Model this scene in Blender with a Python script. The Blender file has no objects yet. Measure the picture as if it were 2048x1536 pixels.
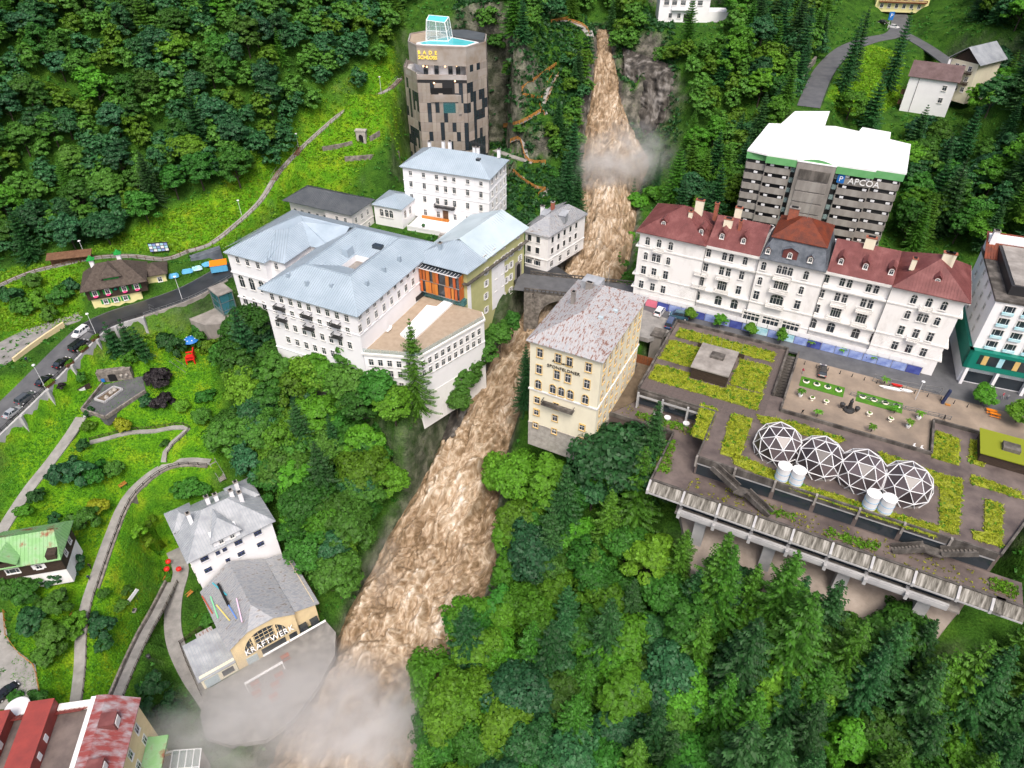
import bpy, bmesh, math, random
import numpy as np
from mathutils import Vector, Matrix
random.seed(7); RNG = np.random.default_rng(11)
SC = bpy.context.scene; COL = SC.collection
# ------------------------------------------------------------------ camera
FPX, PITCH, CAMZ = 1420.0, math.radians(38.9), 100.0
cd = bpy.data.cameras.new('camera'); cam = bpy.data.objects.new('camera', cd); COL.objects.link(cam)
cam.location = (0, 0, CAMZ); cam.rotation_euler = (math.pi/2 - PITCH, 0, 0)
cd.sensor_width = 36.0; cd.lens = 36.0*FPX/2048; cd.clip_start = 1; cd.clip_end = 3000
SC.camera = cam
# ------------------------------------------------------------------ light (overcast day)
W = bpy.data.worlds.new('World'); SC.world = W; W.use_nodes = True
wn = W.node_tree.nodes; wl = W.node_tree.links
sky = wn.new('ShaderNodeTexSky'); sky.sky_type = 'NISHITA'; sky.sun_disc = False
SUN_EL, SUN_AZ = math.radians(58), math.radians(172)
sky.sun_elevation = SUN_EL; sky.sun_rotation = SUN_AZ; sky.air_density = 0.7; sky.dust_density = 6.0; sky.ozone_density = 0.6
wn['Background'].inputs['Strength'].default_value = 0.15
wl.new(sky.outputs[0], wn['Background'].inputs['Color'])
sd = bpy.data.lights.new('sun', 'SUN'); sd.energy = 1.5; sd.angle = math.radians(22); sd.color = (1.0, 0.96, 0.9)
so = bpy.data.objects.new('sun', sd); COL.objects.link(so)
sdir = Vector((math.sin(SUN_AZ)*math.cos(SUN_EL), math.cos(SUN_AZ)*math.cos(SUN_EL), math.sin(SUN_EL)))
so.rotation_euler = sdir.to_track_quat('Z', 'Y').to_euler(); so.location = (0, 0, 300)
SC.view_settings.view_transform = 'Standard'; SC.view_settings.look = 'None'
SC.view_settings.exposure = 0.45; SC.view_settings.gamma = 1.0; SC.view_settings.use_curve_mapping = False
SC.render.engine = 'CYCLES'
cy = SC.cycles
cy.use_denoising = True; cy.max_bounces = 6; cy.diffuse_bounces = 3; cy.glossy_bounces = 3; cy.transmission_bounces = 4
cy.volume_bounces = 5; cy.transparent_max_bounces = 12; cy.volume_step_rate = 1.0; cy.volume_max_steps = 128
cy.use_adaptive_sampling = True; cy.adaptive_threshold = 0.02
# ------------------------------------------------------------------ geometry of the view: photo pixel + height -> place
CT, ST = math.cos(PITCH), math.sin(PITCH)
def RAY(px, py):
    b = -(py-768)/FPX
    return Vector(((px-1024)/FPX, CT+b*ST, -ST+b*CT))
def P(px, py, z):
    d = RAY(px, py); t = (z-CAMZ)/d.z
    return Vector((d.x*t, d.y*t, z))
def PXY(px, py, z):
    p = P(px, py, z); return (p.x, p.y)
# ------------------------------------------------------------------ mesh building
class MB:
    def __init__(s): s.v = []; s.f = []; s.m = []
    def poly(s, pts, m=0):
        i = len(s.v); s.v += [tuple(p) for p in pts]; s.f.append(tuple(range(i, i+len(pts)))); s.m.append(m); return s
    def box(s, x0, x1, y0, y1, z0, z1, m=0):
        i = len(s.v)
        s.v += [(x0,y0,z0),(x1,y0,z0),(x1,y1,z0),(x0,y1,z0),(x0,y0,z1),(x1,y0,z1),(x1,y1,z1),(x0,y1,z1)]
        for q in ((0,3,2,1),(4,5,6,7),(0,1,5,4),(1,2,6,5),(2,3,7,6),(3,0,4,7)):
            s.f.append(tuple(i+k for k in q)); s.m.append(m)
        return s
    def bar(s, a, b, w, h, m=0, up=(0,0,1)):          # box beam from a to b, width w, height h centred
        a = Vector(a); b = Vector(b); d = (b-a)
        if d.length < 1e-6: return s
        d.normalize(); u = Vector(up)
        if abs(d.dot(u)) > .98: u = Vector((1,0,0))
        r = d.cross(u).normalized(); u = r.cross(d).normalized()
        i = len(s.v)
        for p in (a, b):
            for (q, t) in ((-1,-1),(1,-1),(1,1),(-1,1)):
                s.v.append(tuple(p + r*(q*w/2) + u*(t*h/2)))
        for q in ((0,1,2,3),(7,6,5,4),(0,4,5,1),(1,5,6,2),(2,6,7,3),(3,7,4,0)):
            s.f.append(tuple(i+k for k in q)); s.m.append(m)
        return s
    def prism(s, pts, z0, z1, m=0, mtop=None, bottom=True):   # pts CCW
        n = len(pts); i = len(s.v)
        Z0 = z0 if hasattr(z0, '__len__') else [z0]*n; Z1 = z1 if hasattr(z1, '__len__') else [z1]*n
        s.v += [(p[0],p[1],Z0[k]) for k, p in enumerate(pts)] + [(p[0],p[1],Z1[k]) for k, p in enumerate(pts)]
        for k in range(n):
            j = (k+1) % n; s.f.append((i+k, i+j, i+n+j, i+n+k)); s.m.append(m)
        s.f.append(tuple(i+n+k for k in range(n))); s.m.append(m if mtop is None else mtop)
        if bottom: s.f.append(tuple(i+k for k in reversed(range(n)))); s.m.append(m)
        return s
    def tube(s, pts, rad, n=6, m=0, cap=True):
        pts = [Vector(p) for p in pts]; R = rad if hasattr(rad, '__len__') else [rad]*len(pts)
        rings = []
        for k, p in enumerate(pts):
            d = (pts[min(k+1, len(pts)-1)] - pts[max(k-1, 0)]).normalized()
            u = Vector((0,0,1)) if abs(d.z) < .9 else Vector((1,0,0))
            a = d.cross(u).normalized(); b = a.cross(d).normalized()
            i = len(s.v)
            for q in range(n):
                t = 2*math.pi*q/n; s.v.append(tuple(p + a*(math.cos(t)*R[k]) + b*(math.sin(t)*R[k])))
            rings.append(i)
        for k in range(len(rings)-1):
            for q in range(n):
                j = (q+1) % n; s.f.append((rings[k]+q, rings[k]+j, rings[k+1]+j, rings[k+1]+q)); s.m.append(m)
        if cap:
            s.f.append(tuple(rings[0]+q for q in reversed(range(n)))); s.m.append(m)
            s.f.append(tuple(rings[-1]+q for q in range(n))); s.m.append(m)
        return s
    def lathe(s, c, prof, n=12, m=0):                  # prof: [(r,z)], closed at ends
        rings = []
        for r, z in prof:
            i = len(s.v)
            for q in range(n):
                t = 2*math.pi*q/n; s.v.append((c[0]+r*math.cos(t), c[1]+r*math.sin(t), c[2]+z))
            rings.append(i)
        for k in range(len(rings)-1):
            for q in range(n):
                j = (q+1) % n; s.f.append((rings[k]+q, rings[k]+j, rings[k+1]+j, rings[k+1]+q)); s.m.append(m)
        s.f.append(tuple(rings[0]+q for q in reversed(range(n)))); s.m.append(m)
        s.f.append(tuple(rings[-1]+q for q in range(n))); s.m.append(m)
        return s
    def mesh(s, name, mats, smooth=False):
        me = bpy.data.meshes.new(name); me.from_pydata(s.v, [], s.f)
        mats = mats if isinstance(mats, (list, tuple)) else [mats]
        for mm in mats: me.materials.append(M[mm] if isinstance(mm, str) else mm)
        if len(mats) > 1: me.polygons.foreach_set('material_index', s.m)
        if smooth: me.polygons.foreach_set('use_smooth', [True]*len(s.f))
        me.update(); return me
    def build(s, name, mats, parent=None, smooth=False, kind=None):
        return obj(name, s.mesh(name, mats, smooth), parent, kind=kind)
def obj(name, me, parent=None, loc=None, rz=0, kind=None):
    o = bpy.data.objects.new(name, me); COL.objects.link(o)
    if parent is not None: o.parent = parent
    if loc is not None: o.location = loc
    if rz: o.rotation_euler = (0, 0, rz)
    if kind: o['kind'] = kind
    return o
def tag(o, label, cat, group=None):
    o['label'] = label; o['category'] = cat
    if group: o['group'] = group
    return o
def thing(name, label, cat, loc=(0,0,0), rz=0, group=None):
    o = bpy.data.objects.new(name, None); COL.objects.link(o); o.empty_display_size = .5
    o.location = loc; o.rotation_euler = (0, 0, rz)
    return tag(o, label, cat, group)
def copy_tree(o, parent=None):
    c = o.copy(); COL.objects.link(c)
    if parent is not None: c.parent = parent
    for ch in list(o.children): copy_tree(ch, c)
    return c
# ------------------------------------------------------------------ materials
M = {}
def nd(nt, t, **kw):
    n = nt.nodes.new(t)
    for k, v in kw.items(): setattr(n, k, v)
    return n
def mat(name, col, rough=.7, col2=None, scale=1.0, col3=None, bump=0, bscale=None, spec=.3, metal=0, alpha=1, stretch=(1,1,1), detail=4, objrand=0, contrast=(.35,.65), emit=None, island=0, trans=0, coord='Object', coat=0):
    m = bpy.data.materials.new(name); m.use_nodes = True; nt = m.node_tree; b = nt.nodes['Principled BSDF']
    b.inputs['Roughness'].default_value = rough; b.inputs['Specular IOR Level'].default_value = spec; b.inputs['Metallic'].default_value = metal
    L = nt.links
    out = None
    tc = nd(nt, 'ShaderNodeTexCoord'); mp = nd(nt, 'ShaderNodeMapping'); mp.inputs['Scale'].default_value = stretch
    L.new(tc.outputs[coord], mp.inputs['Vector'])
    if col2 is not None:
        nz = nd(nt, 'ShaderNodeTexNoise'); nz.inputs['Scale'].default_value = scale; nz.inputs['Detail'].default_value = detail; nz.inputs['Roughness'].default_value = .62
        L.new(mp.outputs[0], nz.inputs['Vector'])
        cr = nd(nt, 'ShaderNodeValToRGB'); e = cr.color_ramp.elements
        e[0].position = contrast[0]; e[1].position = contrast[1]; e[0].color = (*col, 1); e[1].color = (*col2, 1)
        if col3 is not None:
            k = e.new((contrast[0]+contrast[1])/2); k.color = (*col3, 1)
        L.new(nz.outputs[0], cr.inputs[0]); out = cr.outputs[0]
    if objrand or island:
        hs = nd(nt, 'ShaderNodeHueSaturation')
        if out is not None: L.new(out, hs.inputs['Color'])
        else: hs.inputs['Color'].default_value = (*col, 1)
        src = None
        if objrand:
            oi = nd(nt, 'ShaderNodeObjectInfo'); src = oi.outputs['Random']; amt = objrand
            mr = nd(nt, 'ShaderNodeMapRange'); mr.inputs['To Min'].default_value = 1-amt; mr.inputs['To Max'].default_value = 1+amt
            L.new(src, mr.inputs['Value']); val = mr.outputs[0]
            mh = nd(nt, 'ShaderNodeMath', operation='MULTIPLY'); mh.inputs[1].default_value = 7.31
            L.new(src, mh.inputs[0]); fr = nd(nt, 'ShaderNodeMath', operation='FRACT'); L.new(mh.outputs[0], fr.inputs[0])
            mr2 = nd(nt, 'ShaderNodeMapRange'); mr2.inputs['To Min'].default_value = .5-amt*.055; mr2.inputs['To Max'].default_value = .5+amt*.055
            L.new(fr.outputs[0], mr2.inputs['Value']); L.new(mr2.outputs[0], hs.inputs['Hue'])
        if island:
            ge = nd(nt, 'ShaderNodeNewGeometry'); mi = nd(nt, 'ShaderNodeMapRange'); mi.inputs['To Min'].default_value = 1-island; mi.inputs['To Max'].default_value = 1+island
            L.new(ge.outputs['Random Per Island'], mi.inputs['Value'])
            if objrand:
                mm = nd(nt, 'ShaderNodeMath', operation='MULTIPLY'); L.new(val, mm.inputs[0]); L.new(mi.outputs[0], mm.inputs[1]); val = mm.outputs[0]
            else: val = mi.outputs[0]
        L.new(val, hs.inputs['Value']); out = hs.outputs[0]
    if out is not None: L.new(out, b.inputs['Base Color'])
    else: b.inputs['Base Color'].default_value = (*col, 1)
    if bump:
        n2 = nd(nt, 'ShaderNodeTexNoise'); n2.inputs['Scale'].default_value = bscale or scale*3; n2.inputs['Detail'].default_value = 5
        L.new(mp.outputs[0], n2.inputs['Vector']); bp = nd(nt, 'ShaderNodeBump'); bp.inputs['Strength'].default_value = min(1, bump); bp.inputs['Distance'].default_value = .1*max(1, bump)
        L.new(n2.outputs[0], bp.inputs['Height']); L.new(bp.outputs[0], b.inputs['Normal'])
    if emit: b.inputs['Emission Color'].default_value = (*emit[:3], 1); b.inputs['Emission Strength'].default_value = emit[3]
    if alpha < 1: b.inputs['Alpha'].default_value = alpha
    if coat: b.inputs['Coat Weight'].default_value = coat; b.inputs['Coat Roughness'].default_value = .05
    if trans:
        tr = nd(nt, 'ShaderNodeBsdfTranslucent'); mx = nd(nt, 'ShaderNodeMixShader'); mx.inputs[0].default_value = trans
        if out is not None: L.new(out, tr.inputs['Color'])
        else: tr.inputs['Color'].default_value = (*col, 1)
        L.new(b.outputs[0], mx.inputs[1]); L.new(tr.outputs[0], mx.inputs[2]); L.new(mx.outputs[0], nt.nodes['Material Output'].inputs['Surface'])
    M[name] = m; return m
# vegetation
mat('leaf', (.052,.165,.020), .55, objrand=.34, island=.35, trans=.28, spec=.25)
mat('leaf_bright', (.095,.25,.018), .55, objrand=.28, island=.35, trans=.32, spec=.25)
mat('leaf_dark', (.028,.108,.034), .5, objrand=.3, island=.4, trans=.22, spec=.3)
mat('needle', (.022,.088,.020), .55, objrand=.3, island=.4, trans=.14, spec=.25)
mat('needle_light', (.055,.165,.014), .55, objrand=.25, island=.4, trans=.18, spec=.25)
mat('yellow_leaf', (.28,.33,.015), .55, island=.3, trans=.3)
mat('purple_leaf', (.022,.018,.02), .5, island=.4, trans=.1)
mat('herb', (.12,.27,.012), .6, objrand=.3, island=.4, trans=.3)
mat('dry_grass', (.37,.42,.03), .7, objrand=.35, island=.45, trans=.3)
mat('bark', (.045,.034,.025), .9, (.09,.075,.06), 3, bump=.6)
# ground
mat('rock', (.020,.019,.018), .85, (.24,.225,.21), .32, col3=(.065,.058,.05), bump=2.5, bscale=.7, stretch=(1,1,.22), detail=8, contrast=(.36,.66))
mat('asphalt', (.085,.088,.095), .62, (.125,.128,.135), .35, bump=.15, bscale=8, detail=6)
mat('asphalt_wet', (.028,.030,.034), .38, (.045,.047,.052), .3, bump=.1, bscale=8)
mat('gravel', (.19,.185,.18), .95, (.30,.29,.275), .5, bump=.5, bscale=6, detail=8)
mat('paving', (.19,.155,.125), .8, (.33,.265,.205), .13, col3=(.25,.20,.155), bump=.2, bscale=5, detail=8)
mat('paving_wet', (.085,.068,.065), .55, (.18,.145,.13), .2, bump=.2, bscale=4, detail=8)
mat('path', (.22,.215,.20), .9, (.33,.32,.30), .4, bump=.3, bscale=6, detail=6)
mat('sand', (.28,.235,.20), .95, (.40,.345,.30), .3, bump=.5, bscale=3, detail=8)
mat('dry_turf', (.13,.17,.02), .95, (.30,.33,.035), .8, bump=.6, bscale=6, detail=8)
mat('soil', (.10,.075,.05), .95, (.17,.13,.09), .5, bump=.6, bscale=4)
mat('lawn', (.045,.16,.012), .9, (.085,.22,.014), .5, bump=.5, bscale=10)
# masonry and metal
mat('plaster', (.86,.86,.88), .85, (.80,.80,.82), .35, bump=.06, bscale=6, detail=7, contrast=(.4,.75))
mat('plaster_old', (.84,.83,.82), .88, (.62,.60,.57), .5, bump=.1, bscale=5, detail=9, contrast=(.5,.85), stretch=(1,1,.4))
mat('cream', (.82,.77,.60), .85, (.72,.67,.52), .4, bump=.08, bscale=5, detail=8, contrast=(.45,.8), stretch=(1,1,.4))
mat('ochre', (.68,.47,.17), .85, (.58,.40,.15), .8)
mat('peach', (.74,.60,.36), .85, (.66,.53,.32), .6)
mat('yellow_wall', (.80,.74,.36), .85, (.74,.68,.33), .6)
mat('olive_wall', (.50,.50,.24), .85, (.44,.44,.21), .5)
mat('pink_white', (.80,.76,.75), .85, (.74,.70,.69), .5)
mat('trim', (.80,.79,.77), .8, (.66,.65,.62), .7)
mat('white_paint', (.82,.82,.82), .5)
mat('white_sheet', (.88,.885,.89), .45, (.80,.81,.82), .12)
mat('concrete', (.20,.185,.17), .9, (.34,.32,.295), .35, col3=(.27,.25,.23), bump=.25, bscale=5, detail=9, stretch=(1,1,.35))
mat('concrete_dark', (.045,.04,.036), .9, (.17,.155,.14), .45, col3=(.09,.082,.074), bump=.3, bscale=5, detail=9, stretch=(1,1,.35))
mat('concrete_light', (.36,.36,.37), .85, (.48,.48,.48), .3, bump=.15, bscale=5, detail=8)
mat('concrete_streak', (.06,.055,.045), .9, (.40,.385,.35), 1.6, col3=(.20,.19,.165), bump=.2, bscale=5, detail=8, stretch=(1,.12,.12), contrast=(.38,.64))
mat('stone', (.10,.09,.08), .9, (.30,.27,.24), .8, col3=(.19,.17,.15), bump=1, bscale=2.2, detail=8)
mat('stone_light', (.30,.28,.25), .9, (.46,.43,.39), .8, bump=.8, bscale=2.2, detail=8)
mat('zinc', (.29,.365,.43), .42, (.38,.46,.53), .15, spec=.5, detail=5, objrand=.03)
mat('zinc_pale', (.40,.49,.53), .4, (.50,.59,.63), .12, spec=.5)
mat('zinc_dark', (.065,.075,.085), .5, (.10,.11,.12), .3, spec=.4)
mat('tin_grey', (.24,.255,.28), .5, (.40,.415,.44), .35, col3=(.32,.34,.36), spec=.4, detail=8)
mat('tin_rust', (.33,.345,.37), .55, (.20,.10,.075), 1.5, col3=(.42,.415,.42), spec=.35, detail=10, contrast=(.39,.62), stretch=(1.8,.5,1))
mat('tin_rust2', (.27,.285,.31), .55, (.17,.13,.105), 1.1, col3=(.36,.37,.385), spec=.35, detail=10, contrast=(.40,.70), stretch=(.6,1.6,1))
mat('tin_red', (.13,.042,.040), .5, (.22,.085,.08), .35, col3=(.165,.055,.052), spec=.35, detail=9)
mat('tin_red2', (.20,.045,.018), .55, (.10,.03,.02), .6, spec=.3, detail=9)
mat('tin_brightred', (.30,.055,.045), .5, (.22,.045,.04), .5, spec=.35, detail=8)
mat('tin_pink', (.26,.06,.055), .5, (.36,.34,.36), .55, spec=.35, detail=8, contrast=(.42,.66), stretch=(.5,1.5,1))
mat('tin_green', (.20,.40,.16), .6, (.24,.09,.045), .34, col3=(.25,.42,.22), spec=.3, detail=8, contrast=(.46,.66))
mat('slate', (.08,.095,.115), .5, (.16,.18,.21), .6, spec=.4, detail=8)
mat('shingle', (.055,.042,.035), .85, (.10,.08,.065), 1.5, bump=.5, bscale=6, detail=6)
mat('brown_tin', (.10,.062,.060), .5, (.15,.10,.10), .5)
mat('brick', (.38,.12,.07), .85, (.26,.10,.07), 2.0)
mat('glass', (.025,.035,.045), .08, spec=.8)
mat('glass_teal', (.05,.20,.22), .08, spec=.9, alpha=.62)
mat('glass_clear', (.45,.62,.62), .05, spec=.8, alpha=.28)
mat('glass_brown', (.075,.060,.064), .28, spec=.45, objrand=.55)
mat('zinc_seam', (.26,.30,.34), .5)
mat('frame', (.80,.80,.80), .5)
mat('frame_dark', (.03,.03,.032), .5)
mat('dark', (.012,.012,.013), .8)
mat('metal', (.30,.31,.32), .4, metal=.6)
mat('metal_white', (.72,.73,.75), .4, spec=.5)
mat('metal_dark', (.05,.05,.052), .5, metal=.3)
mat('rust', (.16,.055,.025), .85, (.28,.10,.04), 1.2, detail=8)
mat('wood_orange', (.52,.16,.035), .55, (.38,.11,.025), .9, stretch=(2,2,.3), objrand=.25)
mat('wood_bench', (.50,.22,.05), .6, (.40,.17,.04), 2)
mat('wood_rail', (.46,.21,.045), .7, (.36,.16,.04), 2)
mat('wood_dark', (.035,.024,.018), .75, (.065,.045,.033), 1.5, stretch=(1,1,6))
mat('wood_brown', (.11,.055,.03), .75, (.17,.09,.05), 1.5)
mat('tower_panel', (.29,.225,.165), .45, (.47,.44,.425), .10, spec=.5, metal=.15, objrand=.16, detail=4)
mat('pool', (.08,.50,.58), .06, (.12,.58,.66), .3, spec=.6)
mat('deck_wood', (.33,.26,.19), .75, (.40,.32,.24), .8)
mat('green_paint', (.02,.28,.05), .5)
mat('green_fascia', (.12,.36,.13), .5, (.16,.42,.17), .4)
mat('teal_paint', (.01,.19,.14), .4)
mat('blue_paint', (.02,.16,.50), .5)
mat('light_blue', (.12,.42,.68), .5)
mat('red_paint', (.62,.02,.015), .45)
mat('orange_paint', (.75,.22,.01), .5)
mat('yellow_paint', (.80,.50,.01), .5)
mat('sign_gold', (.85,.62,.05), .4, emit=(1,.7,.1,.6))
mat('lamp_warm', (.9,.6,.3), .4, emit=(1,.55,.25,3))
mat('sign_black', (.03,.025,.02), .6)
mat('pipe_turq', (.05,.42,.52), .4); mat('pipe_green', (.22,.66,.34), .4); mat('pipe_yellow', (.75,.62,.18), .4)
mat('pipe_blue', (.12,.25,.62), .4); mat('pipe_pink', (.72,.52,.66), .4); mat('pipe_red', (.45,.10,.05), .5)
mat('skin', (.55,.35,.25), .6); mat('cloth_navy', (.02,.03,.08), .8); mat('cloth_red', (.4,.05,.08), .8); mat('cloth_black', (.02,.02,.02), .8); mat('cloth_grey', (.3,.3,.32), .8)
mat('car_white', (.80,.80,.81), .25, coat=1); mat('car_black', (.012,.012,.014), .2, coat=1); mat('car_grey', (.10,.11,.12), .25, coat=1, metal=.3)
mat('car_silver', (.50,.52,.54), .25, coat=1, metal=.4); mat('car_blue', (.02,.05,.14), .25, coat=1); mat('car_teal', (.05,.12,.17), .25, coat=1)
mat('tyre', (.015,.015,.015), .9)
mat('red_light', (.5,.01,.01), .3)
mat('banner_navy', (.03,.035,.22), .6, (.10,.14,.42), .4, detail=7); mat('banner_sky', (.10,.16,.48), .6, (.42,.52,.78), .35, detail=8); mat('banner_pink', (.75,.20,.28), .6)
mat('banner_teal', (.20,.52,.62), .6, (.60,.80,.85), .5)
mat('graffiti', (.85,.85,.86), .8, (.35,.55,.12), .35, col3=(.80,.80,.82), contrast=(.45,.68))
mat('flower_pink', (.70,.06,.22), .7); mat('flower_white', (.80,.74,.62), .7)
# ------------------------------------------------------------------ local frames (town grids)
class Frame:
    def __init__(s, ox, oy, deg):
        s.o = (ox, oy); s.a = math.radians(deg); s.c, s.s = math.cos(s.a), math.sin(s.a)
    def w(s, u, v): return (s.o[0]+u*s.c-v*s.s, s.o[1]+u*s.s+v*s.c)
    def l(s, x, y): x -= s.o[0]; y -= s.o[1]; return (x*s.c+y*s.s, -x*s.s+y*s.c)
    def rect(s, u0, u1, v0, v1): return [s.w(u0,v0), s.w(u1,v0), s.w(u1,v1), s.w(u0,v1)]
FG = Frame(31.8, 159.6, -26.7)        # grand hotel / plaza grid
FE = Frame(-58.9, 142.9, -25.4)       # white hotel grid
# ------------------------------------------------------------------ terrain
X0, X1, Y0, Y1, RES = -250.0, 300.0, 16.0, 420.0, 1.5
CP = [  # photo pixel + height
 # left hill
 (0,520,2),(0,400,13),(0,200,35),(0,0,55),(-350,0,62),(-350,300,30),(-300,520,4),(250,470,4),(250,330,17),(250,150,38),(250,0,54),(512,400,9),(512,250,24),(512,100,41),(512,0,52),
 (440,482,4),(545,375,10.5),(600,300,15),(660,240,20),(800,157,27),(720,300,13),(640,370,8),(700,180,29),(800,60,40),(800,0,46),(960,120,36),(960,0,49),(1030,60,44),(1060,0,48),(760,330,9),(780,400,4),(560,440,4),
 (380,500,3),(300,505,3),(170,520,2),(100,560,0.5),(0,580,1),(0,640,-3.5),(80,660,-3.5),
 # gorge, left bank
 (1180,60,36),(1120,45,38),(1140,100,32),(1105,150,27),(1095,200,22),(1080,250,17.5),(1010,250,16),(1005,300,9),(1040,320,8),(1085,330,6),(1030,370,3.5),(1100,380,3),(1130,410,0),(1150,300,9),(1160,200,21),(1175,130,29),(1000,200,25),(985,330,5),(1135,470,-2),(1120,520,-1),
 # gorge, river
 (1203,70,33),(1205,95,30),(1200,220,16),(1215,300,4),(1228,340,1),(1215,430,-3),(1195,500,-5),(1190,545,-7),
 # gorge, right bank
 (1230,85,33),(1240,115,32),(1290,118,31),(1350,140,28),(1262,250,6),(1290,282,3.5),(1320,330,1),(1330,300,6),(1290,390,-1),(1265,440,-2),(1260,520,-3),(1400,380,3),(1400,260,15),(1400,180,24),(1400,80,36),(1370,38,40),(1300,30,41),(1200,0,43),(1480,300,8),(1480,150,28),(1500,40,38),(1600,20,38),
 # upper right
 (1625,215,27),(1640,150,28),(1690,90,29.5),(1760,70,30),(1830,90,29.5),(1900,125,28),(1700,180,25),(1690,220,22),(1800,220,20),(1760,20,33),(1850,20,34),(1950,60,38),(2048,0,57),(2048,100,43),(2048,300,22),(2400,0,66),(2400,300,30),(1900,300,13),(1850,400,3),(1950,450,7),(2000,380,14),(2300,550,10),(1780,480,-1),(2048,450,12),
 # street level
 (1040,560,0),(1090,545,0),(1270,600,0),(1330,640,0),(1500,660,0),(1700,720,0),(1900,760,0),(2048,800,0),(2150,900,0),
 # river below the bridge
 (1085,625,-11),(1025,720,-16),(960,850,-25),(905,1000,-34),(885,1130,-41),(815,1270,-47),(750,1400,-51),(690,1536,-54),(600,1800,-57),
 # left bank below the hotels
 (960,680,-9),(905,800,-19),(860,850,-20),(840,900,-25),(800,1000,-33),(760,1080,-38),(700,1180,-43),(640,1260,-46),(600,700,-13),(700,760,-15),(500,720,-13),(470,690,-12),(450,800,-17),(600,900,-25),(520,1000,-30),(650,1050,-33),(720,900,-26),
 # left road and park
 (450,545,-.5),(380,585,-1.2),(300,612,-1.8),(200,640,-3),(110,725,-5),(25,820,-7.5),(-100,960,-10),(120,830,-12),(60,880,-13),(190,760,-11),(300,700,-10),(400,650,-10),(430,700,-11.5),(380,740,-12),(280,780,-12.5),(220,830,-13),(120,930,-15),(20,1040,-17.5),(-150,1100,-15),(300,860,-17),(360,860,-18),(200,930,-18.5),(280,930,-20.5),(420,925,-23),(340,935,-22.5),(250,990,-24),(215,1080,-26),(180,1160,-28),(165,1250,-30),(150,1390,-33),(100,1000,-20),(100,1100,-24),(0,1150,-24),(60,1250,-27),(0,1350,-27),(-150,1400,-24),
 (330,1000,-29),(300,1100,-33),(260,1200,-35),(220,1330,-35.5),(330,1160,-41),(340,1220,-42),(270,1310,-38.5),(235,1390,-35.5),(380,1300,-44),(330,1400,-43),(430,1450,-46),(560,1350,-46),(620,1240,-46),(300,1500,-45),(500,1700,-53),(150,1600,-44),(-100,1700,-38),(545,1100,-41),(450,960,-28),
 # right bank, ravine
 (1060,760,-13),(1045,880,-20),(1030,980,-29),(1010,1100,-36),(960,1220,-42),(900,1350,-46),(860,1500,-50),(1170,910,-14),(1250,900,-13),(1300,1000,-19),(1150,1100,-32),(1150,1250,-38),(1100,1450,-44),(1300,1200,-33),(1300,1450,-42),(1440,1060,-20),(1560,1120,-20),(1700,1180,-20),(1840,1240,-20),(2048,1290,-18),(1500,1250,-28),(1700,1300,-27),(1900,1350,-27),(1500,1500,-39),(1750,1536,-38),(2048,1536,-34),(2300,1300,-14),(2300,1700,-30),(1500,1800,-46),(1000,1800,-52)]
cp = np.array([tuple(P(*c)) for c in CP])
far = np.array([(-250,420,130),(-100,420,118),(0,420,95),(100,420,90),(200,420,95),(300,420,120),(300,300,80),(300,200,45),(300,100,8),(-250,300,95),(-250,230,50),(-250,120,-4),(-200,40,-24),(150,20,-34),(300,20,-20),(0,16,-58),(-60,16,-58)], float)
cp = np.vstack([cp, far])
def rbf_fit(pts):
    d = np.sqrt(((pts[:,None,:2]-pts[None,:,:2])**2).sum(-1)); n = len(pts)
    Amat = np.zeros((n+3, n+3)); Amat[:n,:n] = d - np.eye(n)*0.6
    Amat[:n,n] = 1; Amat[:n,n+1:] = pts[:,:2]; Amat[n,:n] = 1; Amat[n+1:,:n] = pts[:,:2].T
    return np.linalg.solve(Amat, np.concatenate([pts[:,2], np.zeros(3)]))
cw = rbf_fit(cp)
gx = np.arange(X0, X1+.1, RES); gy = np.arange(Y0, Y1+.1, RES); NX, NY = len(gx), len(gy)
GX, GY = np.meshgrid(gx, gy)
def rbf_eval(x, y):
    z = cw[-3] + cw[-2]*x + cw[-1]*y
    for k in range(len(cp)): z = z + cw[k]*np.sqrt((x-cp[k,0])**2+(y-cp[k,1])**2)
    return z
GZ = rbf_eval(GX, GY)
def vnoise(x, y, s, seed):
    r = np.random.default_rng(seed).random((64, 64)); x = x/s; y = y/s
    xi = np.floor(x).astype(int); yi = np.floor(y).astype(int); fx = x-xi; fy = y-yi
    fx = fx*fx*(3-2*fx); fy = fy*fy*(3-2*fy); g = lambda a, b: r[a % 64, b % 64]
    return (g(xi,yi)*(1-fx)+g(xi+1,yi)*fx)*(1-fy)+(g(xi,yi+1)*(1-fx)+g(xi+1,yi+1)*fx)*fy - .5
GZ += 1.6*vnoise(GX, GY, 11, 1) + .8*vnoise(GX, GY, 5, 2) + .4*vnoise(GX, GY, 2.4, 3)
def pdist(poly):          # signed distance to polygon on the grid: negative inside
    x, y = GX, GY; d2 = np.full(x.shape, 1e18); ins = np.zeros(x.shape, bool); n = len(poly)
    for k in range(n):
        ax, ay = poly[k]; bx, by = poly[(k+1) % n]; ex, ey = bx-ax, by-ay
        t = np.clip(((x-ax)*ex+(y-ay)*ey)/(ex*ex+ey*ey+1e-9), 0, 1)
        d2 = np.minimum(d2, (x-ax-t*ex)**2+(y-ay-t*ey)**2)
        c = ((ay > y) != (by > y)) & (x < (bx-ax)*(y-ay)/((by-ay) if by != ay else 1e-9)+ax); ins ^= c
    d = np.sqrt(d2); return np.where(ins, -d, d)
def sstep(t): t = np.clip(t, 0, 1); return t*t*(3-2*t)
def pad(poly, z, margin=3.0):
    global GZ
    k = 1-sstep((pdist(poly)-.8)/margin); GZ = GZ*(1-k)+z*k
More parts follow.
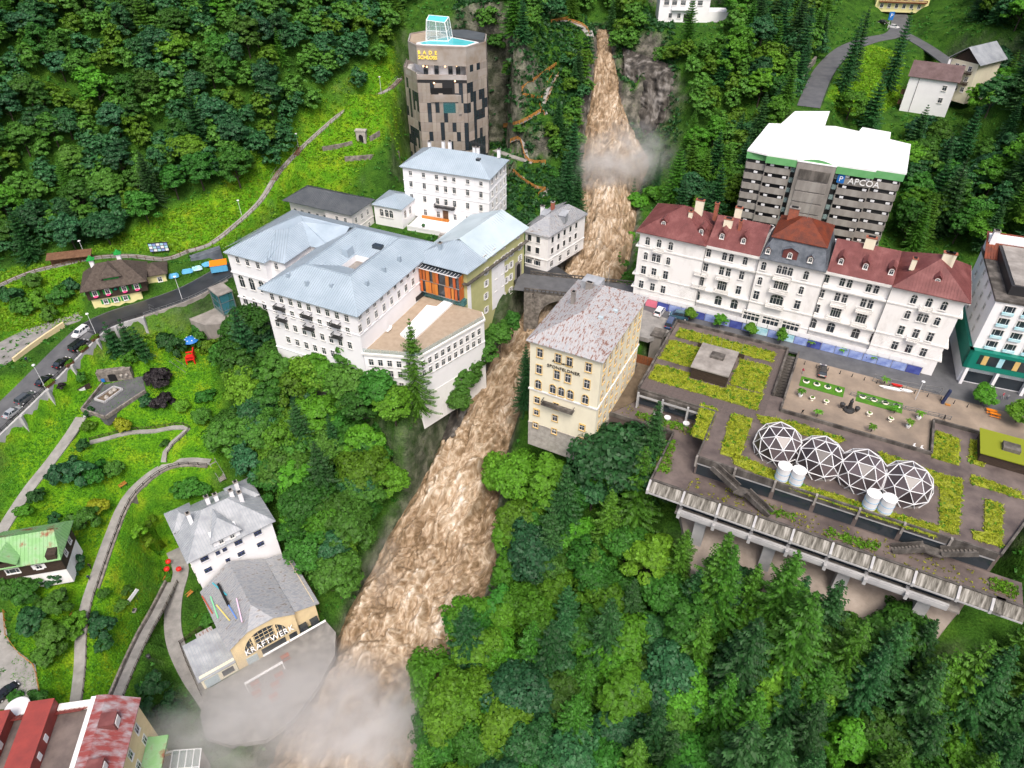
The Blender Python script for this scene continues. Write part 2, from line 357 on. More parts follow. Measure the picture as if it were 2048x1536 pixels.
def pix_poly(pts, z): return [PXY(a, b, z) for a, b in pts]
def road(pts, width, margin=3.0, drop=.12):    # pts: world 3d
    global GZ
    best = np.full(GX.shape, 1e9); zz = np.zeros(GX.shape)
    for a, b in zip(pts[:-1], pts[1:]):
        ex, ey = b[0]-a[0], b[1]-a[1]; t = np.clip(((GX-a[0])*ex+(GY-a[1])*ey)/(ex*ex+ey*ey+1e-9), 0, 1)
        d = np.sqrt((GX-a[0]-t*ex)**2+(GY-a[1]-t*ey)**2); m = d < best
        zz = np.where(m, a[2]+t*(b[2]-a[2]), zz); best = np.where(m, d, best)
    k = 1-sstep((best-width/2-1.1)/margin); GZ = GZ*(1-k)+(zz-drop)*k
def smooth_line(pts, step=1.6):
    pts = [Vector(p) for p in pts]; out = []
    for i in range(len(pts)-1):
        p0, p1, p2, p3 = pts[max(i-1,0)], pts[i], pts[i+1], pts[min(i+2,len(pts)-1)]
        n = max(1, int((p2-p1).length/step))
        for k in range(n):
            t = k/n; out.append(.5*((2*p1)+(p2-p0)*t+(2*p0-5*p1+4*p2-p3)*t*t+(3*p1-p0-3*p2+p3)*t**3))
    out.append(pts[-1]); return out
# street level slabs
PLAZA = [FG.w(-6,-4), FG.w(13,-6), FG.w(14,-34), FG.w(40,-34), FG.w(41,-30), FG.w(74,-30), FG.w(100,-30), FG.w(106,24), FG.w(72,34), FG.w(-2,20)]
pad(PLAZA, -.15, 4)
pad([FG.w(13,-5), FG.w(41,-5), FG.w(88,-28), FG.w(88,-53), FG.w(30,-53), FG.w(26,-40), FG.w(13,-37)], -17.5, 5)      # open space under the congress deck
pad([FG.w(-6,-4), FG.w(12,-4), FG.w(46,-4.5), FG.w(46,-27), FG.w(74,-27), FG.w(100,-27), FG.w(106,24), FG.w(72,34), FG.w(-2,20)], -.15, 1.5)
pad([PXY(1036,575,0), PXY(1130,548,0), PXY(1090,520,0), PXY(1010,530,0), (-16,190), (-60,185), (-80,170), (-70,158), (-20,160)], -.3, 3)
pad([(-70,215), (-40,222), (4,205), (0,180), (-34,178), (-75,190)], 1.5, 4)
pad([FE.w(-21,9), FE.w(28,-1), FE.w(44,-4), FE.w(50,16), FE.w(46,30), FE.w(-21,38)], -12, 2)
pad([(-36.5,218), (-2,214), (-4,270), (-37,270)], .6, 4)
ROADL = [P(470,532,0), P(380,582,-1), P(300,612,-1.6), P(235,632,-2.6), P(185,655,-3.2), P(140,695,-4.2), P(90,745,-5.6), P(40,795,-7), P(-40,870,-9), P(-160,980,-11)]
def side(line, off, dz):
    out = []
    for i, p in enumerate(line):
        d = line[min(i+1,len(line)-1)]-line[max(i-1,0)]; d.z = 0; d.normalize(); out.append(p+Vector((d.y,-d.x,0))*off+Vector((0,0,dz)))
    return out
road(side(smooth_line(ROADL)[18:], -8.0, -6.0), 3.0, 4, 0); road(smooth_line(ROADL), 7, 1.2)
ROADR = [P(1617,214,27.2), P(1628,185,27.5), P(1650,140,28), P(1690,100,29), P(1740,80,29.8), P(1790,68,30), P(1800,40,31), P(1785,5,33), P(1760,-40,36)]
ROADR2 = [P(1795,62,30.1), P(1830,80,29.9), P(1870,105,29), P(1915,140,27.5), P(1960,180,25)]
road(smooth_line(ROADR), 8, 4); road(smooth_line(ROADR2), 6.5, 4)
PATHS = {   # name: (pixel + height list, width)
 'hill':  ([(375,502,3.2),(420,488,4),(470,450,5.5),(520,402,8.5),(552,352,11.8),(575,325,13.5),(603,296,15.3),(640,262,18),(680,228,21),(720,205,23),(775,180,25.5),(800,157,27)], 1.7),
 'left':  ([(-80,610,1.5),(0,570,2),(60,545,2.3),(110,532,2.5),(190,515,3),(260,512,3),(330,518,2.4),(375,502,3.2)], 1.8),
 'park':  ([(162,835,-13.5),(140,870,-14.3),(100,925,-15.3),(60,975,-16.3),(20,1035,-17.5),(-10,1085,-18.5)], 2.6),
 'mid':   ([(420,925,-23),(380,922,-22.7),(340,928,-22.6),(300,950,-23),(262,985,-24),(240,1020,-24.8),(220,1070,-26),(205,1110,-26.8),(188,1160,-28),(172,1210,-29.3),(162,1270,-30.5),(160,1330,-32),(152,1400,-33.2),(140,1460,-34.2)], 2.2),
 'loop':  ([(180,885,-16.7),(220,875,-16.9),(260,865,-17.1),(310,862,-17.4),(345,855,-17.8),(375,858,-18.2),(345,885,-19.6),(330,905,-21),(327,925,-22.4)], 1.3),
 'lower': ([(345,1165,-41),(315,1225,-39.8),(290,1270,-38.9),(262,1330,-37.5),(235,1395,-35.8)], 2.2),
 'court': ([(348,1100,-40),(362,1140,-41.2),(350,1190,-42),(345,1240,-42.6),(352,1290,-43.2),(380,1350,-44),(420,1410,-45),(450,1480,-46.5)], 3.6),
 'gorge': ([(990,300,7),(1030,315,7.6),(1065,325,7)], 2.2),
 'top':   ([(1100,47,38),(1140,42,38.2),(1165,55,37),(1182,75,34.5)], 2.4),
}
PATH3 = {}
for k, (pts, w) in PATHS.items():
    PATH3[k] = smooth_line([P(*p) for p in pts]); road(PATH3[k], w, 2.2)
pad(pix_poly([(165,820),(205,770),(285,755),(292,785),(215,838)], -12.5), -12.5, 2)
pad(pix_poly([(340,1105),(405,1100),(455,1240),(480,1400),(640,1230),(700,1420),(560,1536),(420,1480),(345,1270)], -43.5), -44.5, 4)
pad(pix_poly([(-60,1180),(20,1240),(75,1350),(85,1400),(-60,1420)], -27.5), -27.6, 3)
pad(pix_poly([(0,690),(60,660),(160,625),(150,650),(30,730),(0,750)], -4), -4.2, 2)
pad(pix_poly([(1316,46),(1436,46),(1436,10),(1316,10)], 39), 38, 6)
for k_, (pts_, w_) in PATHS.items(): road(PATH3[k_], w_, 1.2, .18)
road(smooth_line(ROADL), 7, 1.0)
pad([(130,246),(150,232),(166,244),(176,258),(162,284),(140,268)], 17.8, 8)
# river bed
RIV = [  # left px, right px, row py, water height
 (1194,1213,62,34.5),(1196,1221,95,30.5),(1187,1232,150,24),(1182,1243,215,16.5),(1168,1262,270,9.5),(1160,1292,330,1.5),(1168,1270,385,-2),(1160,1266,440,-3.2),(1150,1258,490,-4.6),(1135,1250,545,-6.5),(1095,1200,590,-8.5),(1040,1130,640,-12),
 (1008,1078,690,-15),(978,1062,740,-18),(938,1050,800,-22),(905,1032,860,-26.5),(868,1010,930,-31),(828,1000,1010,-35.5),(785,1006,1080,-39.5),(762,990,1140,-42.5),(718,955,1210,-45.5),(690,920,1280,-48),(655,895,1350,-50.2),(610,872,1420,-52),(560,850,1500,-53.6),(500,840,1600,-55),(430,840,1720,-56),(350,860,1860,-57)]
RL = [P(a, y, z) for a, b, y, z in RIV]; RR = [P(b, y, z) for a, b, y, z in RIV]
RL = smooth_line(RL, 4); RRs = []
def resample(pts, n):
    pts = np.array([tuple(p) for p in pts]); s = np.concatenate([[0], np.cumsum(np.linalg.norm(np.diff(pts, axis=0), axis=1))]); t = np.linspace(0, s[-1], n)
    return np.stack([np.interp(t, s, pts[:,k]) for k in range(3)], 1)
def rowwise(n):
    k = np.linspace(0, len(RIV)-1, n); L0 = np.array([tuple(P(a,y,z)) for a,b,y,z in RIV]); R0 = np.array([tuple(P(b,y,z)) for a,b,y,z in RIV])
    i = np.arange(len(RIV)); f = lambda A: np.stack([np.interp(k, i, A[:,c]) for c in range(3)], 1)
    ker = np.array([.25,.5,.25])
    def sm(A):
        for _ in range(6):
            B = A.copy(); B[1:-1] = .25*A[:-2]+.5*A[1:-1]+.25*A[2:]; A = B
        return A
    return sm(f(L0)), sm(f(R0))
rl, rr = rowwise(120)
mid = [Vector((rl[i]+rr[i])/2) for i in range(120)]; wid = np.linalg.norm(rl-rr, axis=1)
best = np.full(GX.shape, 1e9); zz = np.zeros(GX.shape); ww = np.zeros(GX.shape)
for i in range(119):
    a, b = mid[i], mid[i+1]; ex, ey = b[0]-a[0], b[1]-a[1]; t = np.clip(((GX-a[0])*ex+(GY-a[1])*ey)/(ex*ex+ey*ey+1e-9), 0, 1)
    d = np.sqrt((GX-a[0]-t*ex)**2+(GY-a[1]-t*ey)**2); m = d < best
    zz = np.where(m, a[2]+t*(b[2]-a[2]), zz); ww = np.where(m, wid[i]/2, ww); best = np.where(m, d, best)
k = 1-sstep((best-ww+1.5)/4.0); GZ = GZ*(1-k)+np.minimum(GZ, zz-2.2)*k
RIVD = best-ww                       # distance to water edge
# material mask: 0 wood floor / meadow, 1 rock
gzy, gzx = np.gradient(GZ, RES); SLOPE = np.sqrt(gzx**2+gzy**2)
def hz(x, y):
    fx = (x-X0)/RES; fy = (y-Y0)/RES; i = int(min(max(fx, 0), NX-2)); j = int(min(max(fy, 0), NY-2)); fx -= i; fy -= j
    return float((GZ[j,i]*(1-fx)+GZ[j,i+1]*fx)*(1-fy)+(GZ[j+1,i]*(1-fx)+GZ[j+1,i+1]*fx)*fy)
def hit(px, py):                      # where the line of sight of a photo pixel meets the ground
    d = RAY(px, py); t = 40.0; o = Vector((0,0,CAMZ)); step = 2.0
    while t < 620:
        q = o+d*t
        if q.z < hz(q.x, q.y):
            lo, hi = t-step, t
            for _ in range(12):
                m_ = (lo+hi)/2; q = o+d*m_
                if q.z < hz(q.x, q.y): hi = m_
                else: lo = m_
            q = o+d*hi; return Vector((q.x, q.y, hz(q.x, q.y)))
        t += step
    return None
verts = np.stack([GX, GY, GZ], -1).reshape(-1, 3)
ii = np.arange(NX*NY).reshape(NY, NX)
faces = np.stack([ii[:-1,:-1], ii[:-1,1:], ii[1:,1:], ii[1:,:-1]], -1).reshape(-1, 4)
tm = bpy.data.meshes.new('terrain'); tm.vertices.add(len(verts)); tm.vertices.foreach_set('co', verts.ravel())
tm.loops.add(faces.size); tm.loops.foreach_set('vertex_index', faces.ravel()); tm.polygons.add(len(faces)); tm.polygons.foreach_set('loop_start', np.arange(0, faces.size, 4)); tm.polygons.foreach_set('loop_total', np.full(len(faces), 4))
tm.polygons.foreach_set('use_smooth', [True]*len(faces)); tm.update(); tm.validate()
# masks as colour attributes (what grows where): r rock, g meadow brightness, b bare soil under trees
def inside(pts, z=None, feather=6):
    poly = pts if z is None else pix_poly(pts, z); return 1-sstep((pdist(poly)+feather/2)/feather)
meadow = np.maximum.reduce([
    inside([tuple(hit(*p).xy) for p in ((170,505),(300,440),(440,380),(560,300),(620,200),(700,165),(800,120),(800,320),(700,380),(560,440),(440,500))]),
    inside([tuple(hit(*p).xy) for p in ((0,760),(300,640),(430,660),(450,900),(430,1000),(330,1130),(280,1250),(250,1480),(60,1480),(0,1100))]),
    inside([tuple(hit(*p).xy) for p in ((1650,200),(1720,90),(1800,100),(1800,200),(1740,240))], feather=3), inside([tuple(hit(*p).xy) for p in ((0,545),(160,520),(160,640),(0,680))])])
gorge = np.maximum((1-sstep((RIVD-14)/8))*sstep((GY-170)/20), inside([(-20,195),(45,195),(110,260),(110,330),(-20,330)], feather=12)*.8)
rockm = sstep((SLOPE-(2.1-.95*gorge))/.6)*.9*(.3+.7*gorge)
rockm = rockm*(1-.9*meadow); rockm = np.maximum(rockm, (1-sstep((RIVD-.2)/3.0))*np.where(GY > 172, 1, .7))
va = tm.color_attributes.new('mask', 'FLOAT_COLOR', 'POINT')
va.data.foreach_set('color', np.stack([rockm, meadow, np.zeros_like(meadow), np.ones_like(meadow)], -1).astype(np.float32).ravel())
def terrain_material():
    m = bpy.data.materials.new('ground'); m.use_nodes = True; nt = m.node_tree; L = nt.links; b = nt.nodes['Principled BSDF']; b.inputs['Roughness'].default_value = .95; b.inputs['Specular IOR Level'].default_value = .1
    at = nd(nt, 'ShaderNodeVertexColor'); at.layer_name = 'mask'; sp = nd(nt, 'ShaderNodeSeparateColor'); L.new(at.outputs[0], sp.inputs[0])
    tc = nd(nt, 'ShaderNodeTexCoord')
    def noise(s, d=6):
        n = nd(nt, 'ShaderNodeTexNoise'); n.inputs['Scale'].default_value = s; n.inputs['Detail'].default_value = d; L.new(tc.outputs['Object'], n.inputs['Vector']); return n.outputs[0]
    def ramp(f, *stops):
        r = nd(nt, 'ShaderNodeValToRGB'); e = r.color_ramp.elements
        while len(e) < len(stops): e.new(.5)
        for k, (p, c) in enumerate(stops): e[k].position = p; e[k].color = (*c, 1)
        L.new(f, r.inputs[0]); return r.outputs[0]
    def mix(f, a, c):
        x = nd(nt, 'ShaderNodeMix', data_type='RGBA'); L.new(f, x.inputs[0]); L.new(a, x.inputs[6]); L.new(c, x.inputs[7]); return x.outputs[2]
    wood = ramp(noise(.25), (.3,(.022,.065,.010)), (.55,(.045,.125,.014)), (.75,(.07,.16,.018)))
    grass = ramp(noise(.22), (.3,(.06,.20,.010)), (.5,(.11,.28,.010)), (.62,(.17,.31,.012)), (.78,(.25,.31,.02)))
    fine = ramp(noise(3.0, 8), (.35,(.55,.6,.5)), (.65,(1.15,1.1,1.1)))
    mm = nd(nt, 'ShaderNodeMix', data_type='RGBA', blend_type='MULTIPLY'); mm.inputs[0].default_value = 1
    g = mix(sp.outputs[1], wood, grass); L.new(g, mm.inputs[6]); L.new(fine, mm.inputs[7])
    rock = ramp(noise(.35, 9), (.32,(.03,.028,.026)), (.5,(.11,.10,.09)), (.62,(.22,.20,.175)), (.74,(.07,.09,.03)))
    f = mix(sp.outputs[0], mm.outputs[2], rock); L.new(f, b.inputs['Base Color'])
    bp = nd(nt, 'ShaderNodeBump'); bp.inputs['Strength'].default_value = 1; bp.inputs['Distance'].default_value = .5; L.new(noise(1.6, 9), bp.inputs['Height']); L.new(bp.outputs[0], b.inputs['Normal'])
    M['ground'] = m
terrain_material(); tm.materials.append(M['ground'])
to = obj('terrain', tm, kind='structure')
# ------------------------------------------------------------------ ribbons: roads and paths
def ribbon(name, line, width, m, lift=.05, kind='structure', parent=None, thick=.35):
    mb = MB(); pts = [Vector(p) for p in line]; n = len(pts); rows = []
    for i, p in enumerate(pts):
        d = pts[min(i+1,n-1)]-pts[max(i-1,0)]; d.z = 0; d.normalize(); r = Vector((d.y, -d.x, 0)); w = width[i] if hasattr(width, '__len__') else width
        rows.append((p-r*(w/2), p+r*(w/2)))
    for a, b in rows: mb.v += [(a.x,a.y,a.z+lift), (b.x,b.y,b.z+lift), (a.x,a.y,a.z+lift-thick), (b.x,b.y,b.z+lift-thick)]
    for i in range(n-1):
        k = 4*i; mb.f += [(k,k+1,k+5,k+4), (k,k+4,k+6,k+2), (k+1,k+3,k+7,k+5)]; mb.m += [0,0,0]
    return mb.build(name, m, parent, kind=kind)
LROAD = smooth_line(ROADL)
ribbon('road', LROAD, 7.6, 'asphalt', .04)
ribbon('road', LROAD[:26], 7.0, 'asphalt_wet', .05)
ribbon('road', smooth_line(ROADR), 7.0, 'asphalt', .06); ribbon('road', smooth_line(ROADR2), 5.5, 'asphalt', .064)
for k, (pts, w) in PATHS.items(): ribbon('path', PATH3[k], w, 'gravel' if k in ('court', 'lower') else 'path', .1)
# pavement slabs of the town
MB().prism([FG.w(-8,-1.0), FG.w(12.9,-5.4), FG.w(43.2,-5.4), FG.w(43.2,-7.2), FG.w(110,-7.2), FG.w(112,22), FG.w(70,22), FG.w(71,.2), FG.w(-6,.2)], -.4, 0, 0).build('street', 'asphalt', kind='structure')
MB().prism([FG.w(43.2,-29), FG.w(72,-29), FG.w(72,-20), FG.w(98,-20), FG.w(98,-7.2), FG.w(43.2,-7.2)], -.4, .004, 0).build('plaza', 'paving', kind='structure')
MB().prism([PXY(1045,580,0), PXY(1155,560,0), PXY(1095,520,0), PXY(1040,530,0), (-14,186), (-24,178), (0,170)], -.6, -.02, 0).build('street', 'asphalt_wet', kind='structure')
# ------------------------------------------------------------------ the torrent
def river():
    NS, NT = 620, 84
    L2, R2 = rowwise(NS); t = np.linspace(-.06, 1.06, NT)
    pos = L2[:,None,:]*(1-t[None,:,None]) + R2[:,None,:]*t[None,:,None]
    s = np.concatenate([[0], np.cumsum(np.linalg.norm(np.diff((L2+R2)/2, axis=0), axis=1))])
    Wd = np.linalg.norm(L2-R2, axis=1)
    S = np.repeat(s[:,None], NT, 1); T = t[None,:]*Wd[:,None]
    def n(a, b, sc, seed): return vnoise(a, b, sc, seed)
    wob = 5*n(S, T, 14, 20)+2*n(S, T, 6, 21)
    h = 3.4*np.abs(n(S*.55+wob, T+wob*.8, 4.2, 22))*2 + 2.2*np.abs(n(S*.6-wob, T*1.1+wob*.5, 2.1, 23))*2 + 1.3*np.abs(n(S*.7+wob*.4, T+wob, 1.0, 24))*2 + .7*np.abs(n(S*.8, T-wob*.3, .5, 26))*2 + 3.4*n(S*.6, T, 10, 25)
    edge = np.clip(np.minimum(t+.06, 1.06-t)/.16, 0, 1)[None,:]
    h = h*(.35+.65*edge) + 1.2*np.sin(np.pi*np.clip(t,0,1))[None,:] - .8*(1-edge)
    grad = np.gradient((L2+R2)[:,2]/2, s); ny = np.zeros((NS,3)); d = np.gradient((L2+R2)/2, axis=0); d /= np.linalg.norm(d, axis=1)[:,None]
    up = np.array([0,0,1.0])-d*d[:,2:3]; up /= np.linalg.norm(up, axis=1)[:,None]
    calm = np.where((s > s[-1]*.0), 1.0, 1.0)
    pos = pos + up[:,None,:]*(h*calm[:,None]*np.clip(Wd/14, .35, 1)[:,None])[:,:,None]
    me = bpy.data.meshes.new('river'); nv = NS*NT; me.vertices.add(nv); me.vertices.foreach_set('co', pos.reshape(-1))
    ii = np.arange(nv).reshape(NS, NT); fc = np.stack([ii[:-1,:-1], ii[1:,:-1], ii[1:,1:], ii[:-1,1:]], -1).reshape(-1,4)
    me.loops.add(fc.size); me.loops.foreach_set('vertex_index', fc.ravel()); me.polygons.add(len(fc)); me.polygons.foreach_set('loop_start', np.arange(0, fc.size, 4)); me.polygons.foreach_set('loop_total', np.full(len(fc), 4)); me.polygons.foreach_set('use_smooth', [True]*len(fc))
    uvl = me.uv_layers.new(name='flow'); co = np.stack([S/10, T/10], -1).reshape(-1,2)[fc.ravel()]; uvl.data.foreach_set('uv', co.astype(np.float32).ravel())
    hn = (h-h.min())/(h.max()-h.min()); a = me.color_attributes.new('foam', 'FLOAT_COLOR', 'POINT')
    a.data.foreach_set('color', np.stack([hn,hn,hn,np.ones_like(hn)], -1).astype(np.float32).ravel()); me.update(); me.validate()
    m = bpy.data.materials.new('muddy_water'); m.use_nodes = True; nt = m.node_tree; L = nt.links; b = nt.nodes['Principled BSDF']; b.inputs['Roughness'].default_value = .5
    uv = nd(nt, 'ShaderNodeUVMap'); uv.uv_map = 'flow'; mp = nd(nt, 'ShaderNodeMapping'); mp.inputs['Scale'].default_value = (.55, 1, 1); L.new(uv.outputs[0], mp.inputs[0])
    nz = nd(nt, 'ShaderNodeTexNoise'); nz.inputs['Scale'].default_value = 3.4; nz.inputs['Detail'].default_value = 12; nz.inputs['Roughness'].default_value = .70; nz.inputs['Distortion'].default_value = 2.6; L.new(mp.outputs[0], nz.inputs['Vector'])
    n2 = nd(nt, 'ShaderNodeTexNoise'); n2.inputs['Scale'].default_value = 1.1; n2.inputs['Detail'].default_value = 4; L.new(mp.outputs[0], n2.inputs['Vector'])
    vc = nd(nt, 'ShaderNodeVertexColor'); vc.layer_name = 'foam'; sp = nd(nt, 'ShaderNodeSeparateColor'); L.new(vc.outputs[0], sp.inputs[0])
    def math_(op, x, y):
        q = nd(nt, 'ShaderNodeMath', operation=op)
        for k, v in enumerate((x, y)):
            if isinstance(v, float): q.inputs[k].default_value = v
            else: L.new(v, q.inputs[k])
        return q.outputs[0]
    f = math_('ADD', math_('MULTIPLY', nz.outputs[0], .80), math_('ADD', math_('MULTIPLY', sp.outputs[0], .16), math_('MULTIPLY', n2.outputs[0], .30)))
    r = nd(nt, 'ShaderNodeValToRGB'); e = r.color_ramp.elements; e[0].position = .42; e[0].color = (.075,.048,.024,1); e[1].position = .84; e[1].color = (.76,.71,.64,1)
    for p, c in ((.53,(.165,.112,.062)), (.61,(.285,.20,.12)), (.72,(.48,.385,.28))):
        k = e.new(p); k.color = (*c, 1)
    L.new(f, r.inputs[0]); L.new(r.outputs[0], b.inputs['Base Color'])
    bp = nd(nt, 'ShaderNodeBump'); bp.inputs['Strength'].default_value = .5; bp.inputs['Distance'].default_value = .4; L.new(nz.outputs[0], bp.inputs['Height']); L.new(bp.outputs[0], b.inputs['Normal'])
    me.materials.append(m); obj('river', me, kind='structure')
river()
# ------------------------------------------------------------------ building kit
def arc_pts(w, h, rise, n=8):          # outline of an opening, bottom-left anticlockwise, segmental/round head
    if rise <= 0: return [(-w/2,0),(w/2,0),(w/2,h),(-w/2,h)]
    pts = [(-w/2,0),(w/2,0)]
    for k in range(n+1):
        t = math.pi*k/n; pts.append((w/2*math.cos(t), h-rise+rise*math.sin(t)))
    return pts
_wc = {}
def win_mesh(kind, w, h, surround='trim', frame='frame', glass='glass'):
    key = (kind, w, h, surround, frame, glass)
    if key in _wc: return _wc[key]
    rise = {'arch': w/2, 'seg': w*.28}.get(kind, 0)
    f = MB(); inner = arc_pts(w, h, rise); n = len(inner); t = .13
    outer = [(x*(w+2*t)/w, z if z <= 0 else (z+t if rise == 0 else h-rise+(z-h+rise)*(rise+t)/max(rise,.01) if z > h-rise else z)) for x, z in inner]
    d0, d1 = -.01, -.12
    for k in range(n):                                     # surround ring
        j = (k+1) % n
        if k == 0 : continue
        a, b, c, d = outer[k], outer[j], inner[j], inner[k]
        f.poly([(a[0],d1,a[1]),(d[0],d1,d[1]),(c[0],d1,c[1]),(b[0],d1,b[1])][::-1], 0)
        f.poly([(d[0],d1,d[1]),(d[0],d0,d[1]),(c[0],d0,c[1]),(c[0],d1,c[1])][::-1], 0)
        f.poly([(a[0],d1,a[1]),(b[0],d1,b[1]),(b[0],d0,b[1]),(a[0],d0,a[1])][::-1], 0)
    f.box(-w/2-.16, w/2+.16, -.24, 0, -.16, 0, 0)          # sill
    b = .05
    f.box(-w/2, -w/2+b, -.07, -.02, 0, h-rise, 1); f.box(w/2-b, w/2, -.07, -.02, 0, h-rise, 1); f.box(-w/2+b, w/2-b, -.07, -.02, 0, b, 1)
    if kind != 'dark':
        f.box(-b/2, b/2, -.075, -.02, b, h-(.05 if rise else b), 1); f.box(-w/2+b, w/2-b, -.072, -.02, h*.66-b/2, h*.66+b/2, 1)
    if w > 1.7:
        for q in (-.25, .25): f.box(w*q-b/2, w*q+b/2, -.074, -.02, b, (h-rise*.4)-b, 1)
    if not rise: f.box(-w/2+b, w/2-b, -.07, -.02, h-b, h, 1)
    if kind == 'shutter':
        for sx in (-1, 1):
            x0 = sx*(w/2+.15); x1 = sx*(w/2+.15+w*.48); f.box(min(x0,x1), max(x0,x1), -.10, -.02, 0, h, 2)
    fm = f.mesh('window', [surround, frame, 'white_paint' if glass != 'shutgreen' else 'green_paint'])
    pm = MB().poly([(x, -.03, z) for x, z in inner]).mesh('pane', 'glass' if glass == 'shutgreen' else glass)
    _wc[key] = (fm, pm); return _wc[key]
BLDS = []
SEAM = {'zinc': 'zinc_seam', 'zinc_pale': 'zinc_seam', 'tin_grey': 'zinc_seam'}
class Bld:
    def __init__(s, name, label, ox, oy, zb, deg, fp, h, wall, cat='building', wallname='wall', z0=0, group=None):
        s.fr = Frame(ox, oy, deg); s.zb = zb; s.fp = fp; s.h = h; BLDS.append(s)
        s.root = thing(name, label, cat, (ox, oy, zb), s.fr.a, group)
        s.wall = MB().prism(fp, z0, h).build(wallname, wall, s.root)
    def edge(s, i): return Vector(s.fp[i]), Vector(s.fp[(i+1) % len(s.fp)])
    def pix(s, i, px, py, off=0):                       # photo pixel -> (u, z) on wall plane i
        a, b = s.edge(i); aw = Vector(s.fr.w(*a)); bw = Vector(s.fr.w(*b)); d = (bw-aw).normalized(); nrm = Vector((d.y, -d.x)); aw = aw+nrm*off
        r = RAY(px, py); t = (aw.dot(nrm))/(r.x*nrm.x+r.y*nrm.y); q = Vector((r.x*t, r.y*t)); return (q-aw).dot(d), CAMZ+r.z*t-s.zb
    def at(s, i, u, z, off=0):
        a, b = s.edge(i); d = (b-a).normalized(); nrm = Vector((d.y, -d.x)); p = a+d*u+nrm*off
        return Vector((p.x, p.y, z)), math.atan2(d.y, d.x)
    def win(s, i, u, z, kind='rect', w=1.1, h=1.9, sur='trim', fr='frame', gl='glass', parent=None, off=0):   # z = centre
        fm, pm = win_mesh(kind, w, h, sur, fr, gl); p, r = s.at(i, u, z-h/2, off)
        o = obj('window', fm, parent or s.root, p, r); obj('pane', pm, o); return o
    def row(s, i, pts, kind='rect', w=1.1, h=1.9, n=None, org=None, k=3.0, off=0, **kw):
        q = [(org[0]+x/k, org[1]+y/k) if org else (x, y) for x, y in pts]; uz = [s.pix(i, x, y, off) for x, y in q]
        z = sorted(z for _, z in uz)[len(uz)//2]
        us = [u for u, _ in uz] if n is None else [uz[0][0]+(uz[1][0]-uz[0][0])*j/(n-1) for j in range(n)]
        return [s.win(i, u, z, kind, w, h, off=off, **kw) for u in us]
    def grid(s, i, us, zs, kind='rect', w=1.1, h=1.9, **kw):
        for z in zs:
            for u in us: s.win(i, u, z, kind, w, h, **kw)
    def bands(s, zs, m='trim', h=.3, out=.18, name='cornice'):
        for z in zs: ring(MB(), s.fp, z, h, out).build(name, m, s.root)
    def roof(s, polys, m, rib=.6, name='roof', thick=.16, ribm=None, parent=None):
        mb = MB(); rb = MB()
        for p in polys: slab(mb, p, thick); ribs(rb, p, rib) if rib else None
        o = mb.build(name, m, parent or s.root)
        if rib and rb.f:
            r = rb.build('standing_seams', ribm or SEAM.get(m, m), o); r['kind'] = 'stuff'
        s.r = o; return o
    def hip(s, x0, x1, y0, y1, z, hh, m, axis=None, inset=None, rib=.6, over=.5, **kw):
        return s.roof(hip_polys(x0-over, x1+over, y0-over, y1+over, z, hh, axis, inset), m, rib, **kw)
    def chimney(s, x, y, z0, z1, w=.8, d=.8, m='plaster', cap='concrete', parent=None):
        c = MB().box(x-w/2, x+w/2, y-d/2, y+d/2, z0, z1).box(x-w/2-.1, x+w/2+.1, y-d/2-.1, y+d/2+.1, z1, z1+.18, 1).box(x-w/3, x+w/3, y-d/3, y+d/3, z1+.18, z1+.4, 2)
        return c.build('chimney', [m, cap, 'dark'], parent or s.r)
    def chimpix(s, px, py, y, zbase, htop, **kw):      # chimney top seen at a pixel, standing on local line y
        a = Vector(s.fr.w(0, y)); b = Vector(s.fr.w(1, y)); d = b-a; nrm = Vector((d.y, -d.x)); r = RAY(px, py); t = a.dot(nrm)/(r.x*nrm.x+r.y*nrm.y)
        x, _ = s.fr.l(r.x*t, r.y*t); return s.chimney(x, y, zbase, htop, **kw)
def offset(pts, d):
    n = len(pts); out = []
    for k in range(n):
        a, b, c = Vector(pts[k-1]), Vector(pts[k]), Vector(pts[(k+1) % n]); e1 = (b-a).normalized(); e2 = (c-b).normalized()
        n1 = Vector((e1.y,-e1.x)); n2 = Vector((e2.y,-e2.x)); m = (n1+n2); m = m/max(.3, (1+n1.dot(n2))); p = b+m*d; out.append((p.x, p.y))
    return out
def ring(mb, pts, z, h, out, m=0, inn=.05):
    o = offset(pts, out); i = offset(pts, -inn); n = len(pts); b = len(mb.v)
    mb.v += [(p[0],p[1],z) for p in o]+[(p[0],p[1],z+h) for p in o]+[(p[0],p[1],z+h) for p in i]+[(p[0],p[1],z) for p in i]
    for k in range(n):
        j = (k+1) % n
        for q in range(4): mb.f.append((b+q*n+k, b+q*n+j, b+((q+1)%4)*n+j, b+((q+1)%4)*n+k)); mb.m.append(m)
    return mb
def slab(mb, poly, t, m=0):
    p = [Vector(q) for q in poly]; n = len(p); b = len(mb.v)
    mb.v += [tuple(q) for q in p]+[(q.x,q.y,q.z-t) for q in p]
    mb.f.append(tuple(range(b, b+n))); mb.m.append(m); mb.f.append(tuple(b+n+k for k in reversed(range(n)))); mb.m.append(m)
    for k in range(n):
        j = (k+1) % n; mb.f.append((b+k, b+n+k, b+n+j, b+j)); mb.m.append(m)
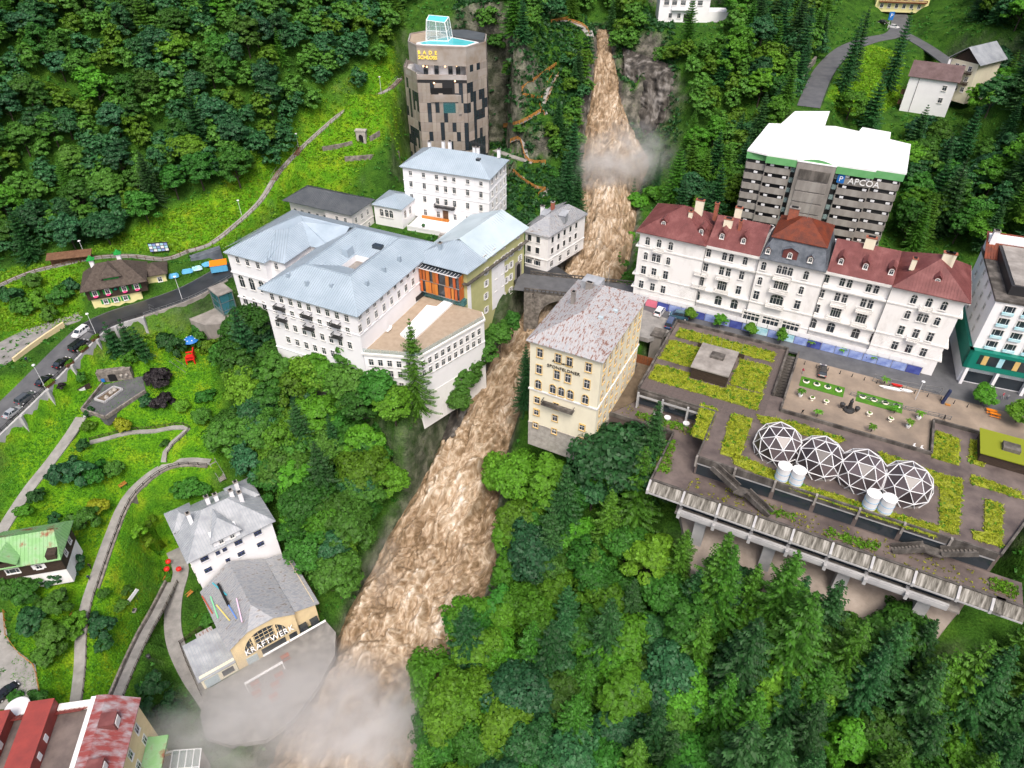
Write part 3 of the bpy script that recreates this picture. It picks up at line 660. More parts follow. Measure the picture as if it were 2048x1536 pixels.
def ribs(mb, poly, sp, w=.07, h=.07):
    p = [Vector(q) for q in poly]; nrm = Vector((0,0,0))
    for k in range(len(p)): nrm += p[k].cross(p[(k+1) % len(p)])
    nrm.normalize()
    if nrm.z < 0: nrm = -nrm
    e = Vector((0,0,1)).cross(nrm)
    if e.length < .02: return
    e.normalize(); s = nrm.cross(e); o = p[0]; es = [((q-o).dot(e), (q-o).dot(s)) for q in p]; lo = min(a for a, _ in es); hi = max(a for a, _ in es)
    k = 1
    while lo+k*sp < hi-.05:
        x = lo+k*sp; k += 1; c = []
        for q in range(len(es)):
            (a, b), (a2, b2) = es[q], es[(q+1) % len(es)]
            if (a-x)*(a2-x) < 0: c.append(b+(b2-b)*(x-a)/(a2-a))
        c.sort()
        for q in range(0, len(c)-1, 2):
            if c[q+1]-c[q] > .3: mb.bar(o+e*x+s*c[q]+nrm*.03, o+e*x+s*c[q+1]+nrm*.03, w, h, 0, nrm)
def hip_polys(x0, x1, y0, y1, z, hh, axis=None, inset=None):
    wx, wy = x1-x0, y1-y0; axis = axis or ('x' if wx >= wy else 'y'); half = (wy if axis == 'x' else wx)/2; i = half if inset is None else inset
    if axis == 'x': A, B = (x0+i, (y0+y1)/2, z+hh), (x1-i, (y0+y1)/2, z+hh)
    else: A, B = ((x0+x1)/2, y0+i, z+hh), ((x0+x1)/2, y1-i, z+hh)
    c = [(x0,y0,z),(x1,y0,z),(x1,y1,z),(x0,y1,z)]
    if axis == 'x':
        if i <= 0: return [[c[0],c[1],B,A],[c[2],c[3],A,B]]
        return [[c[0],c[1],B,A],[c[1],c[2],B],[c[2],c[3],A,B],[c[3],c[0],A]]
    if i <= 0: return [[c[1],c[2],B,A],[c[3],c[0],A,B]]
    return [[c[0],c[1],A],[c[1],c[2],B,A],[c[2],c[3],B],[c[3],c[0],A,B]]
def text_mesh(txt, size, depth=.06, m='sign_black', spacing=1.0):
    cu = bpy.data.curves.new('t', 'FONT'); cu.body = txt; cu.size = size; cu.extrude = depth; cu.align_x = 'CENTER'; cu.align_y = 'CENTER'; cu.space_character = spacing; cu.resolution_u = 3
    o = bpy.data.objects.new('t', cu); COL.objects.link(o); bpy.context.view_layer.update()
    me = bpy.data.meshes.new_from_object(o.evaluated_get(bpy.context.evaluated_depsgraph_get())); bpy.data.objects.remove(o); bpy.data.curves.remove(cu)
    me.materials.clear(); me.materials.append(M[m]); return me
def lettering(s, i, px, py, txt, size, m='sign_black', off=.15, spacing=1.0, tilt=0, name='lettering'):
    u, z = s.pix(i, px, py, off); p, r = s.at(i, u, z, off); o = obj(name, text_mesh(txt, size, .05, m, spacing), s.root, p); o.rotation_euler = (math.pi/2, tilt, r); return o
def balcony(s, i, u, z, w=2.6, d=1.1, m='trim', name='balcony', h=.9):
    p, r = s.at(i, u, z); mb = MB().box(-w/2, w/2, -d, 0, -.2, 0)
    mb.box(-w/2, w/2, -d, -d+.12, h-.12, h).box(-w/2, -w/2+.12, -d, 0, h-.12, h).box(w/2-.12, w/2, -d, 0, h-.12, h)
    n = max(3, int(w/.3))
    for k in range(n+1): x = -w/2+.05+(w-.1)*k/n; mb.box(x-.05, x+.05, -d+.02, -d+.1, 0, h-.1)
    for q in (-1, 1):
        for k in (1, 2): mb.box(q*(w/2-.06)-.04, q*(w/2-.06)+.04, -d*k/3-.04, -d*k/3+.04, 0, h-.1)
        mb.box(q*w*.35-.12, q*w*.35+.12, -d*.7, 0, -.55, -.2)
    o = mb.build(name, m, s.root); o.location = p; o.rotation_euler = (0, 0, r); return o
# ------------------------------------------------------------------ the large white hotel with the red tin roof
g0 = FG.w(0, 0)
GR = Bld('grand_hotel', 'long white five-storey grand hotel with red tin roof and blue hoarding', g0[0], g0[1], 0, -26.7, [(0,0),(71.5,0),(71.5,15.4),(0,15.4)], 20, 'plaster_old')
for u0, u1 in ((0,16.4),(28.8,43.6),(57.2,71.5)): MB().box(u0, u1, -.6, .0, 0, 19.6).build('projecting_bay', 'plaster_old', GR.root)
GOFF = .6
for z, hh, out in ((19.3,.7,.95),(15.6,.35,.75),(7.7,.35,.75),(4.0,.3,.7)): ring(MB(), GR.fp, z, hh, out).build('cornice', 'trim', GR.root)
mb = MB()
for k in range(11):
    for (u0, u1, v) in ((.02,16.38,-.6),(16.42,28.78,0),(43.62,57.18,0),(57.22,71.48,-.6)): mb.box(u0, u1, v-.024, v, 3.9+.36*k-.36, 3.9+.36*k-.06)
mb.build('rusticated_courses', 'plaster_old', GR.root, kind='stuff')
z8 = (1250, 370); z1 = (1536, 450)
def grow(pts, org, kind, w, h, off): GR.row(0, pts, kind, w, h, org=org, off=off)
A, B_ = 'arch', 'rect'
grow([(137,335),(205,350),(275,365)], z8, A, 1.15, 2.2, GOFF); grow([(125,425),(172,445),(200,450),(260,455)], z8, A, 1.0, 2.1, GOFF); grow([(112,505),(172,530),(243,540)], z8, B_, 1.25, 2.3, GOFF); grow([(97,595),(165,608),(228,627)], z8, B_, 1.2, 2.2, GOFF)
grow([(383,380),(463,398),(503,407),(598,427),(638,437),(722,455)], z8, A, 1.1, 2.1, 0); grow([(365,468),(447,485),(484,493),(580,515),(620,523),(700,542)], z8, B_, 1.15, 2.2, 0)
grow([(350,553),(680,630)], z8, B_, 1.2, 2.3, 0); grow([(447,572),(582,605)], z8, 'seg', 2.2, 2.7, 0); grow([(335,637),(430,660),(560,690),(655,715)], z8, A, 1.7, 2.7, 0)
grow([(832,487),(925,507),(958,513),(992,520),(1087,540)], z8, A, 1.1, 2.2, GOFF); grow([(810,575),(907,597),(935,603),(963,610),(1058,630)], z8, A, 1.0, 2.1, GOFF); grow([(787,660),(1033,718)], z8, B_, 1.3, 2.3, GOFF); grow([(910,688)], z8, 'seg', 3.0, 2.6, GOFF)
grow([(352,322),(447,340),(490,352),(605,377),(650,387),(748,408)], z1, A, 1.1, 2.1, 0); grow([(322,410),(416,432),(460,440),(572,467),(613,478),(713,500)], z1, B_, 1.15, 2.2, 0)
grow([(293,500),(677,590)], z1, B_, 1.2, 2.3, 0); grow([(407,522),(560,557)], z1, 'seg', 2.2, 2.7, 0); grow([(268,588),(377,613),(525,650),(637,678)], z1, A, 1.7, 2.7, 0)
grow([(875,445),(967,465),(1057,485)], z1, A, 1.2, 2.2, GOFF); grow([(837,537),(908,563),(940,570),(1015,577)], z1, A, 1.1, 2.1, GOFF); grow([(798,630),(885,655),(973,670)], z1, B_, 1.25, 2.3, GOFF); grow([(760,722),(842,745),(932,763)], z1, B_, 1.3, 2.2, GOFF)
for org, pts, w, off in ((z8, [(195,395),(172,550)], 2.6, .6), (z8, [(455,535),(585,562),(440,610),(575,640)], 3.4, 0), (z8, [(942,565),(918,640),(895,730)], 4.2, .6), (z1, [(420,485),(575,520),(392,565),(545,605)], 3.4, 0), (z1, [(948,510),(870,690)], 2.6, .6)):
    for x, y in pts:
        u, z = GR.pix(0, org[0]+x/3, org[1]+y/3, off+1.1); b = balcony(GR, 0, u, z-.5, w); b.location.y -= off
for x, y in ((765,757),(880,790),(1000,820)):
    u, z = GR.pix(0, z8[0]+x/3, z8[1]+y/3, .6); d = MB().box(-1.9, 1.9, -.06, 0, 0, 4.6).build('portal', 'glass', GR.root); d.location = (u, -.62, .3)
    f = MB()
    for q in (-1.9, -.95, 0, .95, 1.9): f.box(q-.06, q+.06, -.14, -.04, 0, 4.6)
    f.box(-1.9, 1.9, -.14, -.04, 2.4, 2.56).box(-2.2, -1.9, -.2, 0, 0, 5).box(1.9, 2.2, -.2, 0, 0, 5).box(-2.2, 2.2, -.25, 0, 4.6, 5.1); f.build('portal_frame', 'trim', d)
for u in (16.4, 28.8, 43.6, 57.2): MB().tube([(u, -.75, 0), (u, -.75, 19.4)], .07, 6).build('downpipe', 'metal', GR.root)
over = .9; E0 = 20.0
def gp(u0, u1, y0, y1, z, hh, **k): return hip_polys(u0, u1, y0, y1, z, hh, **k)
GR.roof([[(16.4,-over,E0),(28.8,-over,E0),(28.8,7.7,24.2),(16.4,7.7,24.2)], [(28.8,16.3,E0),(16.4,16.3,E0),(16.4,7.7,24.2),(28.8,7.7,24.2)]], 'tin_red', .62)
GR.roof([[(43.6,-over,E0),(57.2,-over,E0),(57.2,7.7,24.2),(43.6,7.7,24.2)], [(57.2,16.3,E0),(43.6,16.3,E0),(43.6,7.7,24.2),(57.2,7.7,24.2)]], 'tin_red', .62)
main_roof = GR.r
GR.roof(hip_polys(-.9, 16.5, -1.5, 16.3, E0+.06, 4.8), 'tin_red', .62, name='pavilion_roof'); r_left = GR.r
GR.roof(hip_polys(57.1, 72.4, -1.5, 16.3, E0+.06, 4.8, axis='y'), 'tin_red', .62, name='pavilion_roof'); r_right = GR.r
m0, m1, t0, t1 = (28.9,-1.5), (43.5,14), (30.6,.6), (41.8,12)
GR.roof([[(m0[0],m0[1],E0+.1),(m1[0],m0[1],E0+.1),(t1[0],t0[1],25),(t0[0],t0[1],25)], [(m1[0],m0[1],E0+.1),(m1[0],m1[1],E0+.1),(t1[0],t1[1],25),(t1[0],t0[1],25)], [(m0[0],m1[1],E0+.1),(m0[0],m0[1],E0+.1),(t0[0],t0[1],25),(t0[0],t1[1],25)], [(m1[0],m1[1],E0+.1),(m0[0],m1[1],E0+.1),(t0[0],t1[1],25),(t1[0],t1[1],25)]], 'slate', .5, name='mansard'); mans = GR.r
GR.roof(hip_polys(t0[0]-.5, t1[0]+.5, t0[1]-.5, t1[1]+.5, 25.02, 3.4, axis='x', inset=5.4), 'tin_red2', .55, name='mansard_cap'); GR.chimney(33, 8, 26, 29.2, 2.2, 1.0, 'brick')
MB().tube([(36.2, 6, 28), (36.2, 6, 33)], .05, 5).build('flagpole', 'metal', mans)
GR.r = main_roof
def dormer(px, py, mrf, parent, yfront=1.6, w=1.3, h=1.6, slope=.49, base=E0, z=None):
    uu, zz_ = GR.pix(0, px, py, -yfront); z = base+(yfront+over)*slope-.2 if z is None else z
    d = MB().box(-w/2, w/2, 0, 2.6, 0, h, 0)
    d.poly([(-w/2-.2,-.3,h),(0,-.3,h+.8),(0,3.2,h+.8),(-w/2-.2,3.2,h)][::-1], 1).poly([(w/2+.2,-.3,h),(w/2+.2,3.2,h),(0,3.2,h+.8),(0,-.3,h+.8)][::-1], 1).poly([(-w/2,-.02,h),(w/2,-.02,h),(0,-.02,h+.7)], 0)
    o = d.build('dormer', ['tin_red', mrf], parent); o.location = (uu, yfront, z)
    fm, pm = win_mesh('arch', .8, 1.25); wnd = obj('window', fm, o, (0, -.02, .2)); obj('pane', pm, wnd); return o
for x, y in ((455,295),(580,320),(710,340)): dormer(z8[0]+x/3, z8[1]+y/3, 'tin_red', main_roof)
dormer(z8[0]+228/3, z8[1]+255/3, 'tin_red', r_left)
for x, y in ((435,230),(580,265),(735,297)): dormer(z1[0]+x/3, z1[1]+y/3, 'tin_red', main_roof)
dormer(z1[0]+1008/3, z1[1]+357/3, 'tin_red', r_right)
for x, y, w, h in ((860,390,1.2,1.3),(995,405,3.2,2.0),(1115,440,1.2,1.3)): dormer(z8[0]+x/3, z8[1]+y/3, 'slate', mans, -1.15, w, h, 1.2, z=21.2)
for x, y, m_, w in ((445,140,'cream',2.0),(390,200,'cream',.9),(540,190,'brick',.9),(625,200,'cream',2.0),(675,190,'cream',1.6),(697,220,'brick',.7)): GR.chimpix(z8[0]+x/3, z8[1]+y/3, 9.0 if y < 195 else 5.0, 22, 26.3 if y < 195 else 24.8, w=w, d=.9, m=m_, cap='brick', parent=main_roof)
for x, y, w in ((605,130,2.2),(880,215,1.0),(1085,175,2.0),(1080,230,2.0)): GR.chimpix(z1[0]+x/3, z1[1]+y/3, 7.0 if w > 1.5 else 4.4, 22, 26.2 if w > 1.5 else 24.6, w=w, d=1, m='cream', cap='brick', parent=main_roof)
# hoarding along the foot of the hotel: each printed board is a piece of the fence
hd = thing('hoarding', 'printed blue and navy construction hoarding along the foot of the white grand hotel', 'fence', (*FG.w(4, -1.7), 0), FG.a)
bm = [MB().box(.02, 2.98, -.04, .04, .1, 2.1).mesh('board', k) for k in ('banner_navy','banner_sky','banner_pink','banner_teal')]
seq = [2,0,1,1,0,1,1,0,1,3,1,3,1,0,1,1,1,1,1,1,0]
for k, q in enumerate(seq): obj('board', bm[q], hd, (3.1*k, 0, 0))
pm_ = MB().box(-.05,.05,.05,.2,0,2.3).mesh('post', 'metal')
for k in range(22): obj('post', pm_, hd, (3.1*k-.05, 0, 0))
wb = thing('hoarding', 'white boarding with dark printed frames standing behind the blue hoarding', 'fence', (*FG.w(2, -1.1), 0), FG.a)
for k in range(27):
    p_ = obj('board', MB().box(.02, 2.4, -.03, .03, 1.9, 3.1).mesh('board', 'white_paint') if k == 0 else bw_, wb, (2.5*k, 0, 0)); bw_ = p_.data
# ------------------------------------------------------------------ cream apartment house by the river
sp0 = P(1057, 682, 17)
SPN = Bld('apartment_house', 'tall cream apartment house with rust-streaked tin roof beside the torrent', sp0.x+.4, sp0.y+.6, -11, -27.2, [(0,0),(15.4,0),(15.4,25.5),(0,25.5)], 28, 'cream')
SPN.bands([27.4], 'cream', .6, .35); SPN.bands([15.2], 'trim', .35, .2); SPN.bands([5.6], 'stone_light', .3, .15)
ring(MB(), SPN.fp, -1, 6.6, .08, inn=.02).build('plinth', 'stone_light', SPN.root)
z7 = (900, 400); KW = dict(sur='ochre')
for pts, kind, w, h in (([(540,918),(650,950),(717,970),(832,1005)],'rect',1.25,2.1), ([(535,1015),(642,1050),(708,1070),(822,1103)],'rect',1.25,2.2), ([(530,1105),(617,1133),(668,1150),(722,1168),(812,1195)],'arch',1.35,2.3), ([(523,1200),(636,1240)],'rect',1.2,1.7), ([(520,1275),(630,1308),(800,1290)],'rect',1.2,1.6), ([(516,1345),(792,1365)],'rect',1.1,1.4), ([(625,1387),(512,1410)],'rect',1.1,1.4), ([(622,1455),(783,1440)],'rect',1.1,1.4)):
    SPN.row(0, pts, kind, w, h, org=z7, off=.1 if h < 1.5 else 0, **KW)
bl = balcony(SPN, 0, SPN.pix(0, 900+655/3, 400+1215/3)[0], SPN.pix(0, 900+655/3, 400+1225/3)[1]-.3, 7.2, 1.5, 'concrete_dark', h=.8)
for zc in (25.2, 21.8, 17.6, 13.2, 9.2): SPN.grid(1, [2.2,5.6,9.0,12.4,16.6,20.4,23.6], [zc], 'rect' if zc != 17.6 else 'arch', 1.15, 2.0, sur='ochre')
SPN.grid(3, [4,9,14,19], [25,21.6,17.4,13], 'rect', 1.15, 2.0, sur='ochre')
t_ = lettering(SPN, 0, 900+680/3, 400+1020/3, 'SPONFELDNER', 1.05, off=.12, spacing=1.05); lettering(SPN, 0, 900+675/3, 400+982/3, 'Appartements', .8, off=.12)
SPN.roof([[( -.7,-.7,28),(16.1,-.7,28),(7.7,9,32)], [(16.1,-.7,28),(16.1,26.2,28),(7.7,20,32),(7.7,9,32)], [(16.1,26.2,28),(-.7,26.2,28),(7.7,20,32)], [(-.7,26.2,28),(-.7,-.7,28),(7.7,9,32),(7.7,20,32)]], 'tin_rust', .7)
SPN.chimney(3.4, 13.5, 29, 32.6, .8, .8, 'concrete'); SPN.chimney(4.6, 19.5, 29, 32, 1.6, .6, 'concrete')
MB().box(2.2, 6.4, 20.5, 24, 28, 31.4).build('roof_shed', 'tin_grey', SPN.r); MB().tube([(8.2,21,31),(8.2,21,36)], .05, 5).build('aerial', 'metal', SPN.r)
for x, y in ((11,10),(12.4,15)): MB().box(x-.5, x+.5, y-.4, y+.4, 29.6, 30.9-(x-11)*.6).build('roof_light', 'zinc_pale', SPN.r)
# low rear annex by the bridge
an = P(1146, 575, 6)
AN = Bld('annex', 'low outbuilding with rusty sheet roof between the cream house and the bridge', *SPN.fr.w(1, 26.3), -3, -27.2, [(0,0),(10,0),(10,7),(0,7)], 12, 'cream'); AN.roof([[( -.4,-.3,12.2),(10.4,-.3,12.2),(10.4,7.4,11),(-.4,7.4,11)]], 'tin_rust', .6)
AN.grid(2, [2,5,8], [9], 'rect', 1.1, 1.6, sur='ochre')
# ------------------------------------------------------------------ white hotel block with courtyard
HE = Bld('hotel_block', 'white hotel block with zinc courtyard roof and small iron balconies', *FE.w(.4, .4), -17, -25.4, [(0,0),(26.6,0),(26.6,36),(0,36)], 30.4, 'plaster')
HE.bands([29.9], 'trim', .5, .4); HE.bands([13.5, 24.6], 'plaster', .3, .14); ring(MB(), HE.fp, 0, 9.5, .1).build('plinth', 'concrete_light', HE.root)
z6 = (430, 400)
for pts, w, h in (([(343,580),(398,598),(453,612),(507,628),(562,645),(620,660),(675,677),(732,695),(790,710)],1.1,1.8), ([(358,655),(412,670),(465,687),(520,703),(575,720),(630,737),(685,752),(742,770),(798,787)],1.1,1.9), ([(375,740),(430,753),(483,772),(536,788),(590,805),(645,820),(698,838),(753,853),(810,870)],1.1,1.9), ([(442,840),(496,857),(550,873),(602,888),(655,905),(708,920)],1.1,1.9)): HE.row(0, pts, 'rect', w, h, org=z6)
for x, y in ((397,640),(410,710),(560,690),(572,760),(730,742),(740,810)):
    u, z = HE.pix(0, z6[0]+x/3, z6[1]+y/3); balcony(HE, 0, u, z-.2, 2.5, 1.2, 'metal_dark')
for pts, n in (([(868,693),(1195,445)],9), ([(870,770),(1190,520)],8)): HE.row(1, pts, 'rect', 1.1, 1.9, n=n, org=z6)
HE.grid(3, [4,9,14,20,26], [27.6,23.8], 'rect', 1.1, 1.9)
ez, rz_ = 30.4, 34.3; x0,x1,y0,y1 = -.7,27.3,-.7,36.7; a0,a1,b0,b1 = 7.2,19.8,8,28.5; c0,c1,d0,d1 = 12.6,16.6,14,20
def fr4(o, i, zo, zi):
    (X0_,X1_,Y0_,Y1_), (U0,U1,V0,V1) = o, i
    return [[(X0_,Y0_,zo),(X1_,Y0_,zo),(U1,V0,zi),(U0,V0,zi)], [(X1_,Y0_,zo),(X1_,Y1_,zo),(U1,V1,zi),(U1,V0,zi)], [(X1_,Y1_,zo),(X0_,Y1_,zo),(U0,V1,zi),(U1,V1,zi)], [(X0_,Y1_,zo),(X0_,Y0_,zo),(U0,V0,zi),(U0,V1,zi)]]
HE.roof(fr4((x0,x1,y0,y1),(a0,a1,b0,b1),ez,rz_)+[p[::-1] for p in fr4((c0,c1,d0,d1),(a0,a1,b0,b1),32.2,rz_)], 'zinc', .62)
MB().box(c0,c1,d0,d0+.05,26,32.1).box(c0,c1,d1-.05,d1,26,32.1).box(c0,c0+.05,d0,d1,26,32.1).box(c1-.05,c1,d0,d1,26,32.1).build('courtyard_wall', 'plaster', HE.root); MB().box(c0,c1,d0,d1,25.9,30.5).build('courtyard_floor', 'concrete', HE.root)
mb = MB()
for (p, q) in (((a0,b0),(a1,b0)),((a1,b0),(a1,b1)),((a1,b1),(a0,b1)),((a0,b1),(a0,b0)),((x0,y0),(a0,b0)),((x1,y0),(a1,b0)),((x1,y1),(a1,b1))): mb.bar((*p, rz_+.06 if p in ((a0,b0),(a1,b0),(a1,b1),(a0,b1)) else ez+.06), (*q, rz_+.06), .22, .14)
mb.build('ridge_caps', 'zinc', HE.r)
for x, y in ((5,4),(11,3.2),(17,4.5),(23.5,9),(23.6,16),(24,22),(9.8,20),(9.4,12)):
    w_ = MB().prism([(x-.35,y-.35),(x+.35,y-.35),(x+.35,y+.35),(x-.35,y+.35)], 31, 33.4).build('roof_vent', 'zinc', HE.r)
MB().prism([(10.6,17.5),(12.2,17.5),(12.2,20),(10.6,20)], 32.4, 34.5).build('dormer', 'zinc', HE.r); MB().prism([(15.4,23.2),(18,23.2),(18,24.6),(15.4,24.6)], 33, 33.9).build('skylight', 'glass', HE.r)
# left wing with tall arched windows
HW = Bld('hotel_wing', 'white hotel wing with tall arched windows and hipped zinc roof facing the road', *FE.w(-19.4, 10.2), -11, -25.4, [(0,0),(12,0),(12,2),(16.6,2),(16.6,12),(24,12),(24,26),(0,26)], 24.5, 'plaster')
HW.bands([24], 'trim', .5, .4); HW.bands([18.6, 11.2], 'plaster', .35, .25)
HW.row(0, [(135,357),(195,375),(257,392)], 'rect', 1.1, 1.9, org=z6); HW.row(0, [(162,487),(223,505),(283,520)], 'arch', 1.7, 3.6, org=z6); HW.row(0, [(183,600),(240,615),(298,635)], 'arch', 1.5, 2.6, org=z6)
HW.row(2, [(368,397)], 'rect', 1.0, 1.8, org=z6); HW.grid(3, [2,5.2,8.4], [21.6], 'rect', 1.0, 1.8); HW.grid(7, [4,9,14,19], [21.6,15.2,8], 'rect', 1.1, 1.9)
HW.roof([[(-.6,-.6,24.5),(12.6,-.6,24.5),(8.8,9.5,28),(6.5,9.5,28)], [(12.6,-.6,24.5),(12.6,1.4,24.5),(17.2,1.4,24.5),(11.5,11.8,28),(8.8,9.5,28)], [(17.2,1.4,24.5),(17.2,11.4,24.5),(11.5,16.5,28),(11.5,11.8,28)], [(17.2,11.4,24.5),(24.6,11.4,24.5),(24.6,19,28),(9,19,28),(11.5,16.5,28)], [(24.6,26.6,24.5),(-.6,26.6,24.5),(9,19,28),(24.6,19,28)], [(-.6,26.6,24.5),(-.6,-.6,24.5),(6.5,9.5,28),(9,19,28)], [(6.5,9.5,28),(8.8,9.5,28),(11.5,11.8,28),(11.5,16.5,28),(9,19,28)]], 'zinc', .62)
# terrace wing
TWf = [(27.2,.3),(39.3,4.2),(46,24.5),(44,27),(27.2,27)]
TW = Bld('terrace_wing', 'low white hotel wing carrying the roof terrace with glass railing', *FE.w(0, 0), -19, -25.4, TWf, 22.2, 'plaster')
ring(MB(), TWf, 0, 10, .08).build('plinth', 'plaster_old', TW.root); TW.bands([21.6], 'trim', .5, .3); TW.bands([15.4], 'plaster', .3, .12)
L1 = (Vector(TWf[2])-Vector(TWf[1])).length; L0 = (Vector(TWf[1])-Vector(TWf[0])).length
TW.grid(0, [1.6+2.2*k for k in range(5)], [19.6,16.6,13.2], 'rect', 1.1, 1.8); TW.grid(1, [1.5+2.0*k for k in range(10)], [19.4,16.6], 'rect', 1.0, 1.7)
MB().prism(offset(TWf, -.05), 22.2, 22.35).build('terrace_deck', 'deck_wood', TW.root)
mb = MB()
for k in (0, 1):
    a, b = Vector(TWf[k]), Vector(TWf[k+1]); a = a*1; n = 6
    for q in range(n):
        p, r = a.lerp(b, q/n), a.lerp(b, (q+.97)/n); MB().bar((p.x,p.y,22.8), (r.x,r.y,22.8), .04, 1.1).build('glass_panel', 'glass_clear', TW.root)
wsh = MB().prism([FE.l(*PXY(*q_,3.8)) for q_ in ((800,668),(822,684),(913,599),(895,595),(873,613),(854,610))], 22.36, 22.85).build('roof_slab', 'white_sheet', TW.root)
a_, b_ = FE.l(*PXY(842,592,4)), FE.l(*PXY(778,622,4)); MB().bar((*FE.l(*PXY(846,585,4)), 23.0), (*FE.l(*PXY(788,628,4)), 23.0), 1.1, 1.3).build('glazed_parapet', 'frame_dark', TW.root)
for k, (x, y) in enumerate(((747,652),(757,655),(768,658),(778,661))):
    q = P(x, y, 3.4); t = thing('sun_lounger', 'white sun lounger in a row on the hotel roof terrace', 'sun lounger', q, math.radians(-25), 'sun loungers on the hotel roof terrace')
    MB().box(-.35,.35,-.9,.5,.25,.35).build('seat', 'white_paint', t); MB().bar((0,.5,.3),(0,1.0,.75),.7,.1).build('backrest', 'white_paint', t)
    for sx in (-.3,.3):
        for sy in (-.8,.4): MB().box(sx-.04,sx+.04,sy-.04,sy+.04,0,.25).build('leg', 'metal', t)
# ------------------------------------------------------------------ olive building with zinc roof and timber box
y0_ = P(820, 508, 13); yb = P(933, 538, 13)
HF = Bld('hotel_annex', 'olive yellow house with pale zinc roof and orange timber bay above the terrace', -25.0, 158.6, -9, -27, [(0,0),(15.6,0),(18.5,26),(2.5,26)], 22, 'olive_wall')
HF.bands([21.5], 'trim', .5, .3); HF.bands([18.4], 'concrete_dark', .25, .9, 'ledge')
zf = (780, 420); kf = 5.12
a, b = HF.edge(1); Lr = (b-a).length
MB().box(-.05,.05,0,0,0,0)
for u0, u1 in ((0,1.4),(10.6,16.4)):
    p, r = HF.at(1, (u0+u1)/2, 0, .06); o = MB().box(-(u1-u0)/2,(u1-u0)/2,-.05,.1,5,18.3).build('white_bay', 'plaster', HF.root); o.location = p; o.rotation_euler = (0,0,r)
HF.row(1, [(970,490),(1065,435),(1160,375),(1310,255)], 'rect', 1.3, 1.7, org=zf, k=kf)
for pts in ([(985,620),(1085,560),(1155,500),(1190,470),(1245,450),(1330,390)], [(985,750),(1082,690),(1150,600),(1190,570),(1240,580),(1330,525)], [(982,880),(1080,820),(1150,730),(1190,700),(1235,715)], [(985,1020),(1160,835),(1235,840)]): HF.row(1, pts, 'shutter', .9, 1.7, org=zf, k=kf)
p, r = HF.at(1, Lr-3.0, 9, .08); o = MB().box(-1.6,1.6,-.04,.04,0,5).build('archway', 'concrete', HF.root); o.location = p; o.rotation_euler = (0,0,r)
dm = MB().poly([(x,-.06,z) for x, z in arc_pts(1.8, 4.2, .9)]).build('door', 'dark', o)
HF.roof([[(-1,-1.2,22),(16.6,-1.2,22),(10.2,7.5,25.4),(8.4,7.5,25.4)], [(16.6,-1.2,22),(17.4,7,22),(10.2,7.5,25.4)], [(-1,-1.2,22),(8.4,7.5,25.4),(.8,9,22)][::1]], 'zinc', .6)
HF.roof([[(17.2,6.6,22.02),(19.6,26.8,22.6),(11.5,26.8,26),(9.6,7.2,26)], [(.6,6.6,22.02),(9.6,7.2,26),(11.5,26.8,26),(1.6,26.8,22.4)]], 'zinc_pale', .9, name='upper_roof')
MB().poly([(1.6,26.8,22.3),(11.5,26.8,25.9),(19.6,26.8,22.5)][::-1]).build('gable', 'plaster', HF.root); HF.chimney(6.2, 3.6, 23, 25.6, .8, .8, 'zinc')
# timber box in front
bx = MB().box(.6, 14.6, -2.2, 0, 14.2, 21.2).build('glazed_bay', 'glass', HF.root)
fl = MB()
for zc in (14.2, 17.6, 20.9): fl.box(.5, 14.7, -2.35, 0, zc, zc+.25)
fl.build('floor_edge', 'metal', HF.root)
wm = [MB().box(0, w, -.12, 0, 0, 3.1).mesh('timber_panel', 'wood_orange') for w in (.7, .95)]
for fl_ in (0, 1):
    x = .6
    while x < 14:
        k = random.random()
        if k < .62: obj('timber_panel', wm[random.randrange(2)], HF.root, (x, -2.36, 14.45+3.4*fl_)); x += .95
        else: x += random.choice((.6, .95, 1.2))
for q in (0, 1):
    for k in range(2): obj('timber_panel', MB().box(0,.12,-2.2+.1+k*1.05,-1.2+k*1.05,0,3.1).mesh('timber_panel','wood_orange'), HF.root, (14.62, 0, 14.45+3.4*q))
MB().box(.8, 15.4, -1.6, -.02, 12.6, 14.1).build('glazed_base', 'glass_teal', HF.root)
mb = MB()
for k in range(15): mb.box(.9+k*.95, .98+k*.95, -3.0, -1.2, 21.3, 21.4)
mb.box(.8, 14.6, -3.06, -2.96, 21.25, 21.45).build('pergola_slats', 'metal_white', HF.root)
# ------------------------------------------------------------------ white hotel behind with hipped zinc roof
b0 = P(800, 333, 18)
HB = Bld('villa_hotel', 'square white villa hotel with hipped zinc roof, wooden door and iron balcony', b0.x+.6, b0.y+.6, 2.4, -20, [(0,0),(27.6,0),(27.6,14.5),(0,14.5)], 15.6, 'plaster')
HB.bands([15.1], 'trim', .5, .4); HB.bands([11.2, 7.8, 4.2], 'plaster', .25, .12)
z2 = (512, 0)
for pts, h in (([(927,1035),(1005,1048),(1083,1062),(1135,1070),(1187,1077),(1270,1090),(1350,1102)],1.3), ([(930,1100),(1010,1113),(1087,1127),(1138,1135),(1190,1142),(1270,1155),(1350,1168)],1.9), ([(935,1180),(1013,1193),(1090,1207),(1140,1215),(1192,1222),(1270,1235),(1350,1248)],1.9), ([(940,1258),(1017,1272),(1095,1292),(1195,1305),(1270,1315)],1.9)): HB.row(0, pts, 'rect', 1.0, h, org=z2)
HB.grid(1, [2.5,6,9.5,12.5], [13.9,10,6.4,2.8], 'rect', 1.0, 1.7)
u, z = HB.pix(0, z2[0]+1140/3, z2[1]+1300/3); d_ = MB().box(-.9,.9,-.12,0,0,2.8).box(-1.15,-.9,-.2,0,0,3,1).box(.9,1.15,-.2,0,0,3,1).build('door', ['wood_brown','trim'], HB.root); d_.location = (u, 0, .6)
balcony(HB, 0, u, 4.6, 6.5, 1.3, 'metal_dark')
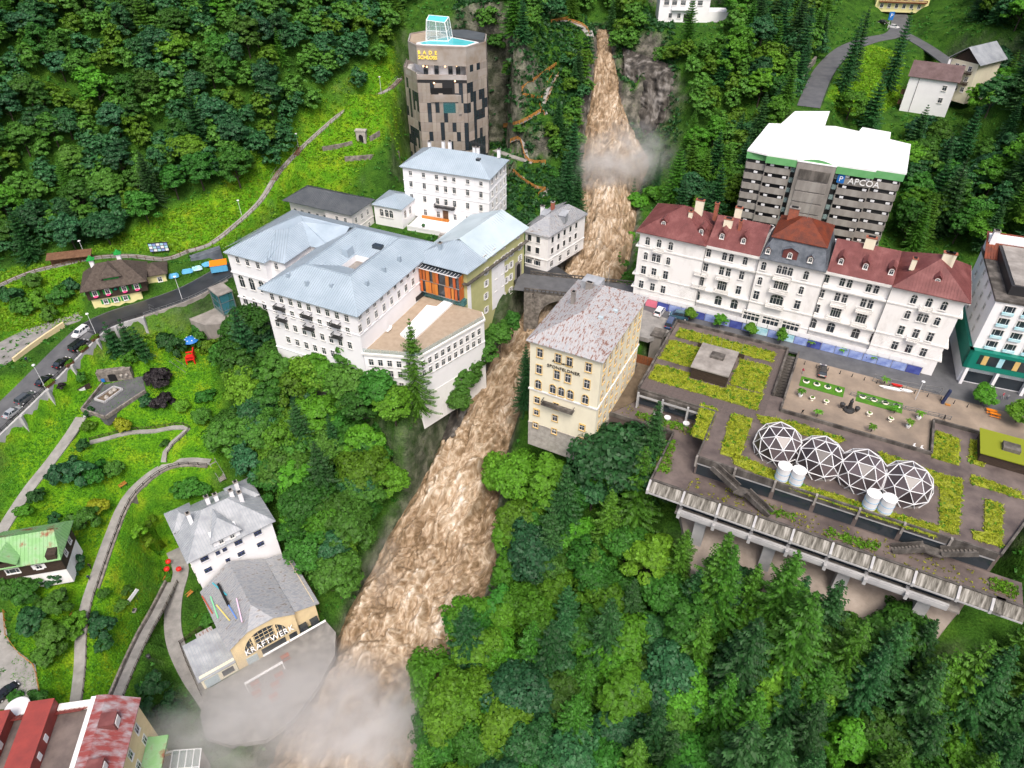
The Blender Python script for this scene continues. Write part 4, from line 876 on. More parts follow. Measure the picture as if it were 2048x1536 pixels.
HB.hip(0, 27.6, 0, 14.5, 15.6, 4.0, 'zinc', inset=7.5, over=.7)
for x, y in ((4,11),(9.5,9.2),(11.5,9.5),(20,8.0),(21.2,8.0),(26,12.5)): HB.chimney(x, y, 17, 21.0 if y < 10.5 else 19.5, .8, .8)
MB().prism([(21.8,4.6),(23,4.6),(23,5.8),(21.8,5.8)], 16, 18.9).build('skylight', 'glass', HB.r)
# terraces in front of it
tr = thing('stepped_terrace', 'white stepped hotel terrace with retaining walls and arched niches', 'terrace', (*HB.fr.w(4, -8), 0), HB.fr.a)
MB().box(0, 21, 0, 7.9, -1, 2.6).box(0, 21, -.1, .12, 2.6, 3.2).build('upper_terrace', 'plaster', tr); MB().box(3, 17, -5, -.02, -1.5, 1.2).box(3, 17, -5.15, -4.9, 1.2, 1.9).build('lower_terrace', 'plaster', tr)
MB().box(14, 17.5, -.05, 3, 2.62, 2.63).box(11,14,-3,0,1.3,1.7).box(11,14,-2,0,1.7,2.1).box(11,14,-1,0,2.1,2.5).build('steps', 'concrete', tr); MB().box(1.5, 10.5, 6.9, 7.6, 2.62, 3.3).build('timber_bench', 'wood_orange', tr)
for k in range(3): MB().poly([(x,-5.2,z) for x, z in arc_pts(1.2,1.9,.6)]).build('niche', 'brick', tr).location = (5+2.4*k, 0, -.8)
for x, y in ((10,-4),(5,1),(17,5)):
    p = tr.matrix_basis @ Vector((x, y, 2.6 if y > 0 else 1.2)); t = thing('potted_shrub', 'clipped round shrub in a pot on the white hotel terrace', 'potted plant', p, 0, 'clipped shrubs on the hotel terrace')
    MB().lathe((0,0,0), [(.3,0),(.42,.5)], 10).build('pot', 'concrete', t); MB().lathe((0,0,.5), [(.2,0),(.55,.25),(.6,.55),(.3,.9)], 10).build('foliage', 'leaf_dark', t)
# single-storey annex left of it
aw = P(748, 405, 8)
HC = Bld('garden_annex', 'single-storey white annex with arched windows and bluish zinc roof', aw.x, aw.y-1, 0.5, -22, [(0,0),(9.4,0),(9.4,10),(0,10)], 7.6, 'plaster'); HC.bands([7.1], 'trim', .5, .35)
HC.row(0, [(755,1278),(785,1278),(812,1285)], 'arch', 1.2, 2.4, org=z2); HC.hip(0, 9.4, 0, 10, 7.6, 1.9, 'zinc', over=.6); HC.grid(1, [2,5], [5.0], 'arch', 1.2, 2.4)
# dark-roofed house
d0 = P(572, 398, 9)
HD = Bld('annex_house', 'pinkish white two-storey house with dark charcoal hipped roof', d0.x+.6, d0.y+.6, -1, -24.8, [(0,0),(14,0),(14,-1.2),(23.4,-1.2),(23.4,9.5),(0,9.5)], 10, 'pink_white'); HD.bands([9.5], 'trim', .5, .35); HD.bands([4.6], 'trim', .25, .12)
HD.row(0, [(235,1252),(278,1265),(322,1287),(370,1297),(415,1308)], 'rect', .95, 1.8, org=z2); HD.row(2, [(487,1315),(537,1325)], 'rect', .95, 1.8, org=z2); HD.grid(3, [2,5,8], [7.2,3], 'rect', .95, 1.7); HD.grid(0, [2.2,5,7.8,10.6], [3], 'arch', 1.1, 1.8); HD.grid(2, [2.4,6.4], [3], 'arch', 1.1, 1.8)
HD.hip(0, 23.4, -1.2, 9.5, 10, 2.9, 'zinc_dark', over=.8, inset=5.6)
# ------------------------------------------------------------------ grey-roofed town house by the bridge
HG = Bld('town_house', 'white three-storey town house with patched tin roof and shop windows by the bridge', 9.75-6.9*math.cos(math.radians(-28)), 173.9-6.9*math.sin(math.radians(-28)), -.2, -28, [(0,0),(6.9,0),(10.3,17.4),(0,17)], 11.0, 'plaster_old')
HG.bands([10.5], 'trim', .5, .35); HG.bands([3.4], 'trim', .3, .15); HG.row(0, [(478,228),(530,238)], 'rect', 1.1, 1.8, org=z7, fr='frame_dark'); HG.row(0, [(475,293),(525,303)], 'rect', 1.1, 1.8, org=z7, fr='frame_dark'); HG.row(0, [(472,365),(523,378)], 'dark', 2.0, 1.5, org=z7)
HG.grid(1, [2,4.8,7.6,10.4,13.2], [9.2,5.9], 'rect', 1.0, 1.7, fr='frame_dark'); HG.grid(1, [2,6,10,14], [1.9], 'rect', 1.3, 1.8)
lettering(HG, 0, 900+500/3, 400+352/3, 'JUWELIER  UHREN', .55)
HG.roof([[(-.5,-.5,11),(7.4,-.5,11),(4.8,5,15)], [(7.4,-.5,11),(10.9,17.9,11),(6.8,13,15),(4.8,5,15)], [(10.9,17.9,11),(-.5,17.5,11),(6.8,13,15)], [(-.5,17.5,11),(-.5,-.5,11),(4.8,5,15),(6.8,13,15)]], 'tin_rust2', .7)
for x, y in ((3,6),(7.6,8)): MB().box(x-.9,x+.9,y-1,y+1,12,14.2).poly([(x-1.1,y-1.2,14.2),(x+1.1,y-1.2,14.2),(x+1.1,y+1.6,14.9),(x-1.1,y+1.6,14.9)]).build('dormer', 'tin_grey', HG.r)
HG.chimney(3.6, 9.5, 13, 16.3, .9, .9, 'brick'); HG.chimney(1.2, 8, 12, 15.2, .9, .9)
# ------------------------------------------------------------------ stone arch bridge
br0 = P(1048, 583, 0); br1 = P(1262, 606, 0); bd = (br1-br0); bang = math.atan2(bd.y, bd.x); BL = bd.length
bt = thing('stone_bridge', 'old stone arch bridge carrying the dark asphalt street over the torrent', 'bridge', br0, bang)
mb = MB(); n = 14; xs = [BL*k/n for k in range(n+1)]; c_, rr_ = 10.5, 6.6
lowz = lambda x: -13 if abs(x-c_) >= rr_ else -9+7.2*math.sqrt(max(0, 1-((x-c_)/rr_)**2))
pr = [(0,-13)]+[(c_-rr_,-13)]+[(c_+rr_*math.cos(math.pi-math.pi*k/12), -9+7.2*math.sin(math.pi*k/12)) for k in range(13)]+[(c_+rr_,-13),(BL,-13),(BL,-.1),(0,-.1)]
i0 = len(mb.v)
for y in (0, 9.5): mb.v += [(x, y, z) for x, z in pr]
m_ = len(pr); mb.f.append(tuple(range(m_))); mb.m.append(0); mb.f.append(tuple(m_+k for k in reversed(range(m_)))); mb.m.append(0)
for k in range(m_): j = (k+1) % m_; mb.f.append((k, m_+k, m_+j, j)); mb.m.append(0)
mb.build('arch_body', 'stone', bt); MB().box(-3, BL+1, .3, 9.2, -.1, .03).build('carriageway', 'asphalt', bt)
for y in (0, 9.2): 
    MB().box(0, BL, y-.05, y+.3, .9, 1.1).box(0, BL, y-.05, y+.3, -.1, .25).build('parapet', 'concrete_dark', bt)
    for k in range(int(BL/1.1)): o = MB().box(-.16,.16,-.05,.25,.25,.9).mesh('baluster','concrete_dark') if (k == 0 and y == 0) else bmesh_; bmesh_ = o; obj('baluster', o, bt, (.3+1.1*k, y, 0))
# ------------------------------------------------------------------ round tower hotel
TF = [(-13.6,-2.5),(-8.6,-10),(7.4,-10.6),(13.6,-4),(13.6,6),(7,11),(-7,11),(-13.6,7)]
TX, TY = -22.0, 250.0
TB = Bld('tower_hotel', 'tall many-sided hotel tower clad in brown panels with rooftop pool', TX, TY, -.5, 0, TF, 33.2, 'frame_dark'); TB.root.scale = (1, 1, 1.0)
FH = 3.15
pw = {}
def tpanel(w, h, m, name):
    k = (round(w, 2), round(h, 2), m)
    if k not in pw: pw[k] = MB().box(.02, w-.02, -.09, 0, .03, h-.03).mesh(name, m)
    return pw[k]
for e in (0, 1, 2, 3, 7):
    a, b = TB.edge(e); L = (b-a).length; n = max(4, round(L/1.32)); w = L/n
    for f in range(11 if e != 1 else 10):
        k = 0
        while k < n:
            z = .6+FH*f; r = random.random(); isw = r < (.42 if e != 1 else .34) and f < 10
            span = 1 if (isw or k == n-1) else random.choice((1,1,2)); ww = w*span; off = random.choice((.02,.05,.09))
            if e == 1 and 7 <= f and 6 <= k <= 8: k += 1; continue
            p, rr2 = TB.at(e, k*w, z, .02 if isw else off)
            if isw:
                o = obj('window', tpanel(ww*.98, FH, 'glass', 'window'), TB.root, p, rr2)
                fk = ('f', round(ww, 2))
                if fk not in pw: pw[fk] = MB().box(0,.08,-.16,-.02,0,FH).box(ww-.1,ww-.02,-.16,-.02,0,FH).box(.08,ww-.1,-.16,-.02,FH*.45,FH*.45+.07).mesh('frame', 'frame_dark')
                obj('frame', pw[fk], o)
            else: obj('panel', tpanel(ww, FH, 'tower_panel', 'panel'), TB.root, p, rr2)
            k += span
# upper storeys: recessed loggias and crown
core = [(-10,1),(-6,-6),(5,-6.5),(10.5,-2),(11,6),(6,9.5),(-6,9.5),(-11,6)]
MB().prism(core, 33.1, 40.6).build('recessed_storey', 'plaster', TB.root)
ring(MB(), TF, 33.1, 1.5, .12, inn=.3).build('balcony_parapet', 'tower_panel', TB.root); MB().prism(offset(TF, -.1), 33.05, 33.35).build('balcony_floor', 'trim', TB.root)
up = [(-11.5,-3.2),(-8.2,-8.6),(7.4,-10.6),(13.6,-4),(13.6,6),(7,11),(-7,11),(-12,7)]
MB().prism(up, 37.2, 42.4).build('crown', 'tower_panel', TB.root)
for e_, u0, u1 in ((2,0,9),(3,0,10)):
    a, b = Vector(up[e_]), Vector(up[e_+1]); d = (b-a).normalized(); L = (b-a).length; n = int(L/1.5)
    for k in range(n):
        p = a+d*(k*L/n); o = obj('window' if k in (1,3) else 'panel', MB().box(.02, L/n-.02, -.1, .3, 0, 4.1).mesh('panel', 'glass' if k in (1,3) else 'tower_panel'), TB.root, (p.x, p.y, 33.2), math.atan2(d.y, d.x))
for x in (-6,-2.5,2,4.5): MB().box(x-.7, x+.7, -6.75, -6.45, 33.4, 36.6).build('glazed_door', 'glass', TB.root)
for x, z in ((-6.5,36.4),(-5.4,36.2),(.5,36.3),(4.2,36.5),(-3.2,31.8),(3.6,32.4)): MB().lathe((x,-8.2 if z > 33 else -10.4, z), [(.05,0),(.28,.2),(.28,.4),(.05,.6)], 8).build('globe_lamp', 'lamp_warm', TB.root)
# two loggias cut into the front
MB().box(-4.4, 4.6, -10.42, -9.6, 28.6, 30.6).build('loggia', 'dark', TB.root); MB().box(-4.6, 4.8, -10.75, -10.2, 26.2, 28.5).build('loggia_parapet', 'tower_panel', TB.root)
MB().box(-.6, 4.4, -10.5, -9.6, 22.6, 26.1).build('loggia', 'glass_teal', TB.root); MB().bar((4.9,-10.3,22.4),(4.9,-10.3,28.4),1.6,1.0).build('loggia_fin', 'tower_panel', TB.root)
for k, t_ in enumerate(('B  A  D  E', 'SCHLOSS')): o = obj('lettering', text_mesh(t_, 1.5, .08, 'sign_gold'), TB.root, (-4.8, -9.32-.1, 41.0-1.45*k)); o.rotation_euler = (math.pi/2, 0, math.atan2(-2, 15.6))
# roof: pool, dark deck, glass house
ring(MB(), up, 42.3, .7, .03, inn=.4).build('roof_parapet', 'tower_panel', TB.root)
pool = [(-7.6,-6),(-6.2,-7.6),(7.6,-9.2),(10.4,-5.2),(1,1.5)]
MB().prism(offset(pool, .7), 42.4, 43.1).build('pool_rim', 'white_paint', TB.root); MB().prism(pool, 42.5, 43.13).build('pool_water', 'pool', TB.root)
MB().prism([(3.5,1.5),(12.8,-3.6),(13.2,5.8),(6.8,10.6),(-2,10.6)], 42.4, 43.3).build('roof_membrane', 'zinc_dark', TB.root)
MB().prism([(-11,-2),(-7,-6),(-1,2),(-3,10.3),(-6.8,10.3),(-11.5,6.6)], 42.4, 42.7).build('sun_deck', 'deck_wood', TB.root)
gh = [(-5.6,-3.2),(1.6,-4.2),(2.6,1.2),(-4.8,1.6)]
gt = [(x, y, 47.8) for x, y in gh]; gt = [(-5.2,-1.8,48.8),(.6,-2.4,48.2),(1.8,.8,49.2),(-4.6,1.4,49.6)]
gb = [(x, y, 43.2) for x, y in gh]
o = MB(); 
for k in range(4): o.poly([gb[k], gb[(k+1)%4], gt[(k+1)%4], gt[k]])
o.build('glass_house', 'glass_clear', TB.root); MB().poly(gt).build('glass_house_roof', 'pool', TB.root)
o = MB()
for k in range(4):
    j = (k+1) % 4; o.bar(gb[k], gt[k], .2, .2).bar(gt[k], gt[j], .2, .2).bar(gb[k], gb[j], .2, .2); m_a = Vector(gb[k]).lerp(Vector(gb[j]), .5); m_b = Vector(gt[k]).lerp(Vector(gt[j]), .5); o.bar(m_a, m_b, .14, .14).bar(Vector(gb[k]).lerp(Vector(gt[k]), .5), Vector(gb[j]).lerp(Vector(gt[j]), .5), .12, .12)
o.build('glass_house_frame', 'white_paint', TB.root)
# ------------------------------------------------------------------ parking garage
gp_ = P(1497, 305, 27)
PG = Bld('parking_garage', 'tall concrete parking garage with white roof and green fascia behind the hotel', gp_.x+.5, gp_.y+1.2, -1.3, -24, [(0,0),(39,0),(37,31),(2,31)], 26.6, 'frame_dark', z0=0)
def gband(u0, u1, y, z, h, name='parapet_panel', m='concrete'):
    o = MB().box(0, u1-u0, -.25, 0, 0, h).mesh(name, m); return obj(name, o, PG.root, (u0, y, z))
for f in range(9):
    z = .4+2.9*f
    for u0, u1, y in ((0,5.2,-.2),(5.2,11.8,-1.0),(24.6,32.4,-1.0),(32.4,39,-.2)):
        p = gband(u0, u1-.08, y, z, 1.75)
        for q in ((u0+u1)/2-.2,) if u1-u0 < 6 else (u0+1.2, u1-1.6): gband(q, q+1.0, y-.03, z+1.95, .55, 'vent_box', 'metal_white')
    MB().box(0, .25, 0, 3, z, z+1.7).build('side_panel', 'concrete', PG.root).location = (-.25, 0, 0); MB().box(0, .25, 0, 3, z, z+1.7).build('side_panel', 'concrete', PG.root).location = (39, 0, 0)
    for u in (11.9, 23.2): gband(u, u+1.1, -.6, z+1.0, 1.3, 'stair_window', 'glass_clear')
for u in (5.2, 11.8, 24.6, 32.4): MB().box(u-.15, u+.15, -.95, 0, 0, 26).build('fin', 'concrete', PG.root)
MB().box(13.2, 23, -2.2, 0, 0, 28.2).build('stair_tower', 'concrete', PG.root)
for f in range(8): gband(14.2, 22, -2.2, 2+3.1*f, 2.7, 'tower_panel', 'concrete_dark' if f > 6 else 'concrete')
for u0, u1, y in ((-.4,5.0,-.3),(5.0,13.1,-1.6),(23.1,32.6,-1.6),(32.6,39.6,-.3)): gband(u0, u1, y, 26.4, 1.9, 'fascia', 'green_fascia')
o = MB(); n = 10
pts = [(13.2+9.8*k/n, 28.25+1.1*math.sin(math.pi*k/n)) for k in range(n+1)]
o.poly([(x, -2.0, z) for x, z in pts]).build('arched_fascia', 'green_fascia', PG.root)
rp = [PG.fr.l(*PXY(x, y, 27.5)) for x, y in ((1494,303),(1532,310),(1600,318),(1612,300),(1690,306),(1684,330),(1757,347),(1762,337),(1810,352),(1822,288),(1780,278),(1782,264),(1725,254),(1718,262),(1672,252),(1650,251),(1660,222),(1590,222),(1562,247),(1538,246))]
rp[2] = (13.1,-1.8); rp[3] = (13.2,.5); rp[4] = (23,.5); rp[5] = (23.1,-1.8); rp[0] = (-.5,-.5); rp[1] = (5,-1.8); rp[6] = (32.6,-1.8); rp[7] = (32.7,-.5); rp[8] = (39.8,-.5)
MB().prism(rp, 28.3, 28.75).build('roof', 'white_sheet', PG.root); PG.r = None
MB().prism([(13.1,-2.3),(23.1,-2.3),(23.1,.6),(13.1,.6)], [28.2,28.2,29.4,29.4], [28.4,28.4,29.5,29.5]).build('tower_roof', 'white_sheet', PG.root)
o = obj('lettering', text_mesh('APCOA', 2.3, .1, 'white_paint'), PG.root, (30.6, -1.7, 24.9)); o.rotation_euler = (math.pi/2, 0, 0)
MB().box(24.0, 25.8, -1.4, -1.2, 23.9, 26.2).build('parking_sign', 'blue_paint', PG.root); o = obj('lettering', text_mesh('P', 2.0, .05, 'white_paint'), PG.root, (24.9, -1.48, 25.0)); o.rotation_euler = (math.pi/2, 0, 0)
MB().box(30, 38, -3.2, -1.3, 5.6, 6.0).box(30.2, 37.8, -3, -1.3, 2.6, 5.6, 1).build('entrance_canopy', ['orange_paint','glass'], PG.root)
# ------------------------------------------------------------------ white and teal shop building on the right
HL = Bld('shop_building', 'white shop and flat building with teal band above the street shops', 100.4, 125.4, 0, -21, [(0,0),(26,0),(26,24),(0,24)], 21, 'plaster')
MB().box(-.6, 26, -1.3, .2, 4.6, 9.2).box(-.6, .2, -1.3, 20, 4.6, 9.2).build('teal_band', 'teal_paint', HL.root); MB().box(1.6, 25, -1.36, -1.2, 6.0, 8.4).build('band_window', 'glass', HL.root)
for k in range(8): MB().box(2.4+3*k, 3.4+3*k, -1.40, -1.37, 6.05, 8.35).build('curtain', 'banner_teal' if k % 2 else 'ochre', HL.root)
for k in range(4):
    MB().box(1.0+6*k, 6.4+6*k, -.08, .02, .3, 3.0).build('shop_window', 'glass', HL.root); MB().box(1.0+6*k, 6.4+6*k, -.2, .02, 3.2, 4.5).build('clerestory', 'glass_clear', HL.root); MB().box(.3+6*k, .9+6*k, -1.2, 0, 0, 4.6).build('pier', 'plaster', HL.root)
for f in range(4):
    for k in range(7):
        w_ = HL.win(0, 3+3.5*k, 10.8+2.9*f, 'dark', 2.1, 1.5, fr='frame'); MB().box(-1.1,1.1,-.45,-.15,-.5,.1).build('flower_box', 'banner_teal', w_)
    HL.grid(3, [4,9,14,19], [10.8+2.9*f], 'rect', 1.1, 1.5)
MB().box(-.3,26.3,-.3,24.3,21,21.5).box(2.2,26,2.6,22,21.5,23.6,1).build('roof', ['concrete_dark','frame_dark'], HL.root); MB().box(2.8,26,3.2,21.5,23.6,23.75).build('roof_membrane', 'concrete', HL.root); MB().box(0,26,22,24.2,21.5,25).build('rear_gable', 'plaster', HL.root)
HL.r = HL.roof([[(-.4,18,21.6),(26,18,21.6),(26,24.6,25.2),(-.4,24.6,25.2)]], 'tin_red2', .6, name='rear_roof'); HL.chimney(.8, 22, 23, 26.6, 1.2, 1.0)
# ------------------------------------------------------------------ congress centre: stepped concrete decks
def S(u0, u1, v0, v1): return [(u0,v0),(u1,v0),(u1,v1),(u0,v1)]
CC = thing('congress_centre', 'weathered concrete congress centre with planted roof decks on piers above the ravine', 'building', (*g0, 0), FG.a)
MB().prism([(13.6,-35.4),(31,-35.4),(43,-34),(43,-24.4),(40.6,-24.4),(40.6,-5.7),(13.6,-5.7)], -5, .3).build('roof_deck', 'paving_wet', CC)
MB().prism([(31,-50.8),(84,-50.8),(90,-36),(90,-18),(72.4,-18),(72.4,-29),(43,-29),(43,-34.02),(31,-35.42)], -4.6, .3).build('dome_deck', 'paving_wet', CC)
MB().prism([(24,-57.3),(89,-57.3),(89,-50.82),(30.9,-50.82),(30.9,-35.5),(13.5,-35.5),(13.5,-20),(9,-20),(9,-41.5),(24,-41.5)], -7.2, -4.2).build('lower_terrace', 'paving_wet', CC)
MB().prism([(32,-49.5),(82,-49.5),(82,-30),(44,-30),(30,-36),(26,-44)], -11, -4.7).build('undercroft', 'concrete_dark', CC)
MB().prism([(30,-50),(84,-50),(84,-34),(30,-36)], -22, -10.9).build('sand_wall', 'sand', CC); MB().prism([(36,-61.5),(46,-63.5),(62,-62.2),(79,-61),(84,-49.9),(29,-49.9)], [-27,-27,-27,-27,-22,-22], [-19.6,-20.2,-19.9,-19.4,-14.5,-14.5]).build('sand_bank', 'sand', CC)
mt_ = [MB().box(0, 1, 0, 1, 0, 1).mesh('tile', 'paving_wet')]
tl = MB().box(.03, 1.17, .03, 1.17, 0, .03).mesh('tile', 'paving_wet'); cnt = 0
for i in range(22):
    for j in range(24):
        u, v = 13.9+1.2*i, -35.2+1.2*j
        if (31.5 < u < 40 or v < -31.3) and cnt < 300: obj('tile', tl, CC, (u, v, .3)); cnt += 1
def para(pts, z, h=1.0, w=.3, m='concrete_dark', out=0):
    for a, b in zip(pts[:-1], pts[1:]): MB().bar((a[0],a[1],z+h/2), (b[0],b[1],z+h/2), w, h).build('parapet', m, CC)
para([(13.6,-35.4),(13.6,-5.6),(40.6,-5.6)], .1, .9, .45); para([(40.6,-6),(40.6,-24.6)], .1, 1.2, .4); para([(43.1,-6),(43.1,-24.6)], -.1, 1.2, .4)
para([(31,-50.8),(31,-35.5),(13.6,-35.5)], .1, .55, .35); para([(43.1,-26),(43.1,-29.1),(72.3,-29.1),(72.3,-18),(90,-18)], .1, 1.0, .4); para([(84,-50.8),(90,-36),(90,-18)], .1, .8, .4)
para([(24,-57.2),(24,-41.5),(9,-41.5),(9,-22)], -4.3, 1.1, .35)
# front bays of the upper deck and of the lower terrace
for k in range(7):
    u = 31+7.55*k; MB().box(u+.25, u+7.3, -51.1, -50.75, -.7, .95).build('deck_parapet', 'concrete_dark', CC); MB().box(u+.25, u+7.3, -51.0, -50.8, -1.15, -.75).build('white_rail', 'concrete_light', CC); MB().box(u-.2, u+.2, -51.4, -50.7, -1.6, 1.0).build('deck_post', 'concrete', CC); MB().box(u+.4, u+7.2, -50.85, -50.82, -3.9, -1.3).build('glazing', 'glass', CC)
for k in range(10):
    u = 24+6.9*k-(1.8 if k == 9 else 0)
    if k < 9 or True:
        w = 6.5 if u+6.9 < 90 else 4.6
        MB().prism([(0,-.7),(w,-.7),(w,1.0),(0,1.0)], [-.5,-.5,-.5,-.5], [-.2,-.2,1.55,1.55]).build('terrace_parapet', 'concrete_streak', CC).location = (u+.25, -58.1, -4.75); MB().box(0, w, 0, .3, 0, .35).build('white_rail', 'concrete_light', CC).location = (u+.25, -58.9, -5.5)
        MB().box(0, w, .75, 1.25, 0, .2).build('coping', 'concrete_dark', CC).location = (u+.25, -58.1, -3.25); MB().prism([(-.2,-.9),(.22,-.9),(.22,.9),(-.2,.9)], [-.9]*4, [.1,.1,1.5,1.5]).build('terrace_post', 'concrete_light', CC).location = (u, -58.1, -4.7)
    if 1 <= k <= 7:
        MB().box(0, 6.75, 0, .5, 0, 1.5).box(.3, 6.4, -.08, 0, .3, 1.2).build('lower_beam', 'concrete_light', CC).location = (u-.1, -58.6, -9.0); MB().box(0, 6.9, 1.2, 1.3, -1, 1.6).build('glazing', 'glass', CC).location = (u, -58.3, -7.0); MB().box(-.3,.3,-.9,1.2,-.2,1.2).build('bracket', 'concrete_light', CC).location = (u, -58.4, -8.8)
MB().box(30, 81, -58.2, -49, -9.2, -8.8).build('lower_slab', 'concrete', CC)
for u in (35.2, 48.8, 62.4, 76): MB().prism(S(u-1.1, u+1.1, -57, -54.6), -30, -9.2).build('pier', 'concrete_light', CC)
# south facade below the square roof
MB().box(14, 30.8, -35.62, -35.5, -3.6, -1.4).build('glazing', 'glass', CC)
for u in (14, 19.6, 25.2, 30.6): MB().box(u-.2, u+.2, -36.6, -35.5, -4.2, .2).build('column', 'concrete_light', CC)
MB().box(13.6, 31, -36.3, -35.6, -1.3, .3).build('fascia', 'concrete_dark', CC); MB().box(13.8, 30.8, -36.4, -36.3, -1.0, -.5).build('white_rail', 'concrete_light', CC)
for u in (19, 21.4, 25.6): MB().lathe((u,-37.4,-4.2), [(.5,0),(.75,.7),(.75,.8)], 12).build('planter', 'metal_white', CC)
# sunken stairs
def flight(u0, v0, z0, u1, v1, z1, w, n, name='stair'):
    a = Vector((u0,v0,z0)); b = Vector((u1,v1,z1)); d = Vector((u1-u0, v1-v0, 0)); L = d.length; d.normalize(); r = Vector((d.y,-d.x,0))
    sm = MB().box(-L/n*.55, L/n*.55, -w/2, w/2, -.35, 0).mesh('step', 'concrete_dark'); ang = math.atan2(d.y, d.x)
    for k in range(n): q = a.lerp(b, (k+.5)/n); obj('step', sm, CC, q, ang)
    for s_ in (-1, 1): MB().bar(a+r*(s_*w/2)+Vector((0,0,.35)), b+r*(s_*w/2)+Vector((0,0,.35)), .25, 1.1).build('stair_parapet', 'concrete_dark', CC)
flight(41.85, -24, -3.2, 41.85, -7, -.1, 2.1, 18)
MB().box(40.7, 43, -24.4, -6, -4.6, -3.3).build('stairwell_floor', 'concrete_dark', CC)
flight(34.4, -51.7, .2, 40.0, -53.2, -2.1, 1.5, 10); MB().box(39.4,42.4,-54.4,-52.2,-2.4,-2.1).build('landing', 'concrete_dark', CC); flight(41.8, -53.4, -2.1, 47.0, -55.0, -4.2, 1.5, 10)
flight(80.5, -51.6, .2, 75.5, -52.2, -2.1, 1.5, 9); MB().box(72.6,75.8,-53.2,-51.4,-2.4,-2.1).build('landing', 'concrete_dark', CC); flight(72.8, -52.4, -2.1, 68.2, -53.4, -4.2, 1.5, 9)
# roof hut
MB().box(22.7, 30.6, -26.3, -16.6, .3, 3.3).build('roof_hut', 'wood_dark', CC); MB().box(22.4, 30.9, -26.6, -16.3, 3.3, 3.6).box(25.4,28.4,-21.5,-19.4,3.6,4.2,1).build('hut_roof', ['concrete','concrete_dark'], CC)
for k in range(3): MB().prism(S(23.4+2.6*k, 25.2+2.6*k, -15.9, -14.4), .3, [1.2,1.2,1.9,1.9]).build('skylight', 'white_paint', CC)
for k in range(5): MB().tube([(21.5+2.4*k,-13.6,.3),(21.5+2.4*k,-13.6,5.2)], .04, 5).build('flagpole', 'metal', CC)
MB().bar((21,-13.8,.9),(32,-13.8,.9),.1,1.2).build('trellis', 'wood_dark', CC)
# planting beds
BEDS = [S(15,38.2,-12.2,-8.2), S(14.4,22.6,-22.6,-14.2), S(31.4,38.4,-24.6,-14.3), [(14.5,-31),(38.6,-31),(38.6,-25.4),(31,-25.4),(31,-27),(22.4,-27),(22.4,-25),(14.5,-25)]]
def pxl(pts, z=.3): return [FG.l(*PXY(x, y, z)) for x, y in pts]
BEDS += [pxl(q) for q in ([(1402,808),(1434,818),(1412,882),(1384,872)][::-1], [(1462,828),(1506,838),(1478,920),(1440,908)][::-1], [(1512,830),(1590,845),(1690,880),(1672,890),(1600,868),(1528,850)][::-1], [(1760,905),(1885,950),(1925,960),(1915,1070),(1880,1060),(1880,975),(1850,955),(1755,920)][::-1], [(1460,905),(1500,920),(1620,975),(1880,1055),(1870,1075),(1600,985),(1470,930)][::-1], [(1872,862),(1918,878),(1918,932),(1862,915)][::-1], [(1940,878),(1970,892),(1965,935),(1938,925)][::-1], [(1942,950),(2040,985),(2048,1000),(1942,968)][::-1], [(1970,998),(2005,1010),(2003,1095),(1945,1078),(1946,1062),(1968,1065)][::-1])]
for b_ in BEDS: MB().prism(b_, .25, .48).build('planting_bed', 'dry_turf', CC)
LOWB = [pxl(q, -4.2) for q in ([(1318,885),(1352,882),(1338,945),(1310,942)][::-1], [(1520,1005),(1590,1030),(1590,1045),(1510,1015)][::-1], [(1660,1060),(1760,1090),(1750,1105),(1650,1072)][::-1])]
LOWB += [S(15,29,-39.6,-37.8), S(84,88,-55,-52)]
for b_ in LOWB: MB().prism(b_, -4.25, -4.0).build('planting_bed', 'soil', CC)
# corner pavilion of the deck on the far right
MB().box(80.5, 90, -27, -19.5, .3, 2.6).box(80.2, 90.3, -27.3, -19.2, 2.6, 2.8, 1).build('moss_roof_hut', ['wood_dark','dry_grass'], CC); MB().box(84,87,-24.6,-22.4,2.8,3.6).build('roof_light', 'concrete_dark', CC)
# geodesic domes
def dome(c, label):
    t = thing('geodesic_dome', label, 'dome', (*FG.w(*c), .3), FG.a+random.random(), 'geodesic glass domes on the congress deck')
    bm = bmesh.new(); bmesh.ops.create_icosphere(bm, subdivisions=2, radius=4.75); bm.verts.ensure_lookup_table()
    for e in bm.edges:
        a, b = e.verts[0].co, e.verts[1].co
        if (a.z+b.z)/2 > -1.4: MB().tube([(a.x,a.y,a.z+1.7),(b.x,b.y,b.z+1.7)], .09, 5).build('strut', 'metal_white', t)
    for f in bm.faces:
        c_ = f.calc_center_median()
        if c_.z > -1.4: MB().poly([(v.co.x*.985, v.co.y*.985, v.co.z*.985+1.7) for v in f.verts]).build('glass_panel', 'glass_brown', t)
    bm.free(); MB().lathe((0,0,0), [(4.2,-.1),(4.3,.5)], 20).build('base_ring', 'concrete', t); return t
for c, l in (((44.6,-42.0),'geodesic glass dome at the end of the row beside the wide grass strip'), ((52.5,-42.4),'geodesic glass dome beside the first pair of tanks'), ((60.1,-42.6),'geodesic glass dome between two domes, above the second pair of tanks'), ((67.9,-42.3),'geodesic glass dome at the end of the row by the paved corner')): dome(c, l)
